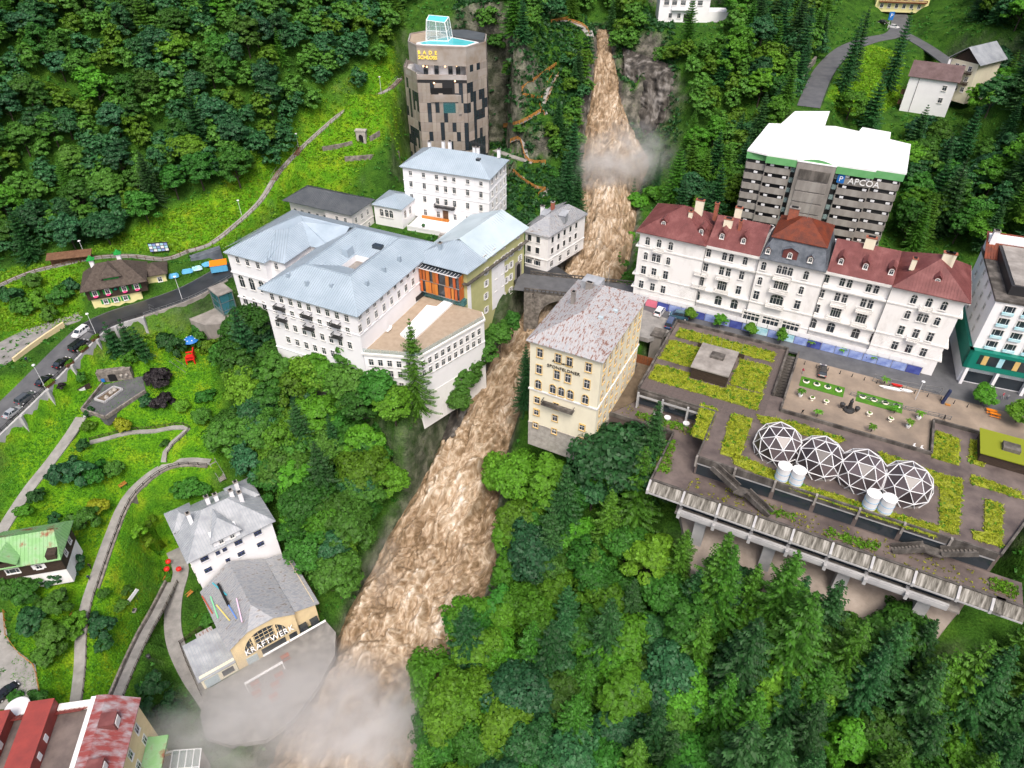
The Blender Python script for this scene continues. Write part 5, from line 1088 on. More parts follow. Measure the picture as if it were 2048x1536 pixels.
for k, (u, v) in enumerate(((46.9,-49.3),(49.5,-49.2),(62.6,-49.2),(65.2,-49.1))):
    t = thing('storage_tank', ('white cylindrical tank of the pair in front of the first two domes','white cylindrical tank of the pair in front of the last two domes')[k//2], 'tank', (*FG.w(u, v), -4.2), 0, 'white tanks at the edge of the deck')
    MB().lathe((0,0,0), [(1.25,0),(1.25,8.0)], 24).build('shell', 'metal_white', t, smooth=False); MB().lathe((0,0,8.0), [(1.32,0),(1.32,.18),(.3,.45)], 24).build('lid', 'white_paint', t)
    for zc in (5.2, 6.6): MB().lathe((0,0,zc), [(1.28,0),(1.3,.08)], 24).build('hoop', 'light_blue', t)
# concrete kiosk by the parked cars
ks = thing('concrete_kiosk', 'stained concrete shaft with plants on top next to the rusty fence', 'kiosk', (*FG.w(9.6,-14), -4), FG.a)
MB().box(0, 2.6, 0, 3.4, -4, 4).build('shaft', 'concrete', ks); MB().box(-.2, 2.8, -.2, 3.6, 4, 4.4).build('top', 'concrete_dark', ks)
rf = thing('rusty_fence', 'rusty sheet metal fence between cream house and congress roof', 'fence', (*FG.w(7,-20.6), -4), FG.a)
for k in range(6): obj('panel', MB().box(.02, 1.0, -.04, .04, 0, 2.4).mesh('panel', 'rust'), rf, (1.05*k, 0, 0))
MB().prism([FG.w(4,-42), FG.w(9,-42), FG.w(13.4,-34), FG.w(13.4,-18), FG.w(6,-18)], -4.9, -4.0).build('yard', 'soil', kind='structure')
# ------------------------------------------------------------------ power station house and hall
KH = Bld('power_house', 'white three-storey house with complex grey tin roof next to the hall', -69.2, 94.9, -43, 36.5, [(0,0),(18.2,0),(18.2,14.6),(0,14.6)], 18, 'plaster')
KH.bands([17.5], 'trim', .5, .4); zk = (280, 900)
KH.row(0, [(388,655),(590,553),(705,495)], 'rect', 1.7, 1.5, org=zk, fr='banner_navy'); KH.row(0, [(467,617),(508,596)], 'rect', .95, 1.3, org=zk, fr='banner_navy'); KH.row(0, [(410,720),(607,620),(722,560)], 'rect', 1.6, 1.5, org=zk, fr='banner_navy'); KH.row(0, [(527,660)], 'rect', .95, 1.3, org=zk, fr='banner_navy')
KH.grid(1, [3,7,11], [15.5,12], 'rect', 1.1, 1.5); KH.grid(3, [2.5,7,11.5], [15.5,11.6,7.8], 'rect', 1.1, 1.5)
KH.hip(0, 18.2, 0, 14.6, 18, 5.0, 'tin_grey', inset=7, over=.8)
x0_, x1_ = 5.4, 11.2
MB().box(x0_, x1_, -.15, 4, 18.0, 20.2).build('wall_dormer', 'plaster', KH.r); fm, pm = win_mesh('rect', .9, 1.2)
for x in (7.1, 9.5): w_ = obj('window', fm, KH.r, (x, -.17, 18.5)); obj('pane', pm, w_)
KH.roof([[(4.8,-.6,20.1),(11.8,-.6,20.1),(8.3,3.2,22.9)], [(11.8,-.6,20.1),(8.3,6.2,23.1),(8.3,3.2,22.9)], [(4.8,-.6,20.1),(8.3,3.2,22.9),(8.3,6.2,23.1)]], 'tin_grey', .6, name='dormer_roof', parent=KH.r)
kr = KH.root.children[-1] if False else KH.r
for (a0_, a1_, yy) in ((-.5,4.6,11.6),(13,18.6,11.2)):
    MB().box(a0_+.3, a1_-.3, yy-3, yy+3, 17.6, 19.0).build('corner_pavilion', 'plaster', KH.root); KH.roof(hip_polys(a0_-.3, a1_+.3, yy-3.2, yy+3.8, 19.0, 2.4), 'tin_grey', .6, name='corner_roof')
for x, y in ((3.4,7.0),(8.2,9.5),(10,9),(13.2,8.2),(14.6,6.4),(15,10)): KH.chimney(x, y, 20, 24.0, .85, .85)
for x in (3.4, 14.6): MB().lathe((x, 2.0, 18.7), [(.9,0),(.7,.5),(.05,.75)], 12).build('eyebrow_dormer', 'tin_grey', KH.root)
KL = Bld('power_hall', 'old power station hall with arched window, mossy tin roof and coloured tubes', -58.6, 80.2, -43.8, 36.4, [(0,0),(14,0),(14,17),(0,17)], 8.8, 'peach')
MB().prism([(14.02,1),(19,1),(19,17),(14.02,17)], 0, 7.2).build('side_aisle', 'peach', KL.root)
MB().poly([(0,0,8.8),(14,0,8.8),(11,0,10.8),(7,0,11.5),(3,0,10.8)]).build('gable', 'peach', KL.root)
KL.roof([[(-.6,-.6,8.6),(4.2,-.6,11.4),(7,3.6,13.6),(7,17.4,13.6),(-.6,17.4,8.6)], [(9.8,-.6,11.4),(14.2,-.6,8.9),(14.2,17.4,8.9),(7,17.4,13.6),(7,3.6,13.6)], [(4.2,-.6,11.4),(9.8,-.6,11.4),(7,3.6,13.6)]], 'tin_rust2', .55)
KL.roof([[(14,.2,8.7),(19.8,.2,6.9),(19.8,17.6,6.9),(14,17.6,8.7)]], 'tin_rust2', .45, name='aisle_roof')
def roofpix(px, py):
    r = RAY(px, py); q0 = Vector((*KL.fr.l(0,0), CAMZ-KL.zb)); q1 = KL.fr.l(r.x, r.y); d = Vector((q1[0]-q0.x, q1[1]-q0.y, r.z)); n_ = Vector((-5,0,7.6)).normalized(); o = Vector((-.6,-.6,8.6))+n_*.25; return q0+d*((o-q0).dot(n_)/d.dot(n_))
for m_, a_, b_ in (('pipe_turq',(425,1166),(453,1190)),('pipe_green',(421,1193),(436,1236)),('pipe_yellow',(433,1210),(459,1241)),('pipe_blue',(450,1199),(473,1237)),('pipe_pink',(473,1197),(484,1244)),('pipe_red',(404,1192),(425,1227))): MB().bar(roofpix(*a_), roofpix(*b_), .24, .24).build('colour_tube', m_, KL.root)
MB().box(3.0, 3.5, 8, 14.5, 11.2, 11.9).build('roof_vent', 'dark', KL.root)
MB().poly([(7+x,-.06,z+3.2) for x, z in arc_pts(9.2,6.0,4.6,14)]).build('arch_window', 'glass', KL.root)
o = MB()
for x in (-2.4, 2.4): o.box(7+x-.25, 7+x+.25, -.2, -.05, 3.2, 8.4)
for k in range(9): x = -4+k; o.box(7+x-.04, 7+x+.04, -.12, -.05, 3.2, 3.2+1.4+4.4*math.sqrt(max(0,1-(x/4.6)**2)))
for z in (4.4,5.6,6.8,8): o.box(7-4.4+(z-3.2)*.35, 7+4.4-(z-3.2)*.35, -.11, -.05, z-.04, z+.04)
o.build('window_bars', 'peach', KL.root)
o = obj('lettering', text_mesh('KRAFTWERK', 1.8, .1, 'white_paint', 1.05), KL.root, (7.6, -.75, 5.2)); o.rotation_euler = (math.radians(62), 0, 0)
for a_, b_ in ((5.2,11),(11.2,19.6)): MB().box(a_, b_, -2.2, -1.8, 3.0, 3.25).build('awning', 'white_paint', KL.root)
MB().box(2,4.4,-.1,0,0,2.4).build('door', 'zinc_pale', KL.root); MB().box(5.4,10.8,-.1,0,0,2.6).build('glazing', 'glass', KL.root)
for k in range(3): MB().box(11.6+2.6*k,13.4+2.6*k,-.1,.92 if k else 0,.6,2.4).build('window', 'glass', KL.root)
KA = Bld('lean_to_annex', 'low cream annex with zinc roof and garage doors beside the hall', *KL.fr.w(-7.4, .2), -44, 36.4, [(0,0),(7.3,0),(7.3,8),(0,8)], 4.2, 'cream')
KA.roof([[(-.5,-.5,3.9),(7.4,-.5,3.9),(7.4,8.2,6.2),(-.5,8.2,6.2)]], 'tin_grey', .6); MB().box(.5,3.4,-.08,0,0,2.8).build('garage_door', 'zinc_pale', KA.root); MB().box(4.2,6.6,-.08,0,.8,2.6).build('window', 'glass', KA.root); MB().box(2.5,6,8.3,10.6,3,4.6).build('shed', 'tin_rust', KA.root)
# ------------------------------------------------------------------ green-shuttered chalet on the road
c0 = P(191, 621, -2.6)
CH = Bld('timber_chalet', 'yellow and black timber chalet with green shutters and dark shingle roof', c0.x, c0.y, -2.8, 21, [(0,0),(12,0),(12,8.5),(0,8.5)], 7.0, 'yellow_wall')
MB().box(-.5, 14, -.45, 8.7, 3.6, 7.0).build('upper_storey', 'wood_dark', CH.root)
for u in (1.6, 4.6, 8.6, 11.6):
    fm, pm = win_mesh('shutter', .95, 1.3, 'trim', 'frame', 'shutgreen'); o = obj('window', fm, CH.root, (u, -.46, 4.7)); obj('pane', pm, o)
    MB().lathe((0,-.3,-.35), [(.5,0),(.62,.2),(.3,.35)], 8).build('flower_box', 'flower_pink', o)
for u in (3.2, 5.6, 8.0): o = obj('window', fm, CH.root, (u, -.02, 1.7)); obj('pane', pm, o)
MB().lathe((6.6,-.52,5.6), [(.05,-.45),(.5,0),(.05,.45)], 12).build('shop_sign', 'teal_paint', CH.root)
CH.roof([[(-1.4,-1.6,6.9),(14.6,-1.6,6.9),(9.4,4.4,11.3),(3.6,4.4,11.3)], [(14.6,-1.6,6.9),(14.6,9.6,6.9),(9.4,4.4,11.3)], [(14.6,9.6,6.9),(-1.4,9.6,6.9),(3.6,4.4,11.3),(9.4,4.4,11.3)], [(-1.4,9.6,6.9),(-1.4,-1.6,6.9),(3.6,4.4,11.3)]], 'shingle', 0)
MB().box(4.6,8.2,.2,3.5,7.8,9.3).build('dormer_wall', 'green_paint', CH.r); CH.roof([[(3.8,-.4,9.1),(9,-.4,9.1),(6.4,2.4,11.4)], [(9,-.4,9.1),(6.4,5,11.45),(6.4,2.4,11.4)], [(3.8,-.4,9.1),(6.4,2.4,11.4),(6.4,5,11.45)]], 'shingle', 0, name='dormer_roof', parent=CH.r)
CHR = CH.r
for x, y in ((2.4,5.6),(8.8,6.6)): MB().box(x-.5,x+.5,y-.5,y+.5,9.4,12).build('chimney', 'plaster', CHR); MB().prism([(x-.9,y-.9),(x+.9,y-.9),(x+.9,y+.9),(x-.9,y+.9)], 12, 12.15).lathe((x,y,12.15), [(.95,0),(.05,1.1)], 4).build('chimney_hood', 'green_paint', CHR)
CS = Bld('chalet_extension', 'yellow side house with dark shingle roof attached to the chalet', *CH.fr.w(13.6, 3.6), -1.5, 21, [(0,0),(5,0),(5,5.5),(0,5.5)], 4.6, 'yellow_wall'); CS.hip(0, 5, 0, 5.5, 4.6, 2.0, 'shingle', rib=0, over=.8); CS.grid(0, [3.4], [2.8], 'rect', 1.0, 1.3)
# timber shelter
ts = P(102, 533, 2.5); TS = thing('timber_shelter', 'long low timber shelter with rusty brown roof beside the forest path', 'shelter', ts, math.radians(14))
for k in range(5): MB().box(-.08,.08,-.08,.08,0,2.2).build('post', 'wood_brown', TS).location = (.5+2.4*k, 0, 0)
MB().box(0,10.6,1.4,1.6,0,2).build('back_wall', 'wood_brown', TS); MB().prism([(-.4,-.7),(11,-.7),(11,2.1),(-.4,2.1)], [2.1,2.1,2.9,2.9], [2.25,2.25,3.05,3.05]).build('roof', 'wood_brown', TS)
# ------------------------------------------------------------------ green tin roofed cottage, lower left
gc = P(118, 1112, -16.5)
GC = Bld('cottage', 'weathered timber cottage with green and rust tin roof in the park', gc.x-12.6*math.cos(.22), gc.y-12.6*math.sin(.22)+.4, -25.5, 13, [(0,0),(12,0),(12,8),(0,8)], 4.4, 'plaster_old')
MB().box(-.15,12.15,-.15,8.15,4.4,9).build('timber_storey', 'wood_dark', GC.root); GC.grid(0, [9.6], [2.4], 'rect', 1.2, 1.3); 
for u in (7.8,): o = GC.win(0, u, 6.6, 'shutter', 1.1, 1.3, off=.16)
GC.win(0, 3.0, 6.6, 'dark', 2.4, 1.3, off=.16); GC.grid(1, [2.4,5.6], [6.6], 'rect', 1.0, 1.3, off=.16)
GC.roof([[(-.8,-1.2,8.7),(12.9,-1.2,8.7),(11.6,4,12.2),(0,4,12.2)], [(12.9,-1.2,8.7),(12.9,9.2,8.7),(11.6,4,12.2)], [(12.9,9.2,8.7),(-.8,9.2,8.7),(0,4,12.2),(11.6,4,12.2)], [(-.8,9.2,8.7),(-.8,-1.2,8.7),(0,4,12.2)]], 'tin_green', .7)
MB().box(1.2,4.8,-1,2.6,8.6,10).build('dormer_wall', 'wood_dark', GC.r); GC.roof([[(.6,-1.7,9.9),(3,-1.7,11.8),(3,3,11.8),(.6,3,9.9)][::-1], [(5.4,-1.7,9.9),(5.4,3,9.9),(3,3,11.8),(3,-1.7,11.8)][::-1]], 'tin_green', .7, name='dormer_roof', parent=GC.r)
o = MB().box(10.4,12.3,-1.0,2,8.4,10.2).build('dormer_wall', 'wood_dark', GC.r)
# ------------------------------------------------------------------ red-roofed house in the corner
RH = Bld('corner_house', 'peach house with red tin roof ridges and tiled roof terraces', -100, 42.5, -46, 9, [(0,0),(35.4,0),(35.4,15.4),(0,15.4)], 22, 'peach')
MB().box(0,35,0,15,22,22.4).build('terrace_floor', 'paving_wet', RH.root); RH.r = None
for u0, u1, v0, v1, hh in ((12.6,15.6,-2,15.6,2.6),(18.8,22.8,-2,16.2,3.2)):
    o = MB().prism(S(u0,u1,v0,v1), 22.2, 22.2+hh).build('ridge_volume', 'tin_brightred', RH.root); RH.roof([[(u0-.1,v0,22.2+hh),(u1+.1,v0,22.2+hh),(u1+.1,v1,22.25+hh),(u0-.1,v1,22.25+hh)]], 'tin_brightred', 0, name='ridge_roof')
    for y in (4, 7, 10): MB().box(u1+.02,u1+.12,y-.5,y+.5,23,24.4).build('window', 'white_paint', RH.root)
RH.roof([[(0,15.4,22.2),(0,14.2,23.6),(27,14.2,23.6),(29,16.2,22.2)][::-1], [(0,15.4,22.9),(12,15.4,22.9),(12,12.5,24.0),(0,12.5,24.0)]], 'tin_brightred', .8, name='rear_roof')
RH.roof([[(29.6,-2,24.8),(31.4,-2,24.9),(31.4,15.8,24.9),(29.6,16,24.8)], [(31.4,-2,24.9),(36.2,-2,21.9),(36.2,16,21.9),(31.4,15.8,24.9)]], 'tin_pink', .9, name='side_roof')
MB().box(28.9,29.7,-2,15.8,22.2,24.9).box(22.9,29.6,15.0,16.2,22.2,23.4).build('parapet', 'trim', RH.root)
for y in (3.2, 11): MB().box(31.6,34.2,y-1.2,y+1.2,22.6,25.2).build('dormer', 'tin_red', RH.root); MB().box(34.2,34.3,y-.8,y+.8,23.2,24.8).build('window', 'white_paint', RH.root)
RH.grid(1, [3,7.5,12], [18.6,14.4], 'rect', 1.2, 2.0); o = MB().prism(S(35.5,39,-2,13), 13.2, [13.5,12.6,12.6,13.5]).build('side_canopy', 'tin_green', RH.root)
# bottom glass roofed pavilion
gq = P(372, 1520, -40); GP = thing('glass_pavilion', 'white steel framed glass roof pavilion in the spray at the valley floor', 'pavilion', (gq.x-6, gq.y-12, -47), math.radians(12))
MB().box(0,11,0,12,0,7).build('base', 'concrete', GP)
for k in range(5): MB().bar((6.2+1.2*k,12,8.6-.35*k),(6.2+1.2*k,2,8.6-.35*k),.15,.15).build('rafter', 'white_paint', GP); 
for y in (2,5.3,8.6,12): MB().bar((6.2,y,8.6),(11,y,7.2),.15,.15).build('purlin', 'white_paint', GP)
MB().poly([(6.2,2,8.55),(11,2,7.15),(11,12,7.15),(6.2,12,8.55)]).build('glass_roof', 'glass_clear', GP); MB().bar((0,12,7.4),(6,12,8.4),.2,.5).build('eaves_beam', 'white_paint', GP)
# ------------------------------------------------------------------ houses above the gorge
w0 = P(1785, 150, 27); RW = Bld('white_house', 'plain white house with dark brown tin roof on the green slope', 136.5, 255.5, 17.5, -30, [(0,0),(14.6,0),(14.6,9.5),(0,9.5)], 12, 'plaster'); RW.hip(0,14.6,0,9.5,12,4.0,'brown_tin',inset=0,over=.7); MB().poly([(0,0,12),(0,9.5,12),(0,4.75,15.6)][::-1]).poly([(14.6,0,12),(14.6,9.5,12),(14.6,4.75,15.6)]).build('gable', 'plaster', RW.root); RW.grid(0,[11.4],[9.5,5.5],'rect',1.3,1.6); RW.grid(3,[2,5,7.5],[9.5,6,2.5],'rect',1.2,1.6); RW.chimney(10,5.2,14,17.6,.7,.7); MB().tube([(3,-.1,0),(3,-.1,12)],.08,6).build('downpipe','metal_dark',RW.root)
for f in (2.2, 5.6): balcony(RW, 3, 5, f, 6, 1.4, 'wood_brown')
RC = Bld('hillside_chalet', 'cream chalet with timber balconies and grey tin gable roof below the upper road', 152.5, 262, 20.5, -58, [(0,0),(9.5,0),(9.5,14),(0,14)], 13, 'cream'); RC.hip(0,9.5,0,14,13,4.6,'tin_grey',axis='y',inset=0,over=1.2); MB().poly([(0,0,13),(9.5,0,13),(4.75,0,17)]).build('gable','wood_dark',RC.root); RC.grid(0,[2.4,4.75,7.1],[11,7.6,4.2],'rect',1.1,1.5)
for f in (6.2, 9.6): balcony(RC, 0, 4.75, f, 7, 1.3, 'wood_dark')
RC.grid(3,[3,7,11],[11,7.6],'rect',1.1,1.5)
cw0 = P(1316, 38, 39); CW = Bld('alpine_villa', 'white alpine villa with garage at the forest edge above the gorge', cw0.x, cw0.y, 38, -4, [(0,0),(18.5,0),(18.5,11),(0,11)], 9, 'plaster'); CW.grid(0,[2.5,5.4,8.6,12,14.8],[6.6],'rect',1.8,1.7); CW.grid(0,[4.4,7.6],[2.2],'rect',1.2,1.6); MB().box(9.4,12.6,-.08,0,.2,2.8).build('garage_door','dark',CW.root); balcony(CW,0,9,4.4,9,1.3,'metal_white'); MB().box(18.5,26,1,8,0,3.6).build('garage','plaster',CW.root); CW.hip(0,18.5,0,11,9,3.5,'tin_grey',over=.8)
cy0 = P(1752, 22, 33); CYH = Bld('guest_house', 'yellow guest house with red balconies beside the upper road', cy0.x, cy0.y+2, 32.5, -12, [(0,0),(21,0),(21,12),(0,12)], 12, 'yellow_wall'); CYH.grid(0,[2.5,5.5,8.5,11.5,14.5,17.5],[2.4,5.8,9.2],'rect',1.2,1.6); balcony(CYH,0,10.5,4.0,19,1.3,'tin_red2'); balcony(CYH,0,10.5,7.4,19,1.3,'tin_red2'); CYH.hip(0,21,0,12,12,3.5,'brown_tin',over=1)
# ------------------------------------------------------------------ vegetation
def fast_mesh(name, V, quads, mats, mi=None, tris=False, smooth=False):
    me = bpy.data.meshes.new(name); k = 3 if tris else 4; F_ = np.asarray(quads); me.vertices.add(len(V)); me.vertices.foreach_set('co', np.asarray(V, np.float32).ravel())
    me.loops.add(F_.size); me.loops.foreach_set('vertex_index', F_.ravel().astype(np.int32)); me.polygons.add(len(F_)); me.polygons.foreach_set('loop_start', np.arange(0, F_.size, k)); me.polygons.foreach_set('loop_total', np.full(len(F_), k))
    for m in (mats if isinstance(mats, list) else [mats]): me.materials.append(M[m])
    if mi is not None: me.polygons.foreach_set('material_index', np.asarray(mi, np.int32))
    me.update(); return me
def leaf_quads(C, N, size, rng, aspect=1.5):
    n = len(C); N = N/np.linalg.norm(N, axis=1)[:,None]; r = rng.normal(size=(n,3)); T = np.cross(N, r); T /= np.linalg.norm(T, axis=1)[:,None]; B = np.cross(N, T); s = size*rng.uniform(.65, 1.35, (n,1))
    a = T*s*aspect/2; b = B*s/2; fold = N*s*.12
    V = np.stack([C-a, C-b-fold*0+fold, C+a, C+b+fold], 1).reshape(-1,3); return V, np.arange(4*n).reshape(n,4)
def crown_arrays(seed, R, H, nc, nl, size, tall=1.0):
    rng = np.random.default_rng(seed); d = rng.normal(size=(nc,3)); d /= np.linalg.norm(d, axis=1)[:,None]; d[:,2] = np.where(d[:,2] < -.55, -d[:,2], d[:,2])
    ph = rng.uniform(0, 6.28, 6); az = np.arctan2(d[:,1], d[:,0]); lob = 1+.18*np.sin(2*az+ph[0])+.14*np.sin(3*az+ph[1]+2*d[:,2])+.12*np.sin(5*d[:,2]+ph[2]+az)
    rad = rng.uniform(.45, 1.0, nc)**.55*lob; C = d*rad[:,None]*np.array([R,R,H/2]); C[:,2] += H*.5; cr = R*rng.uniform(.20,.34,nc)
    k = np.repeat(np.arange(nc), nl); e = rng.normal(size=(nc*nl,3)); e /= np.linalg.norm(e, axis=1)[:,None]; e[:,2] = np.abs(e[:,2])*.9-.18
    p = C[k]+e*cr[k][:,None]*rng.uniform(.75,1.08,(nc*nl,1))*np.array([1,1,.72]); out = d[k]
    N = e*.7+out*.35+np.array([0,0,.55])+rng.normal(size=(nc*nl,3))*.38; return leaf_quads(p, N, size, rng)
def trunk_mesh(seed, h, r, R, H):
    rng = random.Random(seed); mb = MB(); mb.tube([(0,0,-1.2),(0,0,h*.4),(rng.uniform(-.3,.3),rng.uniform(-.3,.3),h),(rng.uniform(-.4,.4),rng.uniform(-.4,.4),h+H*.6)], [r,r*.8,r*.6,r*.15], 7)
    for k in range(6):
        a = k*1.05+rng.uniform(-.3,.3); z = h*.8+rng.uniform(0,H*.25); l = R*rng.uniform(.55,.8); mb.tube([(0,0,z),(math.cos(a)*l*.5,math.sin(a)*l*.5,z+l*.35),(math.cos(a)*l,math.sin(a)*l,z+l*.75)], [r*.4,r*.25,r*.06], 5)
    return mb.mesh('trunk', 'bark')
BROAD = []; LEAFM = ['leaf','leaf_bright','leaf_dark']
for k, (R, H, th) in enumerate(((4.2,8.0,3.2),(3.8,9.0,3.6),(4.6,7.6,3.0),(3.4,8.6,3.4),(4.0,9.6,3.0),(4.4,8.4,3.6))):
    V, Q_ = crown_arrays(100+k, R, H, 92, 74, .42); V[:,2] += th-1.0
    BROAD.append((trunk_mesh(k, th, .28, R, H), [fast_mesh('crown', V, Q_, m) for m in LEAFM], th+H*.5-1.0, th+H-1))
def conifer_arrays(seed, H, R, slim=1.0):
    rng = np.random.default_rng(seed); Cs, Ns, Ss = [], [], []; spines = []
    nw = int(H*1.02); 
    for w in range(nw):
        f = w/(nw-1); z = H*(.10+.89*f); L = R*(1-f)**.82*(1+.12*rng.normal())+.25; nb = int(6+5*(1-f)); a0 = rng.uniform(0,6.28)
        for b in range(nb):
            a = a0+6.283*b/nb+rng.normal()*.14; l = L*rng.uniform(.68,1.18); n = max(3, int(l/.26)); t = (np.arange(n)+.6)/n
            dr = .25-.85*(1-f)**.6; pz = z+l*(dr*t+.28*t**2.2)-.1; px = np.cos(a)*l*t; py = np.sin(a)*l*t; spines.append((a, l, z, dr))
            for s in (-1, 0, 1):
                wd = (.46*(1-t*.75)+.09)*min(1, l/2+.25); ox = -np.sin(a)*s*wd*.75; oy = np.cos(a)*s*wd*.75
                Cs.append(np.stack([px+ox, py+oy, pz-abs(s)*wd*.55], 1)); nn = np.tile(np.array([np.cos(a)*.25-np.sin(a)*s*.75, np.sin(a)*.25+np.cos(a)*s*.75, .85]), (n,1)); Ns.append(nn+rng.normal(size=(n,3))*.3)
                dirs = np.tile(np.array([np.cos(a)*(.55+.45*(s==0))-np.sin(a)*s*.6, np.sin(a)*(.55+.45*(s==0))+np.cos(a)*s*.6, -.45*abs(s)-.05]), (n,1)); Ss.append(np.concatenate([dirs, (wd*1.25)[:,None]], 1))
    C = np.concatenate(Cs); N = np.concatenate(Ns); D = np.concatenate(Ss); n = len(C)
    T = D[:,:3]+rng.normal(size=(n,3))*.18; T /= np.linalg.norm(T, axis=1)[:,None]; N -= T*(N*T).sum(1)[:,None]; N /= np.linalg.norm(N, axis=1)[:,None]; B = np.cross(N, T); s = (D[:,3:4]*.8+.14)*rng.uniform(.8,1.25,(n,1))
    V = np.stack([C-T*s*.45, C-B*s*.34+N*.03, C+T*s*.75, C+B*s*.34+N*.03], 1).reshape(-1,3); V[:,0:2] *= slim
    return V, np.arange(4*n).reshape(n,4)
CONI = []
for k, (H, R) in enumerate(((20,5.0),(24,5.8),(17,4.2),(22,4.8))):
    V, Q_ = conifer_arrays(300+k, H, R); mb = MB().tube([(0,0,-1.5),(0,0,H*.5),(0,0,H*.98)], [.32,.2,.03], 7)
    CONI.append((mb.mesh('trunk', 'bark'), [fast_mesh('crown', V, Q_, m) for m in ('needle','needle_light')], H))
V, Q_ = conifer_arrays(330, 8, 1.9); CONIS = (MB().tube([(0,0,-.6),(0,0,7.6)], [.16,.03], 6).mesh('trunk','bark'), [fast_mesh('crown', V, Q_, m) for m in ('needle','needle_light')], 8)
BUSH = []
for k in range(4):
    V, Q_ = crown_arrays(500+k, 1.3, 1.7, 34, 46, .26); V[:,2] -= .15
    BUSH.append({m: fast_mesh('foliage', V, Q_, m) for m in ('leaf','leaf_bright','leaf_dark','yellow_leaf','purple_leaf','needle','herb')})
stemm = MB().tube([(0,0,-.5),(.05,0,.5),(0,.05,1.0)], [.08,.06,.02], 5).mesh('stem', 'bark')
def hit_off(px, py, h):
    d = RAY(px, py); o = Vector((0,0,CAMZ)); t = 30.0
    while t < 620:
        q = o+d*t
        if q.z < hz(q.x, q.y)+h:
            lo, hi = t-2, t
            for _ in range(10):
                m_ = (lo+hi)/2; q = o+d*m_
                if q.z < hz(q.x, q.y)+h: hi = m_
                else: lo = m_
            q = o+d*hi; return Vector((q.x, q.y, hz(q.x, q.y)))
        t += 2
    return None
def QPX(x, y, z):
    z = z-CAMZ; fz = y*CT-z*ST; up_ = y*ST+z*CT; return 1024+FPX*x/fz, 768-FPX*up_/fz
def inpoly(px, py, poly):
    c = False; n = len(poly)
    for k in range(n):
        (ax, ay), (bx, by) = poly[k], poly[(k+1) % n]
        if (ay > py) != (by > py) and px < (bx-ax)*(py-ay)/(by-ay)+ax: c = not c
    return c
# where nothing may grow
EXC = np.zeros(GX.shape, bool)
for b in BLDS: EXC |= pdist([b.fr.w(*p) for p in b.fp]) < 1.6
EXC |= pdist([FG.w(*p) for p in [(8,-5),(8,-42),(23,-42),(23,-58.5),(91,-58.5),(91,-30),(112,-30),(112,22),(70,4),(-6,2)]]) < .5
EXC |= RIVD < 1.0
for ln, w in [(LROAD, 5.5), (smooth_line(ROADR), 5), (smooth_line(ROADR2), 4.2)]+[(PATH3[k], PATHS[k][1]/2+.9) for k in PATHS]:
    for p in ln: EXC |= (GX-p.x)**2+(GY-p.y)**2 < w*w
def excl(x, y): return bool(EXC[int(min(max((y-Y0)/RES+.5,0),NY-1)), int(min(max((x-X0)/RES+.5,0),NX-1))])
def put_broad(p, sc, mi, label, group, name='broadleaf_tree', zs=1.0):
    v = random.randrange(len(BROAD)); tk, cr, _, _ = BROAD[v]; t = thing(name, label, 'tree', p, random.uniform(0, 6.28), group); t.scale = (sc, sc, sc*zs)
    obj('trunk', tk, t); obj('crown', cr[mi], t); return t
def put_coni(p, H, mi, label, group, slim=1.0, v=None):
    v = random.randrange(len(CONI)) if v is None else v; tk, cr, h0 = CONI[v] if H > 10 else CONIS; s = H/h0
    t = thing('spruce_tree', label, 'tree', p, random.uniform(0, 6.28), group); t.scale = (s*slim, s*slim, s); obj('trunk', tk, t); obj('crown', cr[mi], t); return t
def bush(px, py, r, m='leaf', label='green shrub', group=None, zs=1.0, name='shrub'):
    p = hit(px, py)
    if p is None: return
    p = hit_off(px, py, .7*r*zs) or p
    t = thing(name, label, 'shrub', p, random.uniform(0, 6.28), group); t.scale = (r/1.3, r/1.3, r/1.3*zs); obj('foliage', BUSH[random.randrange(4)][m], t); obj('stem', stemm, t); return t
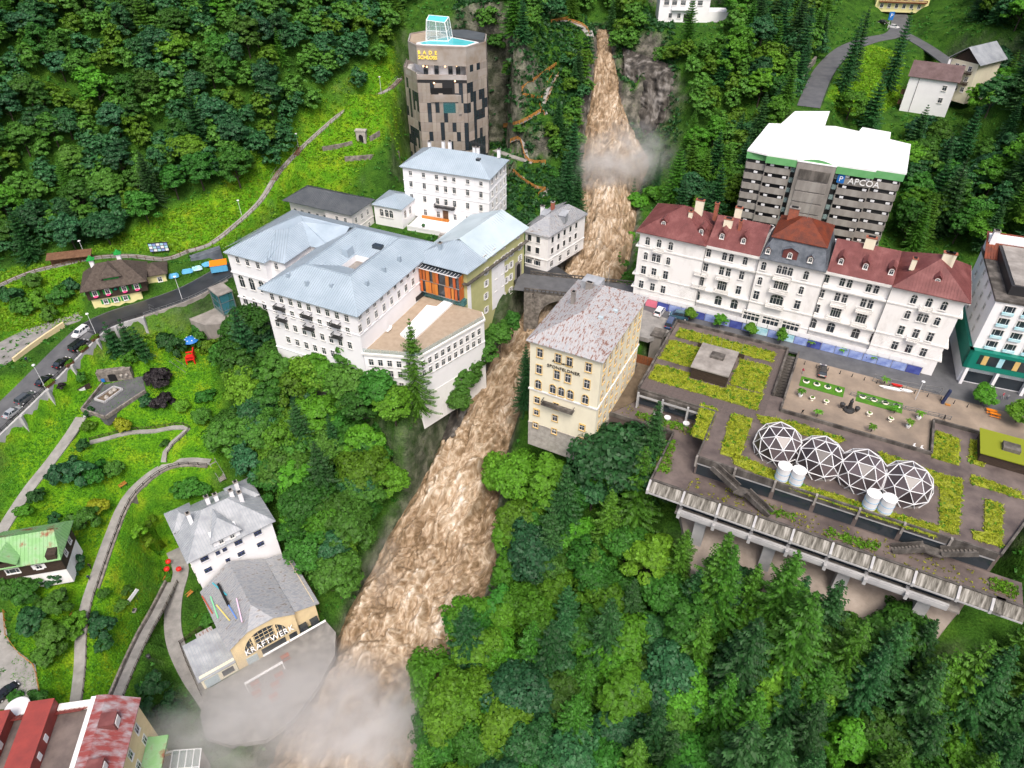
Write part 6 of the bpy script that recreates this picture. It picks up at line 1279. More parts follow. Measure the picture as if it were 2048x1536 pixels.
REG = [  # crown-centre polygon in the photograph, spacing m, conifer share, scale range, broadleaf shade weights, label broadleaf, label conifer, group
 ([(-90,-90),(815,-90),(815,95),(740,150),(640,195),(590,265),(545,315),(480,345),(400,360),(330,395),(255,445),(160,475),(90,490),(-90,520)], 5.3, .07, (.62,.98), (.45,.13,.42), 'broadleaf tree in the dense forest on the slope above the stepped hill path', 'spruce among the broadleaf forest above the stepped hill path', 'forest on the slope above the hill path'),
 ([(965,-60),(1190,-60),(1165,28),(1090,30),(1040,120),(1010,170),(968,170)], 5.6, .12, (.6,.95), (.6,.2,.2), 'broadleaf tree on the slope behind the tower hotel', 'spruce on the slope behind the tower hotel', 'trees behind the tower hotel'),
 ([(1222,-60),(1700,-60),(1650,60),(1625,150),(1600,215),(1500,285),(1480,420),(1335,415),(1345,330),(1370,240),(1345,140),(1235,105),(1215,40)], 6.0, .30, (.62,1.05), (.35,.5,.15), 'broadleaf tree in the wood between the gorge cliff and the parking garage', 'spruce in the wood between the gorge cliff and the parking garage', 'wood between the gorge and the garage'),
 ([(1705,205),(1760,235),(1850,245),(1900,210),(1960,150),(1985,40),(1930,-60),(2140,-60),(2140,600),(2060,510),(1985,480),(1930,470),(1800,475),(1825,350),(1800,270),(1720,250)], 6.4, .34, (.7,1.15), (.45,.2,.35), 'broadleaf tree in the wood behind the shop building and garage', 'spruce in the wood behind the shop building and garage', 'wood behind the shop building'),
 ([(445,655),(520,660),(570,690),(640,735),(710,735),(770,760),(835,850),(835,960),(800,1040),(745,1120),(680,1180),(610,1130),(560,1010),(500,940),(445,890),(425,800)], 5.6, .10, (.85,1.3), (.45,.4,.15), 'broadleaf tree in the wood between the white hotel block and the torrent', 'spruce in the wood between the white hotel block and the torrent', 'wood below the white hotel'),
 ([(1045,905),(1160,930),(1235,880),(1300,930),(1330,1020),(1400,1095),(1500,1125),(1700,1215),(1850,1275),(2140,1300),(2140,1700),(830,1700),(850,1420),(925,1280),(985,1130),(1000,1000)], 6.3, .32, (.9,1.35), (.42,.3,.28), 'broadleaf tree in the ravine below the cream house and congress deck', 'spruce in the ravine below the cream house and congress deck', 'ravine wood below the congress deck'),
 ([(890,690),(980,650),(1030,600),(1055,610),(1040,670),(985,700),(955,770),(905,790)], 4.6, 0, (.55,.85), (.7,.3,0), 'broadleaf tree between the terrace wing and the torrent', '', 'trees at the foot of the terrace wing'),
 ([(1125,95),(1180,80),(1185,180),(1165,260),(1145,330),(1120,330),(1100,260),(1135,190)], 4.0, .25, (.4,.62), (.5,.3,.2), 'broadleaf tree on the rocky bank left of the upper fall', 'spruce on the rocky bank left of the upper fall', 'trees on the rocky gorge bank'),
]
cands = []
for ri, (poly, spc, cf, (s0, s1), wts, lb, lc, grp) in enumerate(REG):
    done = []
    xs = np.arange(X0+4, X1-4, spc)
    for jy, y in enumerate(np.arange(Y0+4, Y1-4, spc*.86)):
        for x in xs:
            xx = x+(spc/2 if jy % 2 else 0)+random.uniform(-.36,.36)*spc; yy = y+random.uniform(-.36,.36)*spc
            if excl(xx, yy): continue
            z = hz(xx, yy); sc = random.uniform(s0, s1); fz = yy*CT-(z-CAMZ)*ST
            if fz < 20: continue
            px, py = QPX(xx, yy, z+5.5*sc)
            if 1296 < px < 1455 and py < 78: continue
            if 1745 < px < 1965 and 95 < py < 262: continue
            if inpoly(px, py, poly): cands.append((fz/sc, ri, Vector((xx, yy, z)), sc))
cands.sort(key=lambda c: c[0]); nb = nc_ = 0; FAR = []; FARC = []
for fz, ri, p, sc in cands:
    poly, spc, cf, rng_, wts, lb, lc, grp = REG[ri]; r = random.random()
    if ri == 5:
        qx, qy = QPX(p.x, p.y, p.z); cf = .20 if qx < 1250 else .45
    if r < cf:
        mi = 0 if random.random() < .6 else 1
        if nc_ < 200: put_coni(p, sc*random.uniform(16,21)*(1.12 if ri == 5 else 1), mi, ('dark ','light green ')[mi]+lc, grp); nc_ += 1
    else:
        mi = random.choices((0,1,2), wts)[0]
        if nb < 285: put_broad(p, sc*random.uniform(.9,1.1), mi, ('mid green ','bright green ','dark green ')[mi]+lb, grp); nb += 1
        else: FAR.append((p, sc, mi))
# the rest of the forest, farther up the slopes
lowp = [crown_arrays(700+k, 4.1, 8.4, 54, 24, .72) for k in range(5)]
for mi in range(3):
    Vs, Qs, n0 = [], [], 0
    for p, sc, m_ in FAR:
        if m_ != mi: continue
        V, Q_ = lowp[random.randrange(5)]; a = random.uniform(0, 6.28); c, s = math.cos(a)*sc, math.sin(a)*sc; W_ = V*1.0
        Vs.append(np.stack([V[:,0]*c-V[:,1]*s+p.x, V[:,0]*s+V[:,1]*c+p.y, (V[:,2]+1.6)*sc+p.z], 1)); Qs.append(Q_+n0); n0 += len(V)
    if Vs:
        o = obj('forest', fast_mesh('forest', np.concatenate(Vs), np.concatenate(Qs), LEAFM[mi]), kind='stuff'); tag(o, ('mid green','bright green','dark green')[mi]+' crowns of the far forest high on the slopes', 'forest')
# single trees that stand out
SP = [(818,640,27,1,'tall slender spruce standing before the corner of the hotel terrace',.72),(930,1213,25,0,'large spruce on the right bank beside the foaming lower torrent',.95),(1105,1012,24,0,'tall spruce under the cream house on the right bank',.8),(1105,1245,26,0,'spruce with drooping branches in the lower ravine wood',.95),(1225,1200,27,0,'broad spruce in the middle of the ravine wood',.95),(1228,1300,16,1,'small pale spruce in front of the broad one in the ravine wood',.8),(1460,1068,30,1,'tall light green spruce in front of the first concrete pier',1.0),(1598,1105,30,1,'light green spruce reaching up between two concrete piers',1.0),(1632,1190,33,1,'wide spruce with pale hanging branches below the concrete piers',1.1),(1520,1130,20,1,'narrow spruce between two taller ones below the deck',.9),(1735,1240,26,1,'mid-sized spruce below the third concrete pier',.95),(1890,1310,25,1,'dark spruce below the last concrete pier',.95),(1985,1285,28,1,'light spruce near the end of the concrete deck',1.0),(1150,235,21,0,'tall dark spruce on the left bank of the gorge',.9),(1158,345,17,0,'dark columnar spruce at the water edge above the town house',1.0),(1140,300,18,0,'slim spruce leaning over the gorge walkway',.85),(1322,305,13,0,'young spruce in the spray at the foot of the cliff',.6),(1270,358,9,0,'small spruce on the bank right of the spray',.7),(1240,505,9,1,'small bright spruce beside the river above the bridge',.8),(1728,25,26,0,'tall spruce in the bend of the upper road',.62),(1742,10,24,0,'dark spruce behind the tall one in the road bend',.6),(1825,20,27,0,'tall spruce beside the upper road above the white house',.62),(1630,0,24,0,'dark spruce left of the upper road',.7),(207,645,9.5,0,'dark conifer at the foot of the painted retaining wall',1.0),(238,640,10,0,'middle conifer of the three by the painted retaining wall',1.05),(266,655,9,0,'conifer next to the concrete stairs by the painted wall',1.0),(655,830,18,0,'spruce rising among broadleaf trees below the hotel',.7),(555,655,16,1,'spruce against the foot of the white hotel wall',.7),(1052,690,20,0,'dark spruce against the river side of the cream house',.7)]
for px, py, H, mi, lb, sl in SP:
    p = hit_off(px, py, H*.98)
    if p is not None: put_coni(p, H, mi, lb, None, sl)
BT = [(560,760,1.25,0),(650,760,1.3,1),(730,900,1.35,1),(700,780,1.2,0),(490,650,1.0,0),(480,740,1.2,0),(590,900,1.2,0),(620,1000,1.3,0),(700,1060,1.3,0),(520,850,1.2,2),(1000,960,1.1,1),(1240,920,1.9,2),(1040,1050,1.2,1),(960,1400,1.2,1),(900,1440,1.2,1),(1010,1440,1.3,1),(1350,1370,1.3,2),(1180,1150,1.2,0),(640,745,1.2,1),(705,735,1.25,0),(760,790,1.1,0)]
for px, py, sc, mi in BT:
    p = hit_off(px, py, 5.6*sc)
    if p is not None: put_broad(p, sc, mi, 'large broadleaf tree with a full crown on the wooded bank of the torrent', 'large trees along the torrent')
for px, py, z, sc in ((930,800,-18,.85),(950,765,-16,.8),(975,735,-13,.75),(1000,700,-10,.7),(1025,668,-8,.6),(915,830,-20,.7)): put_broad(P(px, py, z), sc, 0, 'broadleaf tree at the wall foot between hotel terrace, olive house and torrent', 'trees at the foot of the terrace wing')
# street trees of the square
for k, (u, lb) in enumerate(((16.1,'small round street tree beside the pink hoarding board'),(23.7,'small round street tree second along the hoarding'),(31.1,'small street tree before the hotel portal'),(38.3,'small street tree at the head of the sunken stairs'))):
    put_broad(Vector((*FG.w(u,-3.2), 0)), .36, 1, lb, None, 'street_tree', .9)
for px, py, lb, s in ((1968,795,'round street tree in front of the shop building',.5),(2040,830,'bright street tree next to the orange bench',.55),(1700,215,'round broadleaf tree behind the white garage roof',1.0)):
    p = hit_off(px, py, 4*s); put_broad(p, s, 1, lb, None, 'street_tree', .95)
# park shrubs: pixel, radius, foliage, label
for px, py, r, m, lb in ((245,848,1.7,'yellow_leaf','golden yellow conifer-shaped shrub on the park lawn'),(120,945,2.6,'leaf_dark','large dark rounded shrub beside the park path'),(155,940,3.0,'leaf_dark','broad dark shrub in the middle of the shrub group'),(185,945,2.6,'leaf','leafy shrub at the end of the shrub group'),(225,935,2.2,'leaf','green shrub between group and path bend'),(165,890,1.4,'needle','dark pointed shrub at the fork of the park paths'),(70,990,1.5,'needle','dark conical shrub at the edge of the straight path'),(165,1035,2.8,'leaf','round clipped shrub on the lower lawn'),(195,1010,2.0,'yellow_leaf','yellowish shrub behind the round clipped one'),(110,1035,1.4,'needle','small dark shrub on the lower lawn'),(45,1020,1.4,'leaf_bright','light shrub beside the straight path'),(375,975,2.8,'leaf','wide shrub behind the grey roofed house'),(405,975,2.0,'leaf','round shrub next to the wide one by the grey house'),(330,885,1.1,'leaf','small shrub on the middle lawn'),(120,770,1.0,'purple_leaf','reddish dark shrub by the retaining wall'),(160,752,1.5,'leaf','fern green shrub at the wall foot'),(325,800,2.3,'purple_leaf','large dark purple shrub beside the fountain terrace'),(310,755,3.2,'purple_leaf','dark spreading tree-like shrub over the fountain terrace'),(260,715,1.7,'leaf_bright','bright green round shrub below the conifers'),(350,690,2.4,'needle','spreading juniper below the concrete stairs'),(330,680,2.2,'needle','low juniper beside the stairs'),(390,680,2.6,'leaf','dense shrub on the slope under the lift'),(420,690,2.2,'herb','yellow green shrub on the slope under the lift'),(400,655,2.2,'leaf','shrub at the top of the slope under the wall'),(410,790,2.0,'leaf','shrub by the paved turning place'),(360,810,2.0,'leaf_bright','pale shrub on the bank below the terrace'),(400,830,2.4,'leaf','wide shrub on the bank near the wood'),(290,800,1.6,'leaf_dark','dark shrub at the terrace corner'),(180,822,1.2,'needle','slim dark shrub at the terrace steps'),(175,850,1.5,'leaf_bright','light fern-like shrub next to the path'),(50,1180,2.8,'leaf','large shrub in front of the green roofed cottage'),(20,1170,2.6,'leaf','shrub hugging the cottage wall'),(100,1150,2.2,'leaf_dark','dark shrub at the cottage corner'),(140,1130,2.4,'leaf_dark','dark shrub between cottage and fenced path'),(105,1205,2.8,'leaf','wide shrub along the fenced path'),(60,1240,2.6,'leaf_dark','dark shrub above the parking place'),(100,1270,3.0,'leaf','big shrub leaning over the fenced path'),(140,1250,2.6,'leaf_bright','pale shrub beside the fenced path'),(85,1310,2.0,'leaf','shrub below the big one on the bank'),(200,1250,2.4,'leaf_dark','dark shrub on the lawn strip between the paths'),(205,1290,2.0,'leaf_dark','low shrub on the lawn strip between the paths'),(250,1180,1.2,'leaf','little shrub near the metal sign'),(205,1185,1.2,'leaf','little shrub on the sloping lawn'),(240,1210,1.3,'leaf','shrub under the metal sign'),(300,1370,2.6,'leaf_dark','dark shrub in the drifting spray'),(340,1420,2.8,'leaf_dark','shrub half hidden by the spray'),(280,1420,2.4,'leaf_dark','shrub beside the red roofed house'),(415,1240,1.6,'leaf','shrub between hall and forecourt fence'),(270,1060,2.0,'herb','patch of lime green foliage on the slope lawn'),(290,1080,1.8,'herb','lime green foliage below the first patch'),(300,1040,1.8,'herb','lime green foliage near the grey house'),(30,1390,1.2,'leaf','planter shrub next to the parked car'),(75,1395,1.6,'leaf','shrub at the fenced parking corner'),(45,610,2.6,'leaf','shrub on the bank above the gravel lay-by'),(80,595,2.8,'leaf_bright','bright shrub on the bank beside the chalet'),(120,590,2.8,'leaf','shrub on the bank nearest the chalet'),(20,590,2.6,'leaf_dark','dark shrub on the bank by the upper path'),(100,625,2.2,'leaf','low shrub over the gravel lay-by'),(140,570,2.2,'leaf_dark','dark shrub behind the chalet corner'),(60,560,2.4,'leaf','shrub next to the upper forest path'),(990,80,3,'leaf','shrub on the slope by the tower roof'),(1040,255,2,'leaf','shrub on the rock by the gorge walkway'),(1060,290,1.6,'leaf_dark','shrub beneath the wooden gorge stairs'),(1110,345,1.8,'leaf','shrub beside the lower gorge path'),(1100,420,1.6,'leaf','shrub behind the grey roofed town house'),(1260,470,2,'leaf_bright','bright bush at the river bank beside the grand hotel'),(1275,400,3.4,'leaf_bright','bright leafy tree-like bush on the bank by the hotel end'),(1310,385,3.2,'leaf_bright','bright leafy bush between spray and red roof'),(1250,530,1.8,'leaf','bush at the end of the bridge')):
    bush(px, py, r, m, lb, None, 1.5 if 'pointed' in lb or 'con' in lb or 'slim' in lb else (1.15 if r > 2 else .95))
# tall grass, herbs and ground cover: too many to count
def tufts(name, pts, m, size, label, n=6, cat='grass', asp=1.9, spread=1.5):
    pts = np.array(pts); rng = np.random.default_rng(len(pts)); k = np.repeat(np.arange(len(pts)), n); e = rng.normal(size=(len(k),3))*np.array([.5,.5,.12])*size*spread; C = pts[k]+e; C[:,2] += size*.35
    N = rng.normal(size=(len(k),3))+np.array([0,0,.55]); V, Q_ = leaf_quads(C, N, size, rng, asp); o = obj(name, fast_mesh(name, V, Q_, m), kind='stuff'); tag(o, label, cat); return o
def scatter(mask, n, pred=None):
    jj, ii_ = np.nonzero(mask); k = RNG.integers(0, len(jj), n); x = X0+(ii_[k]+RNG.uniform(-.5,.5,n))*RES; y = Y0+(jj[k]+RNG.uniform(-.5,.5,n))*RES
    return [(a, b, hz(a, b)) for a, b in zip(x, y) if not excl(a, b)]
vis = (GY < 330) & ~EXC
tufts('meadow_plants', scatter((meadow > .4) & vis & (GY > 150), 7000), 'herb', .36, 'lush green herbs covering the hillside meadow')
tufts('meadow_flowers', scatter((meadow > .4) & vis & (GY > 150), 1500), 'yellow_leaf', .22, 'yellow blooming weeds in the hillside meadow')
tufts('undergrowth', scatter((meadow < .4) & vis & (rockm < .75), 20000), 'leaf', .5, 'green undergrowth on the wooded slopes')
gorgem = inside([(-20,200),(20,195),(60,250),(60,300),(-20,300)]) > .5
tufts('gorge_shrubs', scatter(gorgem & vis & (rockm < .8), 2600), 'leaf_dark', .8, 'low shrubs and ferns clinging to the gorge banks', 8, 'shrubs')
tufts('lawn_grass', scatter((meadow > .4) & vis & (GY < 150), 9000), 'leaf_bright', .17, 'short lawn grass on the park slopes')
def bedpts(poly, z, dens):
    xs_ = [p[0] for p in poly]; ys_ = [p[1] for p in poly]; n = int((max(xs_)-min(xs_))*(max(ys_)-min(ys_))*dens); out = []
    for _ in range(n):
        u, v = random.uniform(min(xs_), max(xs_)), random.uniform(min(ys_), max(ys_))
        if inpoly(u, v, poly): out.append((*FG.w(u, v), z))
    return out
pts = sum([bedpts(b, .45, 7) for b in BEDS], []); tufts('roof_grass', pts, 'dry_grass', .13, 'tall yellow green grass growing in the roof beds of the congress centre', 9, asp=4.5, spread=3.2)
tufts('roof_weeds', sum([bedpts(b, -4.05, 5) for b in LOWB], [])+sum([bedpts(b, .45, .6) for b in BEDS], []), 'herb', .32, 'green weeds in the beds of the concrete decks', 6)
tufts('terrace_moss', bedpts(S(31,88,-56.5,-51.5), -4.2, .8)+bedpts(S(10,30,-41,-36), -4.2, .6), 'dry_grass', .22, 'moss and weeds creeping over the lower concrete terrace', 5)
# ------------------------------------------------------------------ vehicles
def loft(mb, secs, m=0):          # secs: (x, z0, z1, w0, w1) rectangular rings
    r = []
    for x, z0, z1, w0, w1 in secs:
        i = len(mb.v); mb.v += [(x,-w0,z0),(x,w0,z0),(x,w1,z1),(x,-w1,z1)]; r.append(i)
    for a, b in zip(r[:-1], r[1:]):
        for q in range(4): j = (q+1) % 4; mb.f.append((a+q, b+q, b+j, a+j)); mb.m.append(m)
    mb.f.append((r[0],r[0]+1,r[0]+2,r[0]+3)); mb.m.append(m); mb.f.append((r[-1]+3,r[-1]+2,r[-1]+1,r[-1])); mb.m.append(m); return mb
_cars = {}
def car(p, rz, paint, label, kind='car', group=None):
    L, Wd, H = {'car': (4.4,.88,1.46), 'suv': (4.7,.94,1.7), 'van': (5.0,.97,1.95)}[kind]; key = (paint, kind)
    if key not in _cars:
        h = L/2; b = MB(); bz = .92 if kind == 'car' else 1.02
        loft(b, [(-h,.35,bz-.25,Wd*.86,Wd*.84),(-h+.25,.28,bz,Wd*.97,Wd*.93),(-h+.9,.25,bz+.04,Wd,Wd*.95),(h*.35,.25,bz+.02,Wd,Wd*.95),(h-.5,.28,bz-(.12 if kind != 'van' else .02),Wd*.97,Wd*.9),(h,.38,bz-.3,Wd*.82,Wd*.78)])
        bs = b.mesh('body', paint); c = MB(); f0, f1, f2, f3 = {'car': (-h+.55,-h+1.15,.35,h*.52), 'suv': (-h+.15,-h+.45,.5,h*.56), 'van': (-h+.08,-h+.25,h*.38,h*.72)}[kind]
        for (t0, t1, mi) in ((0,.86,0),(.86,1,1)):
            xs = [(f0,f1),(f3,f2)]; z0 = bz+(H-bz)*t0; z1 = bz+(H-bz)*t1
            A = [xs[0][0]+(xs[0][1]-xs[0][0])*t for t in (t0,t1)]; B = [xs[1][0]+(xs[1][1]-xs[1][0])*t for t in (t0,t1)]; w = [Wd*(.93-.2*t) for t in (t0,t1)]
            v = [(A[0],-w[0],z0),(B[0],-w[0],z0),(B[0],w[0],z0),(A[0],w[0],z0),(A[1],-w[1],z1),(B[1],-w[1],z1),(B[1],w[1],z1),(A[1],w[1],z1)]; q = MB(); q.v = v; q.f = [(3,2,1,0),(4,5,6,7),(0,1,5,4),(1,2,6,5),(2,3,7,6),(3,0,4,7)]; q.m = [0]*6
            if mi == 0: gm = q.mesh('windows', 'glass')
            else: rm = q.mesh('roof', paint)
        pl = MB()
        for s in (-1, 1):
            for t in (0,.34,.68,1):
                x0 = f0+(f3-f0)*t; x1 = f1+(f2-f1)*t; pl.bar((x0,s*Wd*.935,bz),(x1,s*Wd*.765,H*.99-.05),.09,.06)
        pil = pl.mesh('pillars', paint)
        wh = MB().tube([(0,-.11,0),(0,.11,0)], .33, 14).mesh('wheel', 'tyre'); rim = MB().tube([(0,-.125,0),(0,.125,0)], .2, 10).mesh('rim', 'metal_white')
        hl = MB().box(-.05,.06,-.2,.2,-.08,.08).mesh('headlight', 'white_paint'); tl_ = MB().box(-.05,.05,-.16,.16,-.1,.1).mesh('taillight', 'red_light'); _cars[key] = (bs, gm, rm, pil, wh, rim, hl, tl_, h, bz)
    bs, gm, rm, pil, wh, rim, hl, tl_, h, bz = _cars[key]; t = thing('parked_car' if kind != 'van' else 'van', label, 'car' if kind != 'van' else 'van', p, rz, group)
    obj('body', bs, t); obj('windows', gm, t); obj('roof', rm, t); obj('pillars', pil, t, kind='stuff')
    for x in (-h+.85, h-.9):
        for s in (-1, 1): w = obj('wheel', wh, t, (x, s*(Wd-.1), .33)); obj('rim', rim, w)
    for s in (-1, 1): obj('headlight', hl, t, (h-.06, s*Wd*.6, bz-.26)); obj('taillight', tl_, t, (-h+.08, s*Wd*.72, bz-.18))
    return t
def pxdir(a, b, z=0): p, q = P(*a, z), P(*b, z); return math.atan2(q.y-p.y, q.x-p.x)
def roadz(x, y, line):
    return min(((Vector((p.x-x, p.y-y)).length, p.z) for p in line))[1]
for px, py, z, paint, kind, d, lb in ((160,662,-3.3,'car_white','suv',0,'white estate car driving down the road past the chalet'),(157,690,-4.0,'car_black','van',math.pi,'black van at the kerb beside the planters'),(122,724,-4.8,'car_black','car',math.pi,'black car with rack parked behind the black van'),(88,759,-5.9,'car_black','car',math.pi,'black car parked next to the street lamp'),(50,795,-6.8,'car_grey','suv',math.pi,'dark grey car parked at the kerb'),(25,823,-7.6,'car_silver','car',math.pi,'silver compact car parked at the end of the kerb row')):
    p = P(px, py, z+.6); p.z = roadz(p.x, p.y, LROAD)+.06; i = min(range(len(LROAD)-1), key=lambda k: (LROAD[k].xy-p.xy).length); dd = LROAD[i+1]-LROAD[i]; car(p, math.atan2(dd.y, dd.x)+d, paint, lb, kind)
car(Vector((*FG.w(12.4,-7.4), .02)), math.radians(65), 'car_blue', 'dark blue van parked beside the concrete shaft', 'van'); car(Vector((*FG.w(13.4,-3.2), .02)), math.radians(160), 'car_teal', 'teal grey van at the corner of the hoarding', 'van'); car(Vector((*FG.w(8.4,-3.4), .02)), math.radians(60), 'car_white', 'white small van behind the cream apartment house', 'suv')
tx = P(1645, 742, .6); car(Vector((tx.x, tx.y, .03)), math.radians(68), 'car_black', 'black car standing on the square by the flower bed', 'suv')
for px, py, paint, lb in ((1765,48,'car_black','black car in the bend of the upper road'),(1786,57,'car_white','white car by the blue sign on the upper road')):
    p = hit(px, py); p.z += .15; car(p, math.radians(-50), paint, lb)
p = hit(15, 1388); p.z += .08; car(p, math.radians(60), 'car_black', 'dark estate car on the parking place by the white cylinder')
MB().prism([FG.w(-7,-15.5), FG.w(9.4,-15.5), FG.w(13.3,-10), FG.w(13.3,-5.3), FG.w(-6,-1.2)], -1.2, -.006).build('parking_yard','gravel',kind='structure')
# ------------------------------------------------------------------ fences, railings, walls along lines
def fence(name, line, label, m='wood_dark', h=1.05, post=2.0, rails=(.5,1.0), off=0, cat='fence', lift=0, pm=None, thick=.09):
    pts = [Vector(p) for p in line]
    if off:
        q = []
        for i, p in enumerate(pts):
            d = pts[min(i+1,len(pts)-1)]-pts[max(i-1,0)]; d.z = 0; d.normalize(); q.append(p+Vector((d.y,-d.x,0))*off)
        pts = q
    arr = resample(pts, max(2, int(sum((a-b).length for a, b in zip(pts[:-1], pts[1:]))/post)+1)); base = Vector(arr[0]); t = thing(name, label, cat, base)
    pmh = MB().box(-thick*.6,thick*.6,-thick*.6,thick*.6,-.3,h).mesh('post', pm or m); prev = None
    for a in arr:
        q = Vector(a)-base+Vector((0,0,lift)); obj('post', pmh, t, q)
        if prev is not None:
            for r in rails: MB().bar(prev+Vector((0,0,r)), q+Vector((0,0,r)), thick*.6, thick*1.2).build('rail', m, t)
        prev = q
    return t
def lwall(name, line, label, h_top, h_bot, w, m, off=0, cat='wall'):
    pts = [Vector(p) for p in line]; base = pts[0].copy(); t = thing(name, label, cat, base); q = []
    for i, p in enumerate(pts):
        d = pts[min(i+1,len(pts)-1)]-pts[max(i-1,0)]; d.z = 0; d.normalize(); q.append((p+Vector((d.y,-d.x,0))*off-base, Vector((d.y,-d.x,0))))
    mb = MB()
    for c, r in q: mb.v += [tuple(c-r*w/2+Vector((0,0,h_bot))), tuple(c+r*w/2+Vector((0,0,h_bot))), tuple(c+r*w/2+Vector((0,0,h_top))), tuple(c-r*w/2+Vector((0,0,h_top)))]
    for k in range(len(q)-1):
        a, b = 4*k, 4*k+4
        for z in range(4): j = (z+1) % 4; mb.f.append((a+z, a+j, b+j, b+z)); mb.m.append(0)
    n = 4*(len(q)-1); mb.f += [(0,3,2,1), (n,n+1,n+2,n+3)]; mb.m += [0,0]; mb.build('masonry', m, t); return t, q
ls = LROAD[:]; i0 = 16
t, q = lwall('retaining_wall', ls[i0:], 'tall pale concrete retaining wall with buttresses below the parked cars', .15, -7.5, .6, 'concrete_light', -4.5)
for k in range(0, len(q), 5): c, r = q[k]; MB().bar(c-r*.5+Vector((0,0,-7)), c-r*.5+Vector((0,0,.3)), .7, .7).build('buttress', 'concrete_light', t)
fence('guard_rail', ls[i0:], 'grey steel guard rail on top of the retaining wall', 'metal_dark', 1.1, 1.6, (.35,.7,1.05), -4.3)
lwall('road_wall', ls[4:i0+2], 'old concrete wall under the road between chalet and hotel', .2, -6, .5, 'concrete', -4.2); fence('road_railing', ls[2:i0+1], 'thin metal railing along the dark asphalt road', 'metal', 1.1, 1.8, (.55,1.05), -4.2)
for k, (px, py) in enumerate(((123,763),(145,725),(165,700),(187,680))):
    p = P(px, py, -4.6+.8*k*.5); j = min(range(len(ls)), key=lambda n: (ls[n].xy-p.xy).length); d = (ls[min(j+1,len(ls)-1)]-ls[j-1]); d.z = 0; d.normalize(); c = ls[j]-Vector((d.y,-d.x,0))*4.5+Vector((0,0,.35))
    t = thing('planter_box', ('flower trough opposite the black car with rack','flower trough behind the black van','flower trough next to the black van','flower trough by the yellow street lamp')[k], 'planter', c, math.atan2(d.y, d.x)); MB().box(-1.1,1.1,-.4,.4,-.2,.5).build('trough', 'wood_brown', t); o = obj('foliage', BUSH[k]['herb'], t, (0,0,.2)); o.scale = (.9,.4,.5)
lay = pix_poly([(-40,705),(30,668),(90,640),(165,622),(185,632),(120,655),(60,690),(20,722),(-40,760)], -4); MB().prism(lay[::-1] if False else lay, -4.6, -4.05).build('lay_by', 'gravel', kind='structure')
lwall('low_wall', [P(28,722,-4.0), P(60,697,-3.9), P(95,672,-3.8), P(128,650,-3.6)], 'long low wall with pale coping between lay-by and road', .9, -2, .5, 'peach')
# far left yellow house
HY = Bld('roadside_house', 'pale yellow house with white window at the road edge', -138, 118, -9, 62, [(0,0),(9,0),(9,16),(0,16)], 11, 'yellow_wall'); HY.grid(0,[2,4.5,7],[3,6.6,9.4],'rect',1.2,1.8); HY.hip(0,9,0,16,11,3.5,'tin_grey')
# ------------------------------------------------------------------ glass lift and bastion
lf = thing('glass_lift', 'teal glass lift tower with flat roof beside the white hotel wing', 'lift tower', (-81.0,163.6,-9), math.radians(-46))
MB().box(.1,5.3,.1,3.7,0,9.6).build('glass_shaft', 'glass_teal', lf); MB().box(1.2,4.2,.8,2.9,0,9.2).build('lift_core', 'light_blue', lf)
for x in (0,5.4):
    for y in (0,3.8): MB().box(x-.1,x+.1,y-.1,y+.1,0,10).build('corner_post', 'metal', lf)
for z in (2.4,4.8,7.2,9.6): ring(MB(), [(0,0),(5.4,0),(5.4,3.8),(0,3.8)], z, .12, .04).build('transom', 'metal', lf)
MB().box(-.2,5.6,-.2,4.0,9.7,10).build('roof', 'concrete', lf)
bs_ = pix_poly([(362,606),(400,596),(436,592),(466,604),(478,640),(470,660),(440,648),(410,650),(380,640)], -5.5); MB().prism(bs_[::-1], -15, -5.5).build('masonry', 'concrete', tag(thing('bastion','x','wall',(0,0,0)), 'rounded concrete bastion below the glass lift with planted bed', 'wall'))
# stairs in the concrete wall area
def steps(a, b, w, n, label, m='concrete', rail='metal'):
    a = Vector(a); b = Vector(b); t = thing('staircase', label, 'stairs', a); d = b-a; d2 = Vector((d.x,d.y,0)); L = d2.length; ang = math.atan2(d.y, d.x); sm = MB().box(-L/n*.55, L/n*.55, -w/2, w/2, -.3, 0).mesh('step', m)
    for k in range(n): obj('step', sm, t, d*((k+.5)/n), ang)
    r = Vector((-d2.y, d2.x, 0)).normalized()
    for s in (-1, 1):
        o = r*(s*w/2); MB().bar(o+Vector((0,0,1)), d+o+Vector((0,0,1)), .07, .07).bar(o+Vector((0,0,-.2)), d+o+Vector((0,0,-.2)), .12, .3).build('handrail', rail, t)
        for k in range(int(L/1.5)+1): q = d*(k/max(1,int(L/1.5)))+o; MB().bar(q+Vector((0,0,-.2)), q+Vector((0,0,1)), .05, .05).build('baluster', rail, t)
    return t
steps(P(300,618,-1.6), P(342,636,-5.5), 1.5, 14, 'grey steel stairs descending along the concrete road wall'); steps(P(372,630,-6.5), P(312,676,-10.5), 1.5, 14, 'steel flight down to the garden below the painted wall'); steps(P(310,688,-10.6), P(325,722,-12), 1.6, 9, 'stone steps in the garden below the painted wall'); steps(P(345,725,-12), P(378,748,-13), 1.4, 8, 'stone steps next to the giant red chair'); steps(P(476,628,-6), P(510,668,-11), 1.5, 12, 'steel stairs along the hotel wing under the lift')
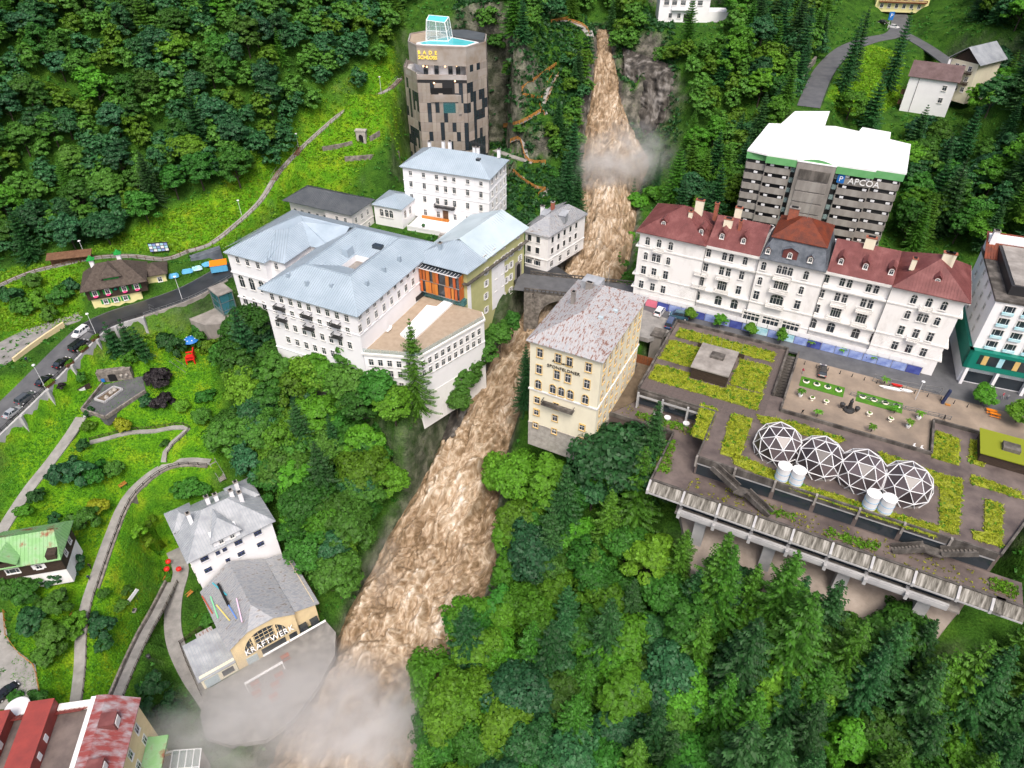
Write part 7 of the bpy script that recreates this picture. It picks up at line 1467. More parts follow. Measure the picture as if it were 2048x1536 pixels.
gw = thing('painted_wall', 'white wall panel with colourful graffiti beside the concrete stairs', 'wall', (0,0,0)); a_, b_, c_, d_ = P(262,633,-3.5), P(302,622,-3.2), P(310,672,-10.6), P(280,680,-10.8); MB().poly([a_, d_, c_, b_]).poly([a_+Vector((0,1.5,0)), b_+Vector((0,1.5,0)), c_+Vector((0,1.5,0)), d_+Vector((0,1.5,0))]).poly([a_,b_,b_+Vector((0,1.5,0)),a_+Vector((0,1.5,0))]).poly([b_,c_,c_+Vector((0,1.5,0)),b_+Vector((0,1.5,0))]).poly([d_,a_,a_+Vector((0,1.5,0)),d_+Vector((0,1.5,0))]).build('panel', 'graffiti', gw)
# giant red chair with parasol
rc = thing('giant_chair', 'oversized bright red chair on a small platform in the park', 'chair', hit(383,722), math.radians(-75)); MB().box(-1.3,1.3,-1.1,1.1,1.1,1.35).build('seat','red_paint',rc); MB().box(-1.3,1.3,1.0,1.25,1.35,3.4).build('backrest','red_paint',rc)
for x in (-1.15,1.15):
    for y in (-.95,.95): MB().box(x-.15,x+.15,y-.15,y+.15,-.4,1.1).build('leg','red_paint',rc)
    MB().box(x-.2,x+.2,-1.0,1.0,2.0,2.2).build('armrest','red_paint',rc)
um = thing('parasol', 'blue parasol with white dots above the giant red chair', 'parasol', hit(388,700)); MB().tube([(0,0,-.3),(0,0,4.2)],.06,6).build('pole','metal',um); MB().lathe((0,0,3.2),[(2.0,0),(1.3,.55),(.1,1.0)],14).build('canopy','blue_paint',um)
for k in range(7): a = k*.9; MB().lathe((math.cos(a)*1.2,math.sin(a)*1.2,3.72),[(.24,0),(.2,.07)],8).build('dot','white_paint',um)
# fountain terrace
ft = pix_poly([(165,822),(207,770),(285,752),(292,785),(212,838)], -12.4); FT = thing('fountain_terrace','paved park terrace with rectangular stone basin and low wall','terrace',(0,0,0)); MB().prism(ft[::-1] if False else ft, -14.5, -12.36).build('paving','asphalt',FT)
bq = [P(x,y,-12.3) for x,y in ((190,800),(228,775),(246,780),(210,806))]
for k in range(4): MB().bar(bq[k]+Vector((0,0,.25)), bq[(k+1)%4]+Vector((0,0,.25)), .35,.5).build('basin_edge','concrete_light',FT)
MB().poly([p+Vector((0,0,.12)) for p in bq]).build('basin_floor','soil',FT)
for x,y in ((213,795),(222,785),(229,780)): p = P(x,y,-12); MB().lathe(p-Vector((0,0,.3)),[(.5,0),(.6,.4),(.25,.9)],7).build('boulder','stone_light',FT)
for k in range(5): a, b = ft[k], ft[(k+1)%5]; MB().bar((*a,-12.0),(*b,-12.0),.4,1.0).build('low_wall','stone',FT) if k in (0,3,4) else None
nb_ = thing('notice_board','dark notice board with pale sheets at the terrace edge','sign',P(172,785,-12.3),math.radians(55)); MB().box(-1.6,1.6,-.06,.06,.5,2).build('board','wood_dark',nb_); MB().box(-1.2,.2,-.1,-.05,.8,1.7).build('poster','white_paint',nb_)
gr_ = thing('grotto_wall','rough stone wall with dark grotto opening behind the fountain terrace','wall',P(228,762,-12.3),math.radians(12)); MB().prism([(-3.4,0),(4.6,0),(4.6,1.6),(-3.4,1.6)],-.5,3.0).build('masonry','stone',gr_); MB().poly([(x,-.05,z) for x,z in arc_pts(1.9,2.2,.3)]).build('opening','dark',gr_)
for x in (2.2,3.4): MB().lathe((x,-.1,1.2),[(.35,0),(.4,.4),(.1,.7)],7).build('boulder','stone_light',gr_)
MB().box(-2.6,-1.8,-.5,-.4,.4,1.4).build('sign','blue_paint',gr_)
# ------------------------------------------------------------------ lamps, boards, trailers
def lamp(p, label, h=6, m='metal_white'):
    t = thing('street_lamp', label, 'lamp', p); MB().tube([(0,0,-.4),(0,0,h)],[.08,.05],7).build('pole',m,t); MB().lathe((0,0,h),[(.08,0),(.4,.1),(.35,.22),(.05,.3)],10).build('lantern','metal_white',t); return t
for px, py, h, lb in ((172,515,5,'slim street lamp beside the timber shelter'),(365,600,7,'street lamp at the railing of the dark road'),(195,675,7,'street lamp with yellow flowers beside the white car'),(92,778,7,'street lamp between the parked black cars'),(762,182,4.5,'path lamp near the tower hotel'),(597,296,4.5,'path lamp at the bend of the hill path'),(483,430,4.5,'path lamp low on the meadow path'),(1078,580,4,'small lantern on the bridge parapet'),(1112,592,4,'second small lantern on the bridge parapet near the cream house'),(1830,800,5,'lamp post on the square near the blue column')):
    p = hit(px, py); lamp(p, lb, h, 'metal_dark' if 'bridge' in lb else 'metal_white')
db = thing('display_board','large outdoor picture board with rows of photos by the hill path','sign',hit(322,508),math.radians(10)); MB().box(-2.6,2.6,-.08,.08,.8,3.6).build('board','metal_dark',db)
for r in range(3):
    for c in range(5): obj('photo', MB().box(-.42,.42,-.14,-.09,0,.66).mesh('photo',('banner_sky','white_paint','banner_teal')[(r+c)%3]), db, (-2.05+1.02*c, 0, 1.0+.84*r))
for x in (-2,2): MB().box(x-.08,x+.08,0,.1,-.3,.9).build('post','metal_dark',db)
for k,(px,py,s,lb) in enumerate(((349,556,1.0,'blue tarpaulin covered trailer at the end of the road verge'),(376,547,1.1,'pair of blue and white covered trailers in the middle'),(395,541,1.1,'pale blue covered trailer next to the container'),(415,533,1.2,'blue covered trailer right beside the orange lidded container'))):
    p = P(px,py,.3); t = thing('covered_trailer',lb,'trailer',p,math.radians(20)); loft(MB(),[(-1.3*s,.4,.8,.5,.3),(-1*s,.4,1.2,.8,.55),(.8*s,.4,1.25,.8,.5),(1.3*s,.4,.9,.5,.3)]).build('tarpaulin','light_blue' if k!=2 else 'banner_teal',t); MB().box(-1.1,1.1,-.6,.6,.25,.42).build('chassis','metal_dark',t)
    for y in (-.65,.65): MB().tube([(0,y-.08,.28),(0,y+.08,.28)],.28,10).build('wheel','tyre',t)
p = P(440,540,.2); ct_ = thing('container','blue container with orange lid against the hotel wing','container',p,math.radians(18)); MB().box(-2.2,2.2,-1.2,1.2,0,2).build('body','light_blue',ct_); MB().prism([(-2.3,-1.3),(2.3,-1.3),(2.3,1.3),(-2.3,1.3)],2,[2.15,2.15,2.6,2.6]).build('lid','orange_paint',ct_)
for k in range(5): MB().box(-2.0+.95*k,-1.9+.95*k,-1.28,-1.2,.1,1.9).build('rib','light_blue',ct_)
sw = lwall('slate_wall',[P(382,522,1.8),P(412,512,2.4),P(442,502,3)],'dark layered stone bank above the road beside the hotel',1.2,-3,2.2,'slate')
# ------------------------------------------------------------------ park furniture
fence('path_fence', PATH3['mid'], 'timber post and rail fence along the long winding park path', 'wood_dark', 1.0, 2.2, (.5,.95), -1.3); fence('path_fence', PATH3['lower'], 'timber fence on the valley side of the ramp path', 'wood_dark', 1.0, 2.2, (.5,.95), -1.3); fence('path_fence', PATH3['loop'][:20], 'low timber fence along the small loop path', 'wood_dark', .8, 2.0, (.4,.75), -.9)
fence('path_fence', PATH3['hill'], 'timber handrail along the stepped hill path', 'wood_brown', 1.0, 2.4, (.95,), 1.0); fence('path_fence', PATH3['left'][3:], 'timber fence along the level forest path', 'wood_brown', 1.0, 2.4, (.5,.95), .95)
lwall('stone_wall', PATH3['mid'][:24], 'rough stone retaining wall under the bend of the park path', .1, -2.2, .5, 'stone', -1.5); lwall('stone_wall', PATH3['lower'], 'stone retaining wall along the ramp path', 1.0, -1.2, .45, 'stone', 1.4)
def bench(px, py, rz, label):
    t = thing('bench', label, 'bench', hit(px, py), rz)
    for k in range(3): MB().box(-.9,.9,-.3+.2*k,-.15+.2*k,.42,.48).build('slat','wood_bench',t)
    for k in range(2): MB().bar((-.9,.34,.62+.2*k),(.9,.34,.62+.2*k),.06,.14).build('back_slat','wood_bench',t)
    for x in (-.7,.7): MB().box(x-.05,x+.05,-.3,.35,-.1,.42).build('leg','metal_dark',t)
bench(247,972,math.radians(55),'orange wooden bench at the bend of the park path'); bench(145,1236,math.radians(85),'orange wooden bench beside the fenced path near the shrubs'); bench(328,1160,math.radians(-95),'wooden bench against the stone wall by the forecourt'); bench(380,1190,math.radians(60),'wooden bench in front of the power house steps')
sg = thing('metal_sign','long narrow slanted metal sign on the sloping lawn','sign',hit(268,1205),math.radians(60)); MB().bar((-1.5,0,1.2),(1.9,0,2.6),.12,1.0).build('panel','metal_white',sg)
for x in (-.9,1.0): MB().tube([(x,0,-.3),(x,0,1.8)],.06,6).build('post','metal_dark',sg)
pq = thing('info_plaque','small square plaque on the lawn below the metal sign','plaque',hit(267,1222)); MB().box(-.6,.6,-.5,.5,0,.3).build('plinth','concrete',pq); MB().box(-.42,.42,-.34,.34,.3,.36).build('plate','metal_dark',pq)
bn = thing('litter_bin','small dark bin on the grass beside the ramp path','bin',hit(298,1315)); MB().lathe((0,0,0),[(.35,-.1),(.4,.8)],10).build('body','metal_dark',bn); MB().lathe((0,0,.8),[(.45,0),(.2,.18)],10).build('lid','metal_dark',bn)
for px,py,lb in ((336,1122,'red ball-shaped parasol by the house corner'),(333,1137,'red parasol next to the stone wall'),(357,1137,'red parasol close to the white house wall')):
    t = thing('red_parasol',lb,'parasol',hit_off(px,py,2)); MB().tube([(0,0,-.2),(0,0,2.2)],.05,6).build('pole','metal',t); MB().lathe((0,0,1.4),[(.15,0),(.65,.3),(.6,.7),(.1,1.0)],12).build('canopy','red_paint',t)
steps(P(424,925,-23), P(446,960,-26.5), 1.6, 12, 'park steps going down beside the wood edge'); steps(P(168,828,-13.4), P(186,818,-12.4), 3.0, 6, 'broad stone steps up to the fountain terrace','concrete_light')
ys = thing('yellow_chair','bright yellow seat sculpture beside the green roofed cottage','chair',hit(76,1170)); MB().box(-.7,.7,-.6,.6,.5,.75).build('seat','yellow_paint',ys); MB().box(-.7,.7,.4,.6,.75,1.9).build('backrest','yellow_paint',ys); MB().box(-.5,.5,-.5,.5,-.2,.5).build('base','yellow_paint',ys)
wt = thing('white_cylinder','white storage cylinder standing by the red roofed house','tank',(*PXY(42,1425,-26),-31)); MB().lathe((0,0,0),[(2.0,0),(2.0,6.4)],22).build('shell','white_paint',wt); MB().lathe((0,0,6.4),[(2.1,0),(2.1,.3),(1.8,.5)],22).build('lid','white_paint',wt); MB().lathe((0,0,5.6),[(2.03,0),(2.05,.15)],22).build('stripe','flower_pink',wt)
pk = [hit(x,y) for x,y in ((-40,1230),(5,1225),(20,1290),(72,1330),(80,1400),(30,1420),(-40,1420))]; MB().prism([(p.x,p.y) for p in pk], -28.4, -27.5).build('parking_place','path',kind='structure'); fence('path_fence',[hit(x,y)+Vector((0,0,.1)) for x,y in ((10,1225),(14,1275),(40,1310),(72,1335),(82,1385))],'timber fence round the small parking place','wood_rail',1.0,2.0)
# forecourt of the power station
fc = [KL.fr.w(-7.5,-.3), KL.fr.w(-10,-5), KL.fr.w(-10.5,-10), KL.fr.w(-7,-14.5), KL.fr.w(-1,-17.5), KL.fr.w(5,-17), KL.fr.w(12,-13.5), KL.fr.w(18,-9), KL.fr.w(20.6,-4), KL.fr.w(20,.2)]; MB().prism(fc, -45.2, -43.75).build('forecourt','gravel',kind='structure')
for k,(px,py) in enumerate(((558,1350),(550,1368),(510,1367),(513,1385),(547,1392),(570,1313),(537,1297),(557,1285))):
    t = thing('picnic_table','reddish brown picnic table on the misty forecourt of the hall','table',P(px,py,-43),KL.fr.a,'picnic tables on the forecourt'); t.location.z = -43.74; MB().box(-.9,.9,-.38,.38,.7,.76).build('tabletop','brick',t)
    for s in (-1,1): MB().box(-.9,.9,s*.75-.13,s*.75+.13,.42,.47).build('bench_seat','brick',t); MB().bar((s*.6,-.75,.4),(s*.6,.75,.4),.06,.06).bar((s*.6,-.5,0),(s*.6,-.2,.7),.06,.06).bar((s*.6,.5,0),(s*.6,.2,.7),.06,.06).build('trestle','tin_red',t)
pf = thing('awning_frame','white steel awning frame standing on the forecourt','awning',(*PXY(489,1368,-41),-43.75),math.atan2(*(lambda a,b:(b.y-a.y,b.x-a.x))(P(489,1368,-41),P(565,1324,-41)))); Lf = (P(489,1368,-41)-P(565,1324,-41)).length
MB().box(0,Lf,-.25,.25,2.6,2.85).build('cassette','white_paint',pf)
for x in (.1,Lf-.1): MB().box(x-.06,x+.06,-.06,.06,0,2.6).build('post','white_paint',pf); MB().bar((x,0,2.7),(x,-2.2,2.5),.08,.08).build('arm','white_paint',pf)
fence('yard_fence',[KA.fr.w(-1,-1)+(-43.6,), KA.fr.w(-1.2,8)+(-43.4,), KA.fr.w(-1,13)+(-43.0,), KA.fr.w(4,14)+(-43.0,)],'dark board fence around the yard beside the annex','wood_dark',1.3,1.2,(.3,.7,1.1)); fence('bank_fence',[hit(x,y) for x,y in ((572,1105),(600,1145),(630,1190),(640,1225))],'timber fence on the bank behind the hall','wood_brown',1.0,2.0)
# ------------------------------------------------------------------ square: beds, palms, statue, street furniture
for k,(u0,u1) in enumerate(((45.2,54.5),(57.1,66.4))):
    t = thing('flower_lawn',('bright lawn bed with four flower tubs next to the black car','bright lawn bed with four flower tubs near the white boats')[k],'flower bed',(*FG.w(u0,-17.8),.01),FG.a); MB().box(0,9.3,0,3.7,-.1,.1).build('turf','lawn',t)
    for j in range(4):
        c = (1.2+2.3*j,1.85,.1); b_ = MB().lathe(c,[(.62,0),(.75,.25),(.6,.35)],10).build('flower_tub','flower_white',t); o = obj('foliage',BUSH[j]['leaf_dark'],b_,(c[0],c[1],.3)); o.scale = (.32,.32,.34)
def palm(px, py, label, pot=True, h=1.6):
    p = P(px,py,0); p.z = .01; t = thing('palm',label,'palm',p)
    if pot: MB().lathe((0,0,0),[(.35,0),(.5,.6),(.42,.62)],12).build('pot','white_paint',t)
    MB().tube([(0,0,.3),(0,0,h)],[.1,.08],6).build('trunk','bark',t); mb = MB()
    for k in range(12):
        a = k*.524+random.uniform(-.2,.2); l = random.uniform(.9,1.2); e = random.uniform(-.1,.5); c, s = math.cos(a), math.sin(a); pts = [Vector((c*l*q,s*l*q,h+e*q*l+.5*q-.9*q*q)) for q in (0,.35,.7,1)]; r = Vector((-s,c,0))
        for (A,B),(w0,w1) in zip(zip(pts[:-1],pts[1:]),((.05,.22),(.22,.2),(.2,.02))): mb.poly([A-r*w0,A+r*w0,B+r*w1,B-r*w1])
    mb.build('fronds','leaf_bright',t)
for px,py,lb,pot in ((1600,793,'potted palm in front of the first lawn bed',1),(1633,835,'palm growing by the parapet of the square',0),(1741,865,'palm at the parapet behind the third dome',0),(1815,855,'large potted palm group on the square',1),(1836,838,'potted palm near the step of the terrace',1),(1787,828,'small palm at the corner of the second lawn bed',0),(1619,695,'young street palm before the hotel portal',0),(1682,710,'young street palm along the blue hoarding',0),(1744,725,'young street palm beside the walker in navy',0),(1767,770,'young palm beside the white boats',0)): palm(px,py,lb,pot,1.7)
for k,(px,py) in enumerate(((1624,798),(1652,805),(1738,829),(1781,840))):
    t = thing('stone_urn','pale stone urn standing on the brown square','urn',(*PXY(px,py,.3),.01),0,'stone urns on the square'); MB().lathe((0,0,0),[(.35,0),(.2,.15),(.2,.3),(.62,.75),(.55,.8)],12).build('bowl','flower_white',t); o = obj('foliage',BUSH[k]['herb'],t,(0,0,.7)); o.scale = (.25,.25,.2)
stt = thing('fountain_statue','dark bronze fountain with standing figure and two side basins','statue',(*PXY(1698,818,.4),.01),FG.a); MB().lathe((0,0,0),[(1.2,0),(1.1,.4),(.5,.6),(.45,1.3)],12).build('pedestal','metal_dark',stt)
MB().lathe((0,0,1.3),[(.3,0),(.42,.4),(.32,.9),(.42,1.25),(.3,1.5),(.12,1.58),(.2,1.75),(.18,1.95),(.05,2.05)],10).build('figure','metal_dark',stt,smooth=True)
for s in (-1,1): MB().tube([(0,0,.5),(s*1.2,0,.6)],.1,6).lathe((s*1.5,0,.4),[(.25,0),(.5,.5),(.55,1.0),(.2,1.2)],9).build('side_basin','metal_dark',stt)
for k,(px,py,m,lb) in enumerate(((1783,777,'white_paint','white canoe lying on the street edge'),(1811,781,'white_paint','short white boat next to the canoe'),(1794,770,'red_paint','red boat behind the white canoe'))):
    t = thing('boat',lb,'boat',(*PXY(px,py,.3),.02),FG.a+.1); Lb = (2.6,1.5,1.2)[k]; loft(MB(),[(-Lb,.35,.42,.02,.03),(-Lb*.6,.05,.42,.3,.42),(Lb*.6,.05,.42,.3,.42),(Lb,.35,.42,.02,.03)]).build('hull',m,t)
cl = thing('advertising_column','dark blue slanted advertising pillar on the square','pillar',(*PXY(1884,806,0),.01),FG.a); MB().bar((0,0,0),(.5,.4,3.4),.9,.5).build('pillar','cloth_navy',cl); MB().box(.6,1.6,-.5,0,0,.25).build('wooden_foot','wood_bench',cl)
for px,py,lb in ((1983,823,'orange picnic bench under the round street tree'),(1990,830,'second orange picnic bench beside the first one')):
    t = thing('picnic_bench',lb,'bench',(*PXY(px,py,.4),.01),FG.a); MB().box(-1,1,-.3,.3,.68,.76).build('tabletop','orange_paint',t)
    for s in (-1,1): MB().box(-1,1,s*.7-.12,s*.7+.12,.42,.48).build('bench_seat','orange_paint',t); MB().bar((s*.7,-.7,0),(s*.7,.2,.7),.07,.07).bar((s*.7,.7,0),(s*.7,-.2,.7),.07,.07).build('trestle','orange_paint',t)
fence('site_fence',[P(1745,762,0),P(1790,775,0),P(1850,785,0),P(1880,790,0)],'light mesh building-site fence across the street edge','metal',2.0,3.0,(.1,1,1.95)); fence('crowd_barrier',[P(1700,790,0),P(1760,808,0),P(1840,826,0),P(1900,840,0)],'low metal barriers along the square edge','metal',1.0,2.2,(.1,.5,.95))
for k in range(14): t = thing('bollard','slim dark bollard between the square and the street','bollard',(*FG.w(45+2.6*k,-9.2),0),0,'bollards along the square'); MB().lathe((0,0,0),[(.1,0),(.08,.8),(.11,.85),(.02,.95)],8).build('shaft','metal_dark',t); MB().lathe((0,0,0),[(.15,0),(.15,.05)],8).build('foot','metal_dark',t)
for px,py,lb in ((1829,894,'white folding chair at the parapet'),(1844,898,'second white chair tipped at the parapet corner')):
    t = thing('white_chair',lb,'chair',(*PXY(px,py,.4),.01),.4); MB().box(-.3,.3,-.3,.3,.42,.48).build('seat','white_paint',t); MB().box(-.3,.3,.25,.32,.48,1.1).build('backrest','white_paint',t)
    for x in (-.26,.26):
        for y in (-.26,.26): MB().box(x-.03,x+.03,y-.03,y+.03,0,.42).build('leg','white_paint',t)
# ------------------------------------------------------------------ people
def person_mesh(key, top, legs):
    vs = [(0,0,.95),(0,0,1.2),(0,0,1.45),(0,0,1.56),(0,.02,1.68),(-.1,0,.9),(-.12,.12,.5),(-.12,.02,.06),(-.12,-.14,.03),(.1,0,.9),(.12,-.14,.5),(.12,-.28,.1),(.12,-.42,.06),(-.2,0,1.42),(-.26,-.06,1.15),(-.24,-.22,.95),(.2,0,1.42),(.26,.08,1.15),(.24,.02,.9)]
    es = [(0,1),(1,2),(2,3),(3,4),(0,5),(5,6),(6,7),(7,8),(0,9),(9,10),(10,11),(11,12),(2,13),(13,14),(14,15),(2,16),(16,17),(17,18)]; rd = [.16,.15,.17,.06,.11,.1,.08,.05,.05,.1,.08,.05,.05,.08,.055,.04,.08,.055,.04]
    me = bpy.data.meshes.new('p'); me.from_pydata(vs, es, []); o = bpy.data.objects.new('p', me); COL.objects.link(o); md = o.modifiers.new('s','SKIN')
    for k, r in enumerate(rd): me.skin_vertices[0].data[k].radius = (r, r*.8)
    me.skin_vertices[0].data[0].use_root = True; sb = o.modifiers.new('b','SUBSURF'); sb.levels = 1; bpy.context.view_layer.update()
    out = bpy.data.meshes.new_from_object(o.evaluated_get(bpy.context.evaluated_depsgraph_get())); bpy.data.objects.remove(o); out.materials.clear()
    for m in (top, legs, 'skin', 'cloth_black'): out.materials.append(M[m])
    for f in out.polygons:
        z = f.center.z; x = abs(f.center.x); f.material_index = (2 if z < 1.69 and f.center.y < 0 else 3) if z > 1.55 and x < .15 else (2 if x > .19 and z < 1.0 else (1 if z < .95 else 0)); f.use_smooth = True
    return out
PMS = [person_mesh(0,'cloth_navy','cloth_black'), person_mesh(1,'cloth_red','cloth_grey'), person_mesh(2,'cloth_black','cloth_black'), person_mesh(3,'cloth_grey','cloth_navy')]
for px,py,k,rz,lb in ((56,725,0,1.0,'person in navy jacket walking up the pavement by the low wall'),(182,1137,2,.2,'person in black walking on the fenced park path'),(180,1160,0,.2,'person in navy behind on the fenced park path'),(1604,748,1,2.0,'person in red top walking beside the first lawn bed'),(1729,722,0,1.4,'person in navy beside the blue hoarding'),(1603,830,2,.3,'person in dark clothes standing at the square parapet'),(1066,597,2,.8,'person in black leaning at the bridge parapet'),(2003,797,1,.4,'person in red top near the shop entrance'),(2012,800,3,2.4,'person in grey top near the shop entrance'),(1886,841,2,1.0,'person in black by the terrace wall of the square')):
    p = hit(px,py)
    if py in (748,722,830,797,800,841,597): p = P(px,py,.02)
    p.z += .06 if p.z < -1 else 0; t = obj('person', PMS[k], None, p, rz); tag(t, lb, 'person')
# ------------------------------------------------------------------ gorge walkway
def hl_(pts, lift=.1): return [hit(1024+x/3, y/3)+Vector((0,0,lift)) for x, y in pts]
for k,(pts,w,lb) in enumerate((([(265,450),(235,500),(205,545),(190,600),(180,650),(205,690)],1.8,'timber railing beside the stone gorge stairs'),([(-40,760),(30,750),(100,710),(165,670)],1.5,'timber railing on the metal gorge bridge'),([(0,850),(60,840),(100,965),(200,975)],1.6,'timber railing on the middle gorge terrace'),([(20,1030),(80,1085),(165,1135),(215,1140),(170,1180)],1.6,'timber railing along the lowest gorge path'),([(340,130),(420,150),(470,190),(478,225)],1.8,'timber railing on the bridge approach above the fall'))):
    ln = smooth_line(hl_(pts)); ribbon('path', ln, w, 'path', .08); fence('gorge_railing', ln, lb, 'wood_rail', 1.1, 1.8, (.35,.7,1.05), w/2, thick=.16)
fence('gorge_railing', hl_([(60,540),(130,490),(200,440),(265,395)]), 'timber railing of the upper viewing platform', 'wood_rail', 1.1, 1.8, (.35,.7,1.05), thick=.16); fence('gorge_railing', hl_([(60,545),(65,580),(120,590),(180,600)]), 'timber railing round the resting place', 'wood_rail', 1.1, 1.8, (.35,.7,1.05), thick=.16); fence('gorge_railing', hl_([(235,140),(290,128),(340,120)]), 'timber railing beside the upper gravel walk', 'wood_rail', 1.1, 1.8, (.35,.7,1.05), thick=.16)
a_ = hl_([(265,450)])[0]; b_ = hl_([(185,620)])[0]; steps(b_, a_, 1.8, 16, 'stone stairs climbing beside the gorge', 'concrete_light', 'wood_rail')
# grotto portal on the meadow
gp2 = hit(723,285); gt_ = thing('stone_portal','small stone portal with dark arched niche in the meadow wall','portal',gp2,math.radians(-8)); MB().box(-1.6,1.6,0,1.6,-.5,3.6).build('masonry','stone_light',gt_); MB().poly([(x,-.05,z) for x,z in arc_pts(1.5,2.6,.75)]).build('niche','dark',gt_); MB().box(-1.9,1.9,-.15,1.7,3.6,4.0).build('cornice','stone_light',gt_)
lwall('meadow_wall',[hit(645,300),hit(680,294),hit(705,288)],'low curved dry stone wall left of the meadow portal',1.0,-1.5,.6,'stone'); lwall('meadow_wall',[hit(740,282),hit(760,270)],'short dry stone wall right of the meadow portal',1.4,-1.5,.6,'stone'); lwall('meadow_wall',[hit(690,322),hit(740,318),hit(798,310)],'long stone wall below the portal towards the tower',1.4,-1.5,.6,'stone')
for x0_,y0_,x1_,y1_,lb in ((548,362,560,342,'timber steps on the hill path below the bend'),(592,312,602,296,'timber steps on the hill path at the bend'),(782,178,800,160,'timber steps on the hill path next to the tower')): steps(hit(x0_,y0_)+Vector((0,0,.3)), hit(x1_,y1_)+Vector((0,0,.3)), 1.8, 10, lb, 'wood_brown','metal')
us = thing('parking_sign','blue parking sign on white post beside the upper road','sign',hit(1775,58)); MB().tube([(0,0,-.3),(0,0,6)],.1,6).build('post','metal_white',us); MB().box(-1.0,1.0,-.12,.12,3.4,6.4).build('panel','blue_paint',us); o = obj('lettering',text_mesh('P',2.0,.05,'white_paint'),us,(0,-.16,5)); o.rotation_euler = (math.pi/2,0,0)
fence('road_railing', [p+Vector((0,0,0)) for p in smooth_line(ROADR)[3:34]], 'low steel rail on the inner side of the upper road bend', 'metal_dark', .9, 2.4, (.8,), 3.8); lwall('stone_wall', smooth_line(ROADR)[14:30], 'dry stone bank wall on the outer side of the upper road bend', 2.2, -1, .8, 'stone', -5.2)
# ------------------------------------------------------------------ cliff beside the upper fall
def cliff(name, tl, tr, bl, br, nx, ny, amp, seed):
    u = np.linspace(0,1,nx)[None,:,None]; v = np.linspace(0,1,ny)[:,None,None]; tl,tr,bl,br = [np.array(tuple(p)) for p in (tl,tr,bl,br)]
    G = (tl*(1-u)+tr*u)*(1-v)+(bl*(1-u)+br*u)*v; nrm = np.cross(tr-tl, bl-tl); nrm /= np.linalg.norm(nrm); nrm = nrm*(1 if nrm[1] < 0 else -1)
    a = G[:,:,0]*.9+G[:,:,1]*.3; b = G[:,:,2]; h = amp*(np.abs(vnoise(a,b*.45,5,seed))*2+.6*np.abs(vnoise(a,b*.5,2.2,seed+1))*2+.3*vnoise(a,b,1,seed+2)*2); h = np.floor(h/.5)*.5*.6+h*.4
    edge = np.minimum(np.minimum(u,1-u),np.minimum(v,1-v)+0*u)[:,:,0]; edge = edge+.10*vnoise(a,b,6,seed+3); G = G+nrm*(h*1.0-7*(1-sstep(edge/.24))**2)[:,:,None]; ii2 = np.arange(nx*ny).reshape(ny,nx)
    F_ = np.stack([ii2[:-1,:-1],ii2[1:,:-1],ii2[1:,1:],ii2[:-1,1:]],-1).reshape(-1,4); obj(name, fast_mesh(name, G.reshape(-1,3), F_, 'rock'), kind='structure')
cliff('rock_cliff', P(1228,88,33), P(1352,132,30), P(1258,300,1), P(1345,318,0), 60, 70, 2.2, 40); cliff('rock_cliff', P(1150,190,22), P(1192,150,26), P(1120,330,5), P(1172,290,6), 30, 50, 1.6, 50); cliff('rock_cliff', P(1080,255,16.5), P(1118,245,17), P(1062,328,5), P(1110,335,4.5), 24, 30, 1.4, 60); cliff('rock_cliff', P(925,800,-18), P(952,775,-16.5), P(880,905,-28), P(905,885,-26.5), 24, 24, 1.2, 70)
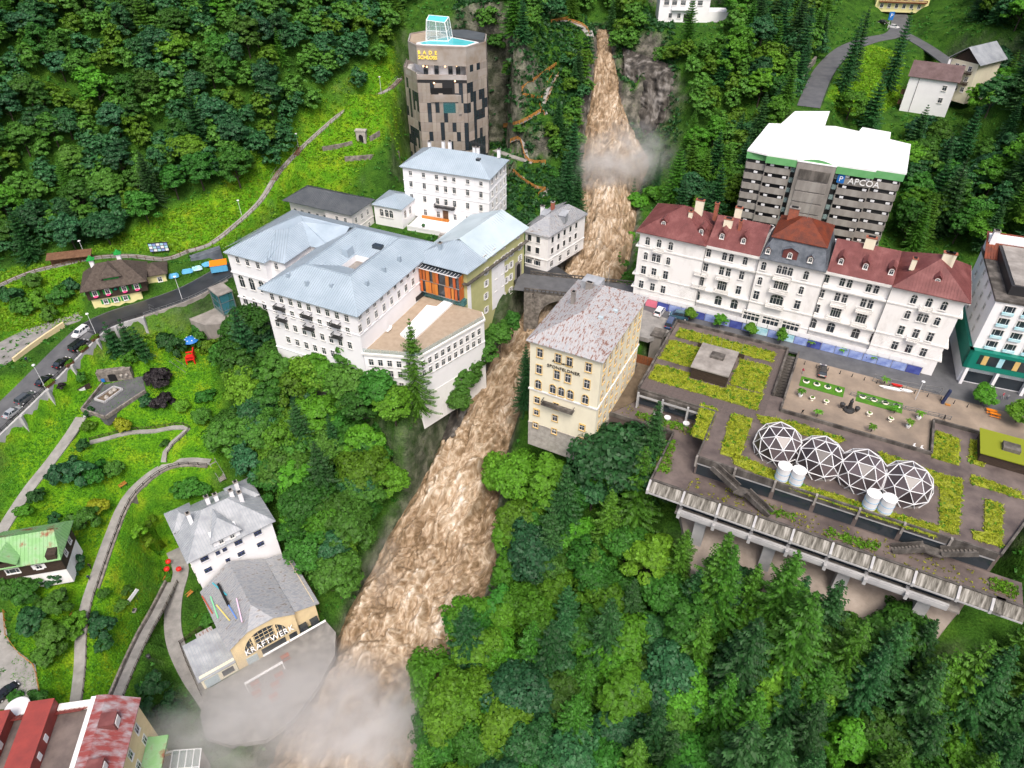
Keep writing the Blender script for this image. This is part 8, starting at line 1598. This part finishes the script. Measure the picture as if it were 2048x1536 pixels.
# ------------------------------------------------------------------ spray of the falls
def mist(c, rad, dens, label, seed, nscale=2.4, lo=.38, hi=.66):
    bm = bmesh.new(); bmesh.ops.create_icosphere(bm, subdivisions=3, radius=1.0); me = bpy.data.meshes.new('mist'); bm.to_mesh(me); bm.free()
    m = bpy.data.materials.new('spray'); m.use_nodes = True; nt = m.node_tree; nt.nodes.clear(); L = nt.links; out = nd(nt,'ShaderNodeOutputMaterial'); pv = nd(nt,'ShaderNodeVolumePrincipled'); pv.inputs['Color'].default_value = (.985,.98,.98,1); pv.inputs['Anisotropy'].default_value = .2
    tc = nd(nt,'ShaderNodeTexCoord'); ln = nd(nt,'ShaderNodeVectorMath',operation='LENGTH'); L.new(tc.outputs['Object'], ln.inputs[0]); f = nd(nt,'ShaderNodeMapRange',interpolation_type='SMOOTHSTEP'); f.inputs['From Min'].default_value = 1.0; f.inputs['From Max'].default_value = .25; L.new(ln.outputs['Value'], f.inputs['Value'])
    nz = nd(nt,'ShaderNodeTexNoise'); nz.inputs['Scale'].default_value = nscale; nz.inputs['Detail'].default_value = 4; nz.inputs['Distortion'].default_value = .6; mp = nd(nt,'ShaderNodeMapping'); mp.inputs['Location'].default_value = (seed,seed*.7,0); L.new(tc.outputs['Object'], mp.inputs[0]); L.new(mp.outputs[0], nz.inputs['Vector'])
    r = nd(nt,'ShaderNodeMapRange',interpolation_type='SMOOTHSTEP'); r.inputs['From Min'].default_value = lo; r.inputs['From Max'].default_value = hi; L.new(nz.outputs[0], r.inputs['Value'])
    mu = nd(nt,'ShaderNodeMath',operation='MULTIPLY'); L.new(f.outputs[0], mu.inputs[0]); L.new(r.outputs[0], mu.inputs[1]); m2 = nd(nt,'ShaderNodeMath',operation='MULTIPLY'); m2.inputs[1].default_value = dens; L.new(mu.outputs[0], m2.inputs[0]); L.new(m2.outputs[0], pv.inputs['Density']); L.new(pv.outputs[0], out.inputs['Volume'])
    me.materials.append(m); o = obj('mist', me, kind='stuff'); o.location = c; o.scale = rad; tag(o, label, 'mist'); return o
mist(P(1250,315,11), (20,11,15), .20, 'white spray cloud at the foot of the upper fall', 3); mist(P(1195,345,5), (13,10,9), .18, 'thin spray over the river left of the upper fall foot', 5)
mist(P(610,1435,-42), (31,18,15), .11, 'dense grey white spray over the valley floor by the hall', 7, 1.9, .36, .6); mist(P(745,1445,-46), (19,17,9), .34, 'white foam mist over the lower torrent', 9, 2.6); mist(P(430,1500,-38), (24,13,12), .09, 'drifting spray near the red roofed house', 13, 2.0); mist(P(770,1130,-39), (6,14,7), .08, 'thin spray along the bank of the lower torrent', 17)
# things built in world coordinates: put their origin at their base
for t in [o for o in COL.objects if o.type == 'EMPTY' and o.location.length < 1e-6 and o.parent is None]:
    vs = [c.location+v.co for c in t.children if c.type == 'MESH' for v in c.data.vertices]
    if vs:
        b = Vector((sum(v.x for v in vs)/len(vs), sum(v.y for v in vs)/len(vs), min(v.z for v in vs))); t.location = b
        for c in t.children: c.location = c.location-b
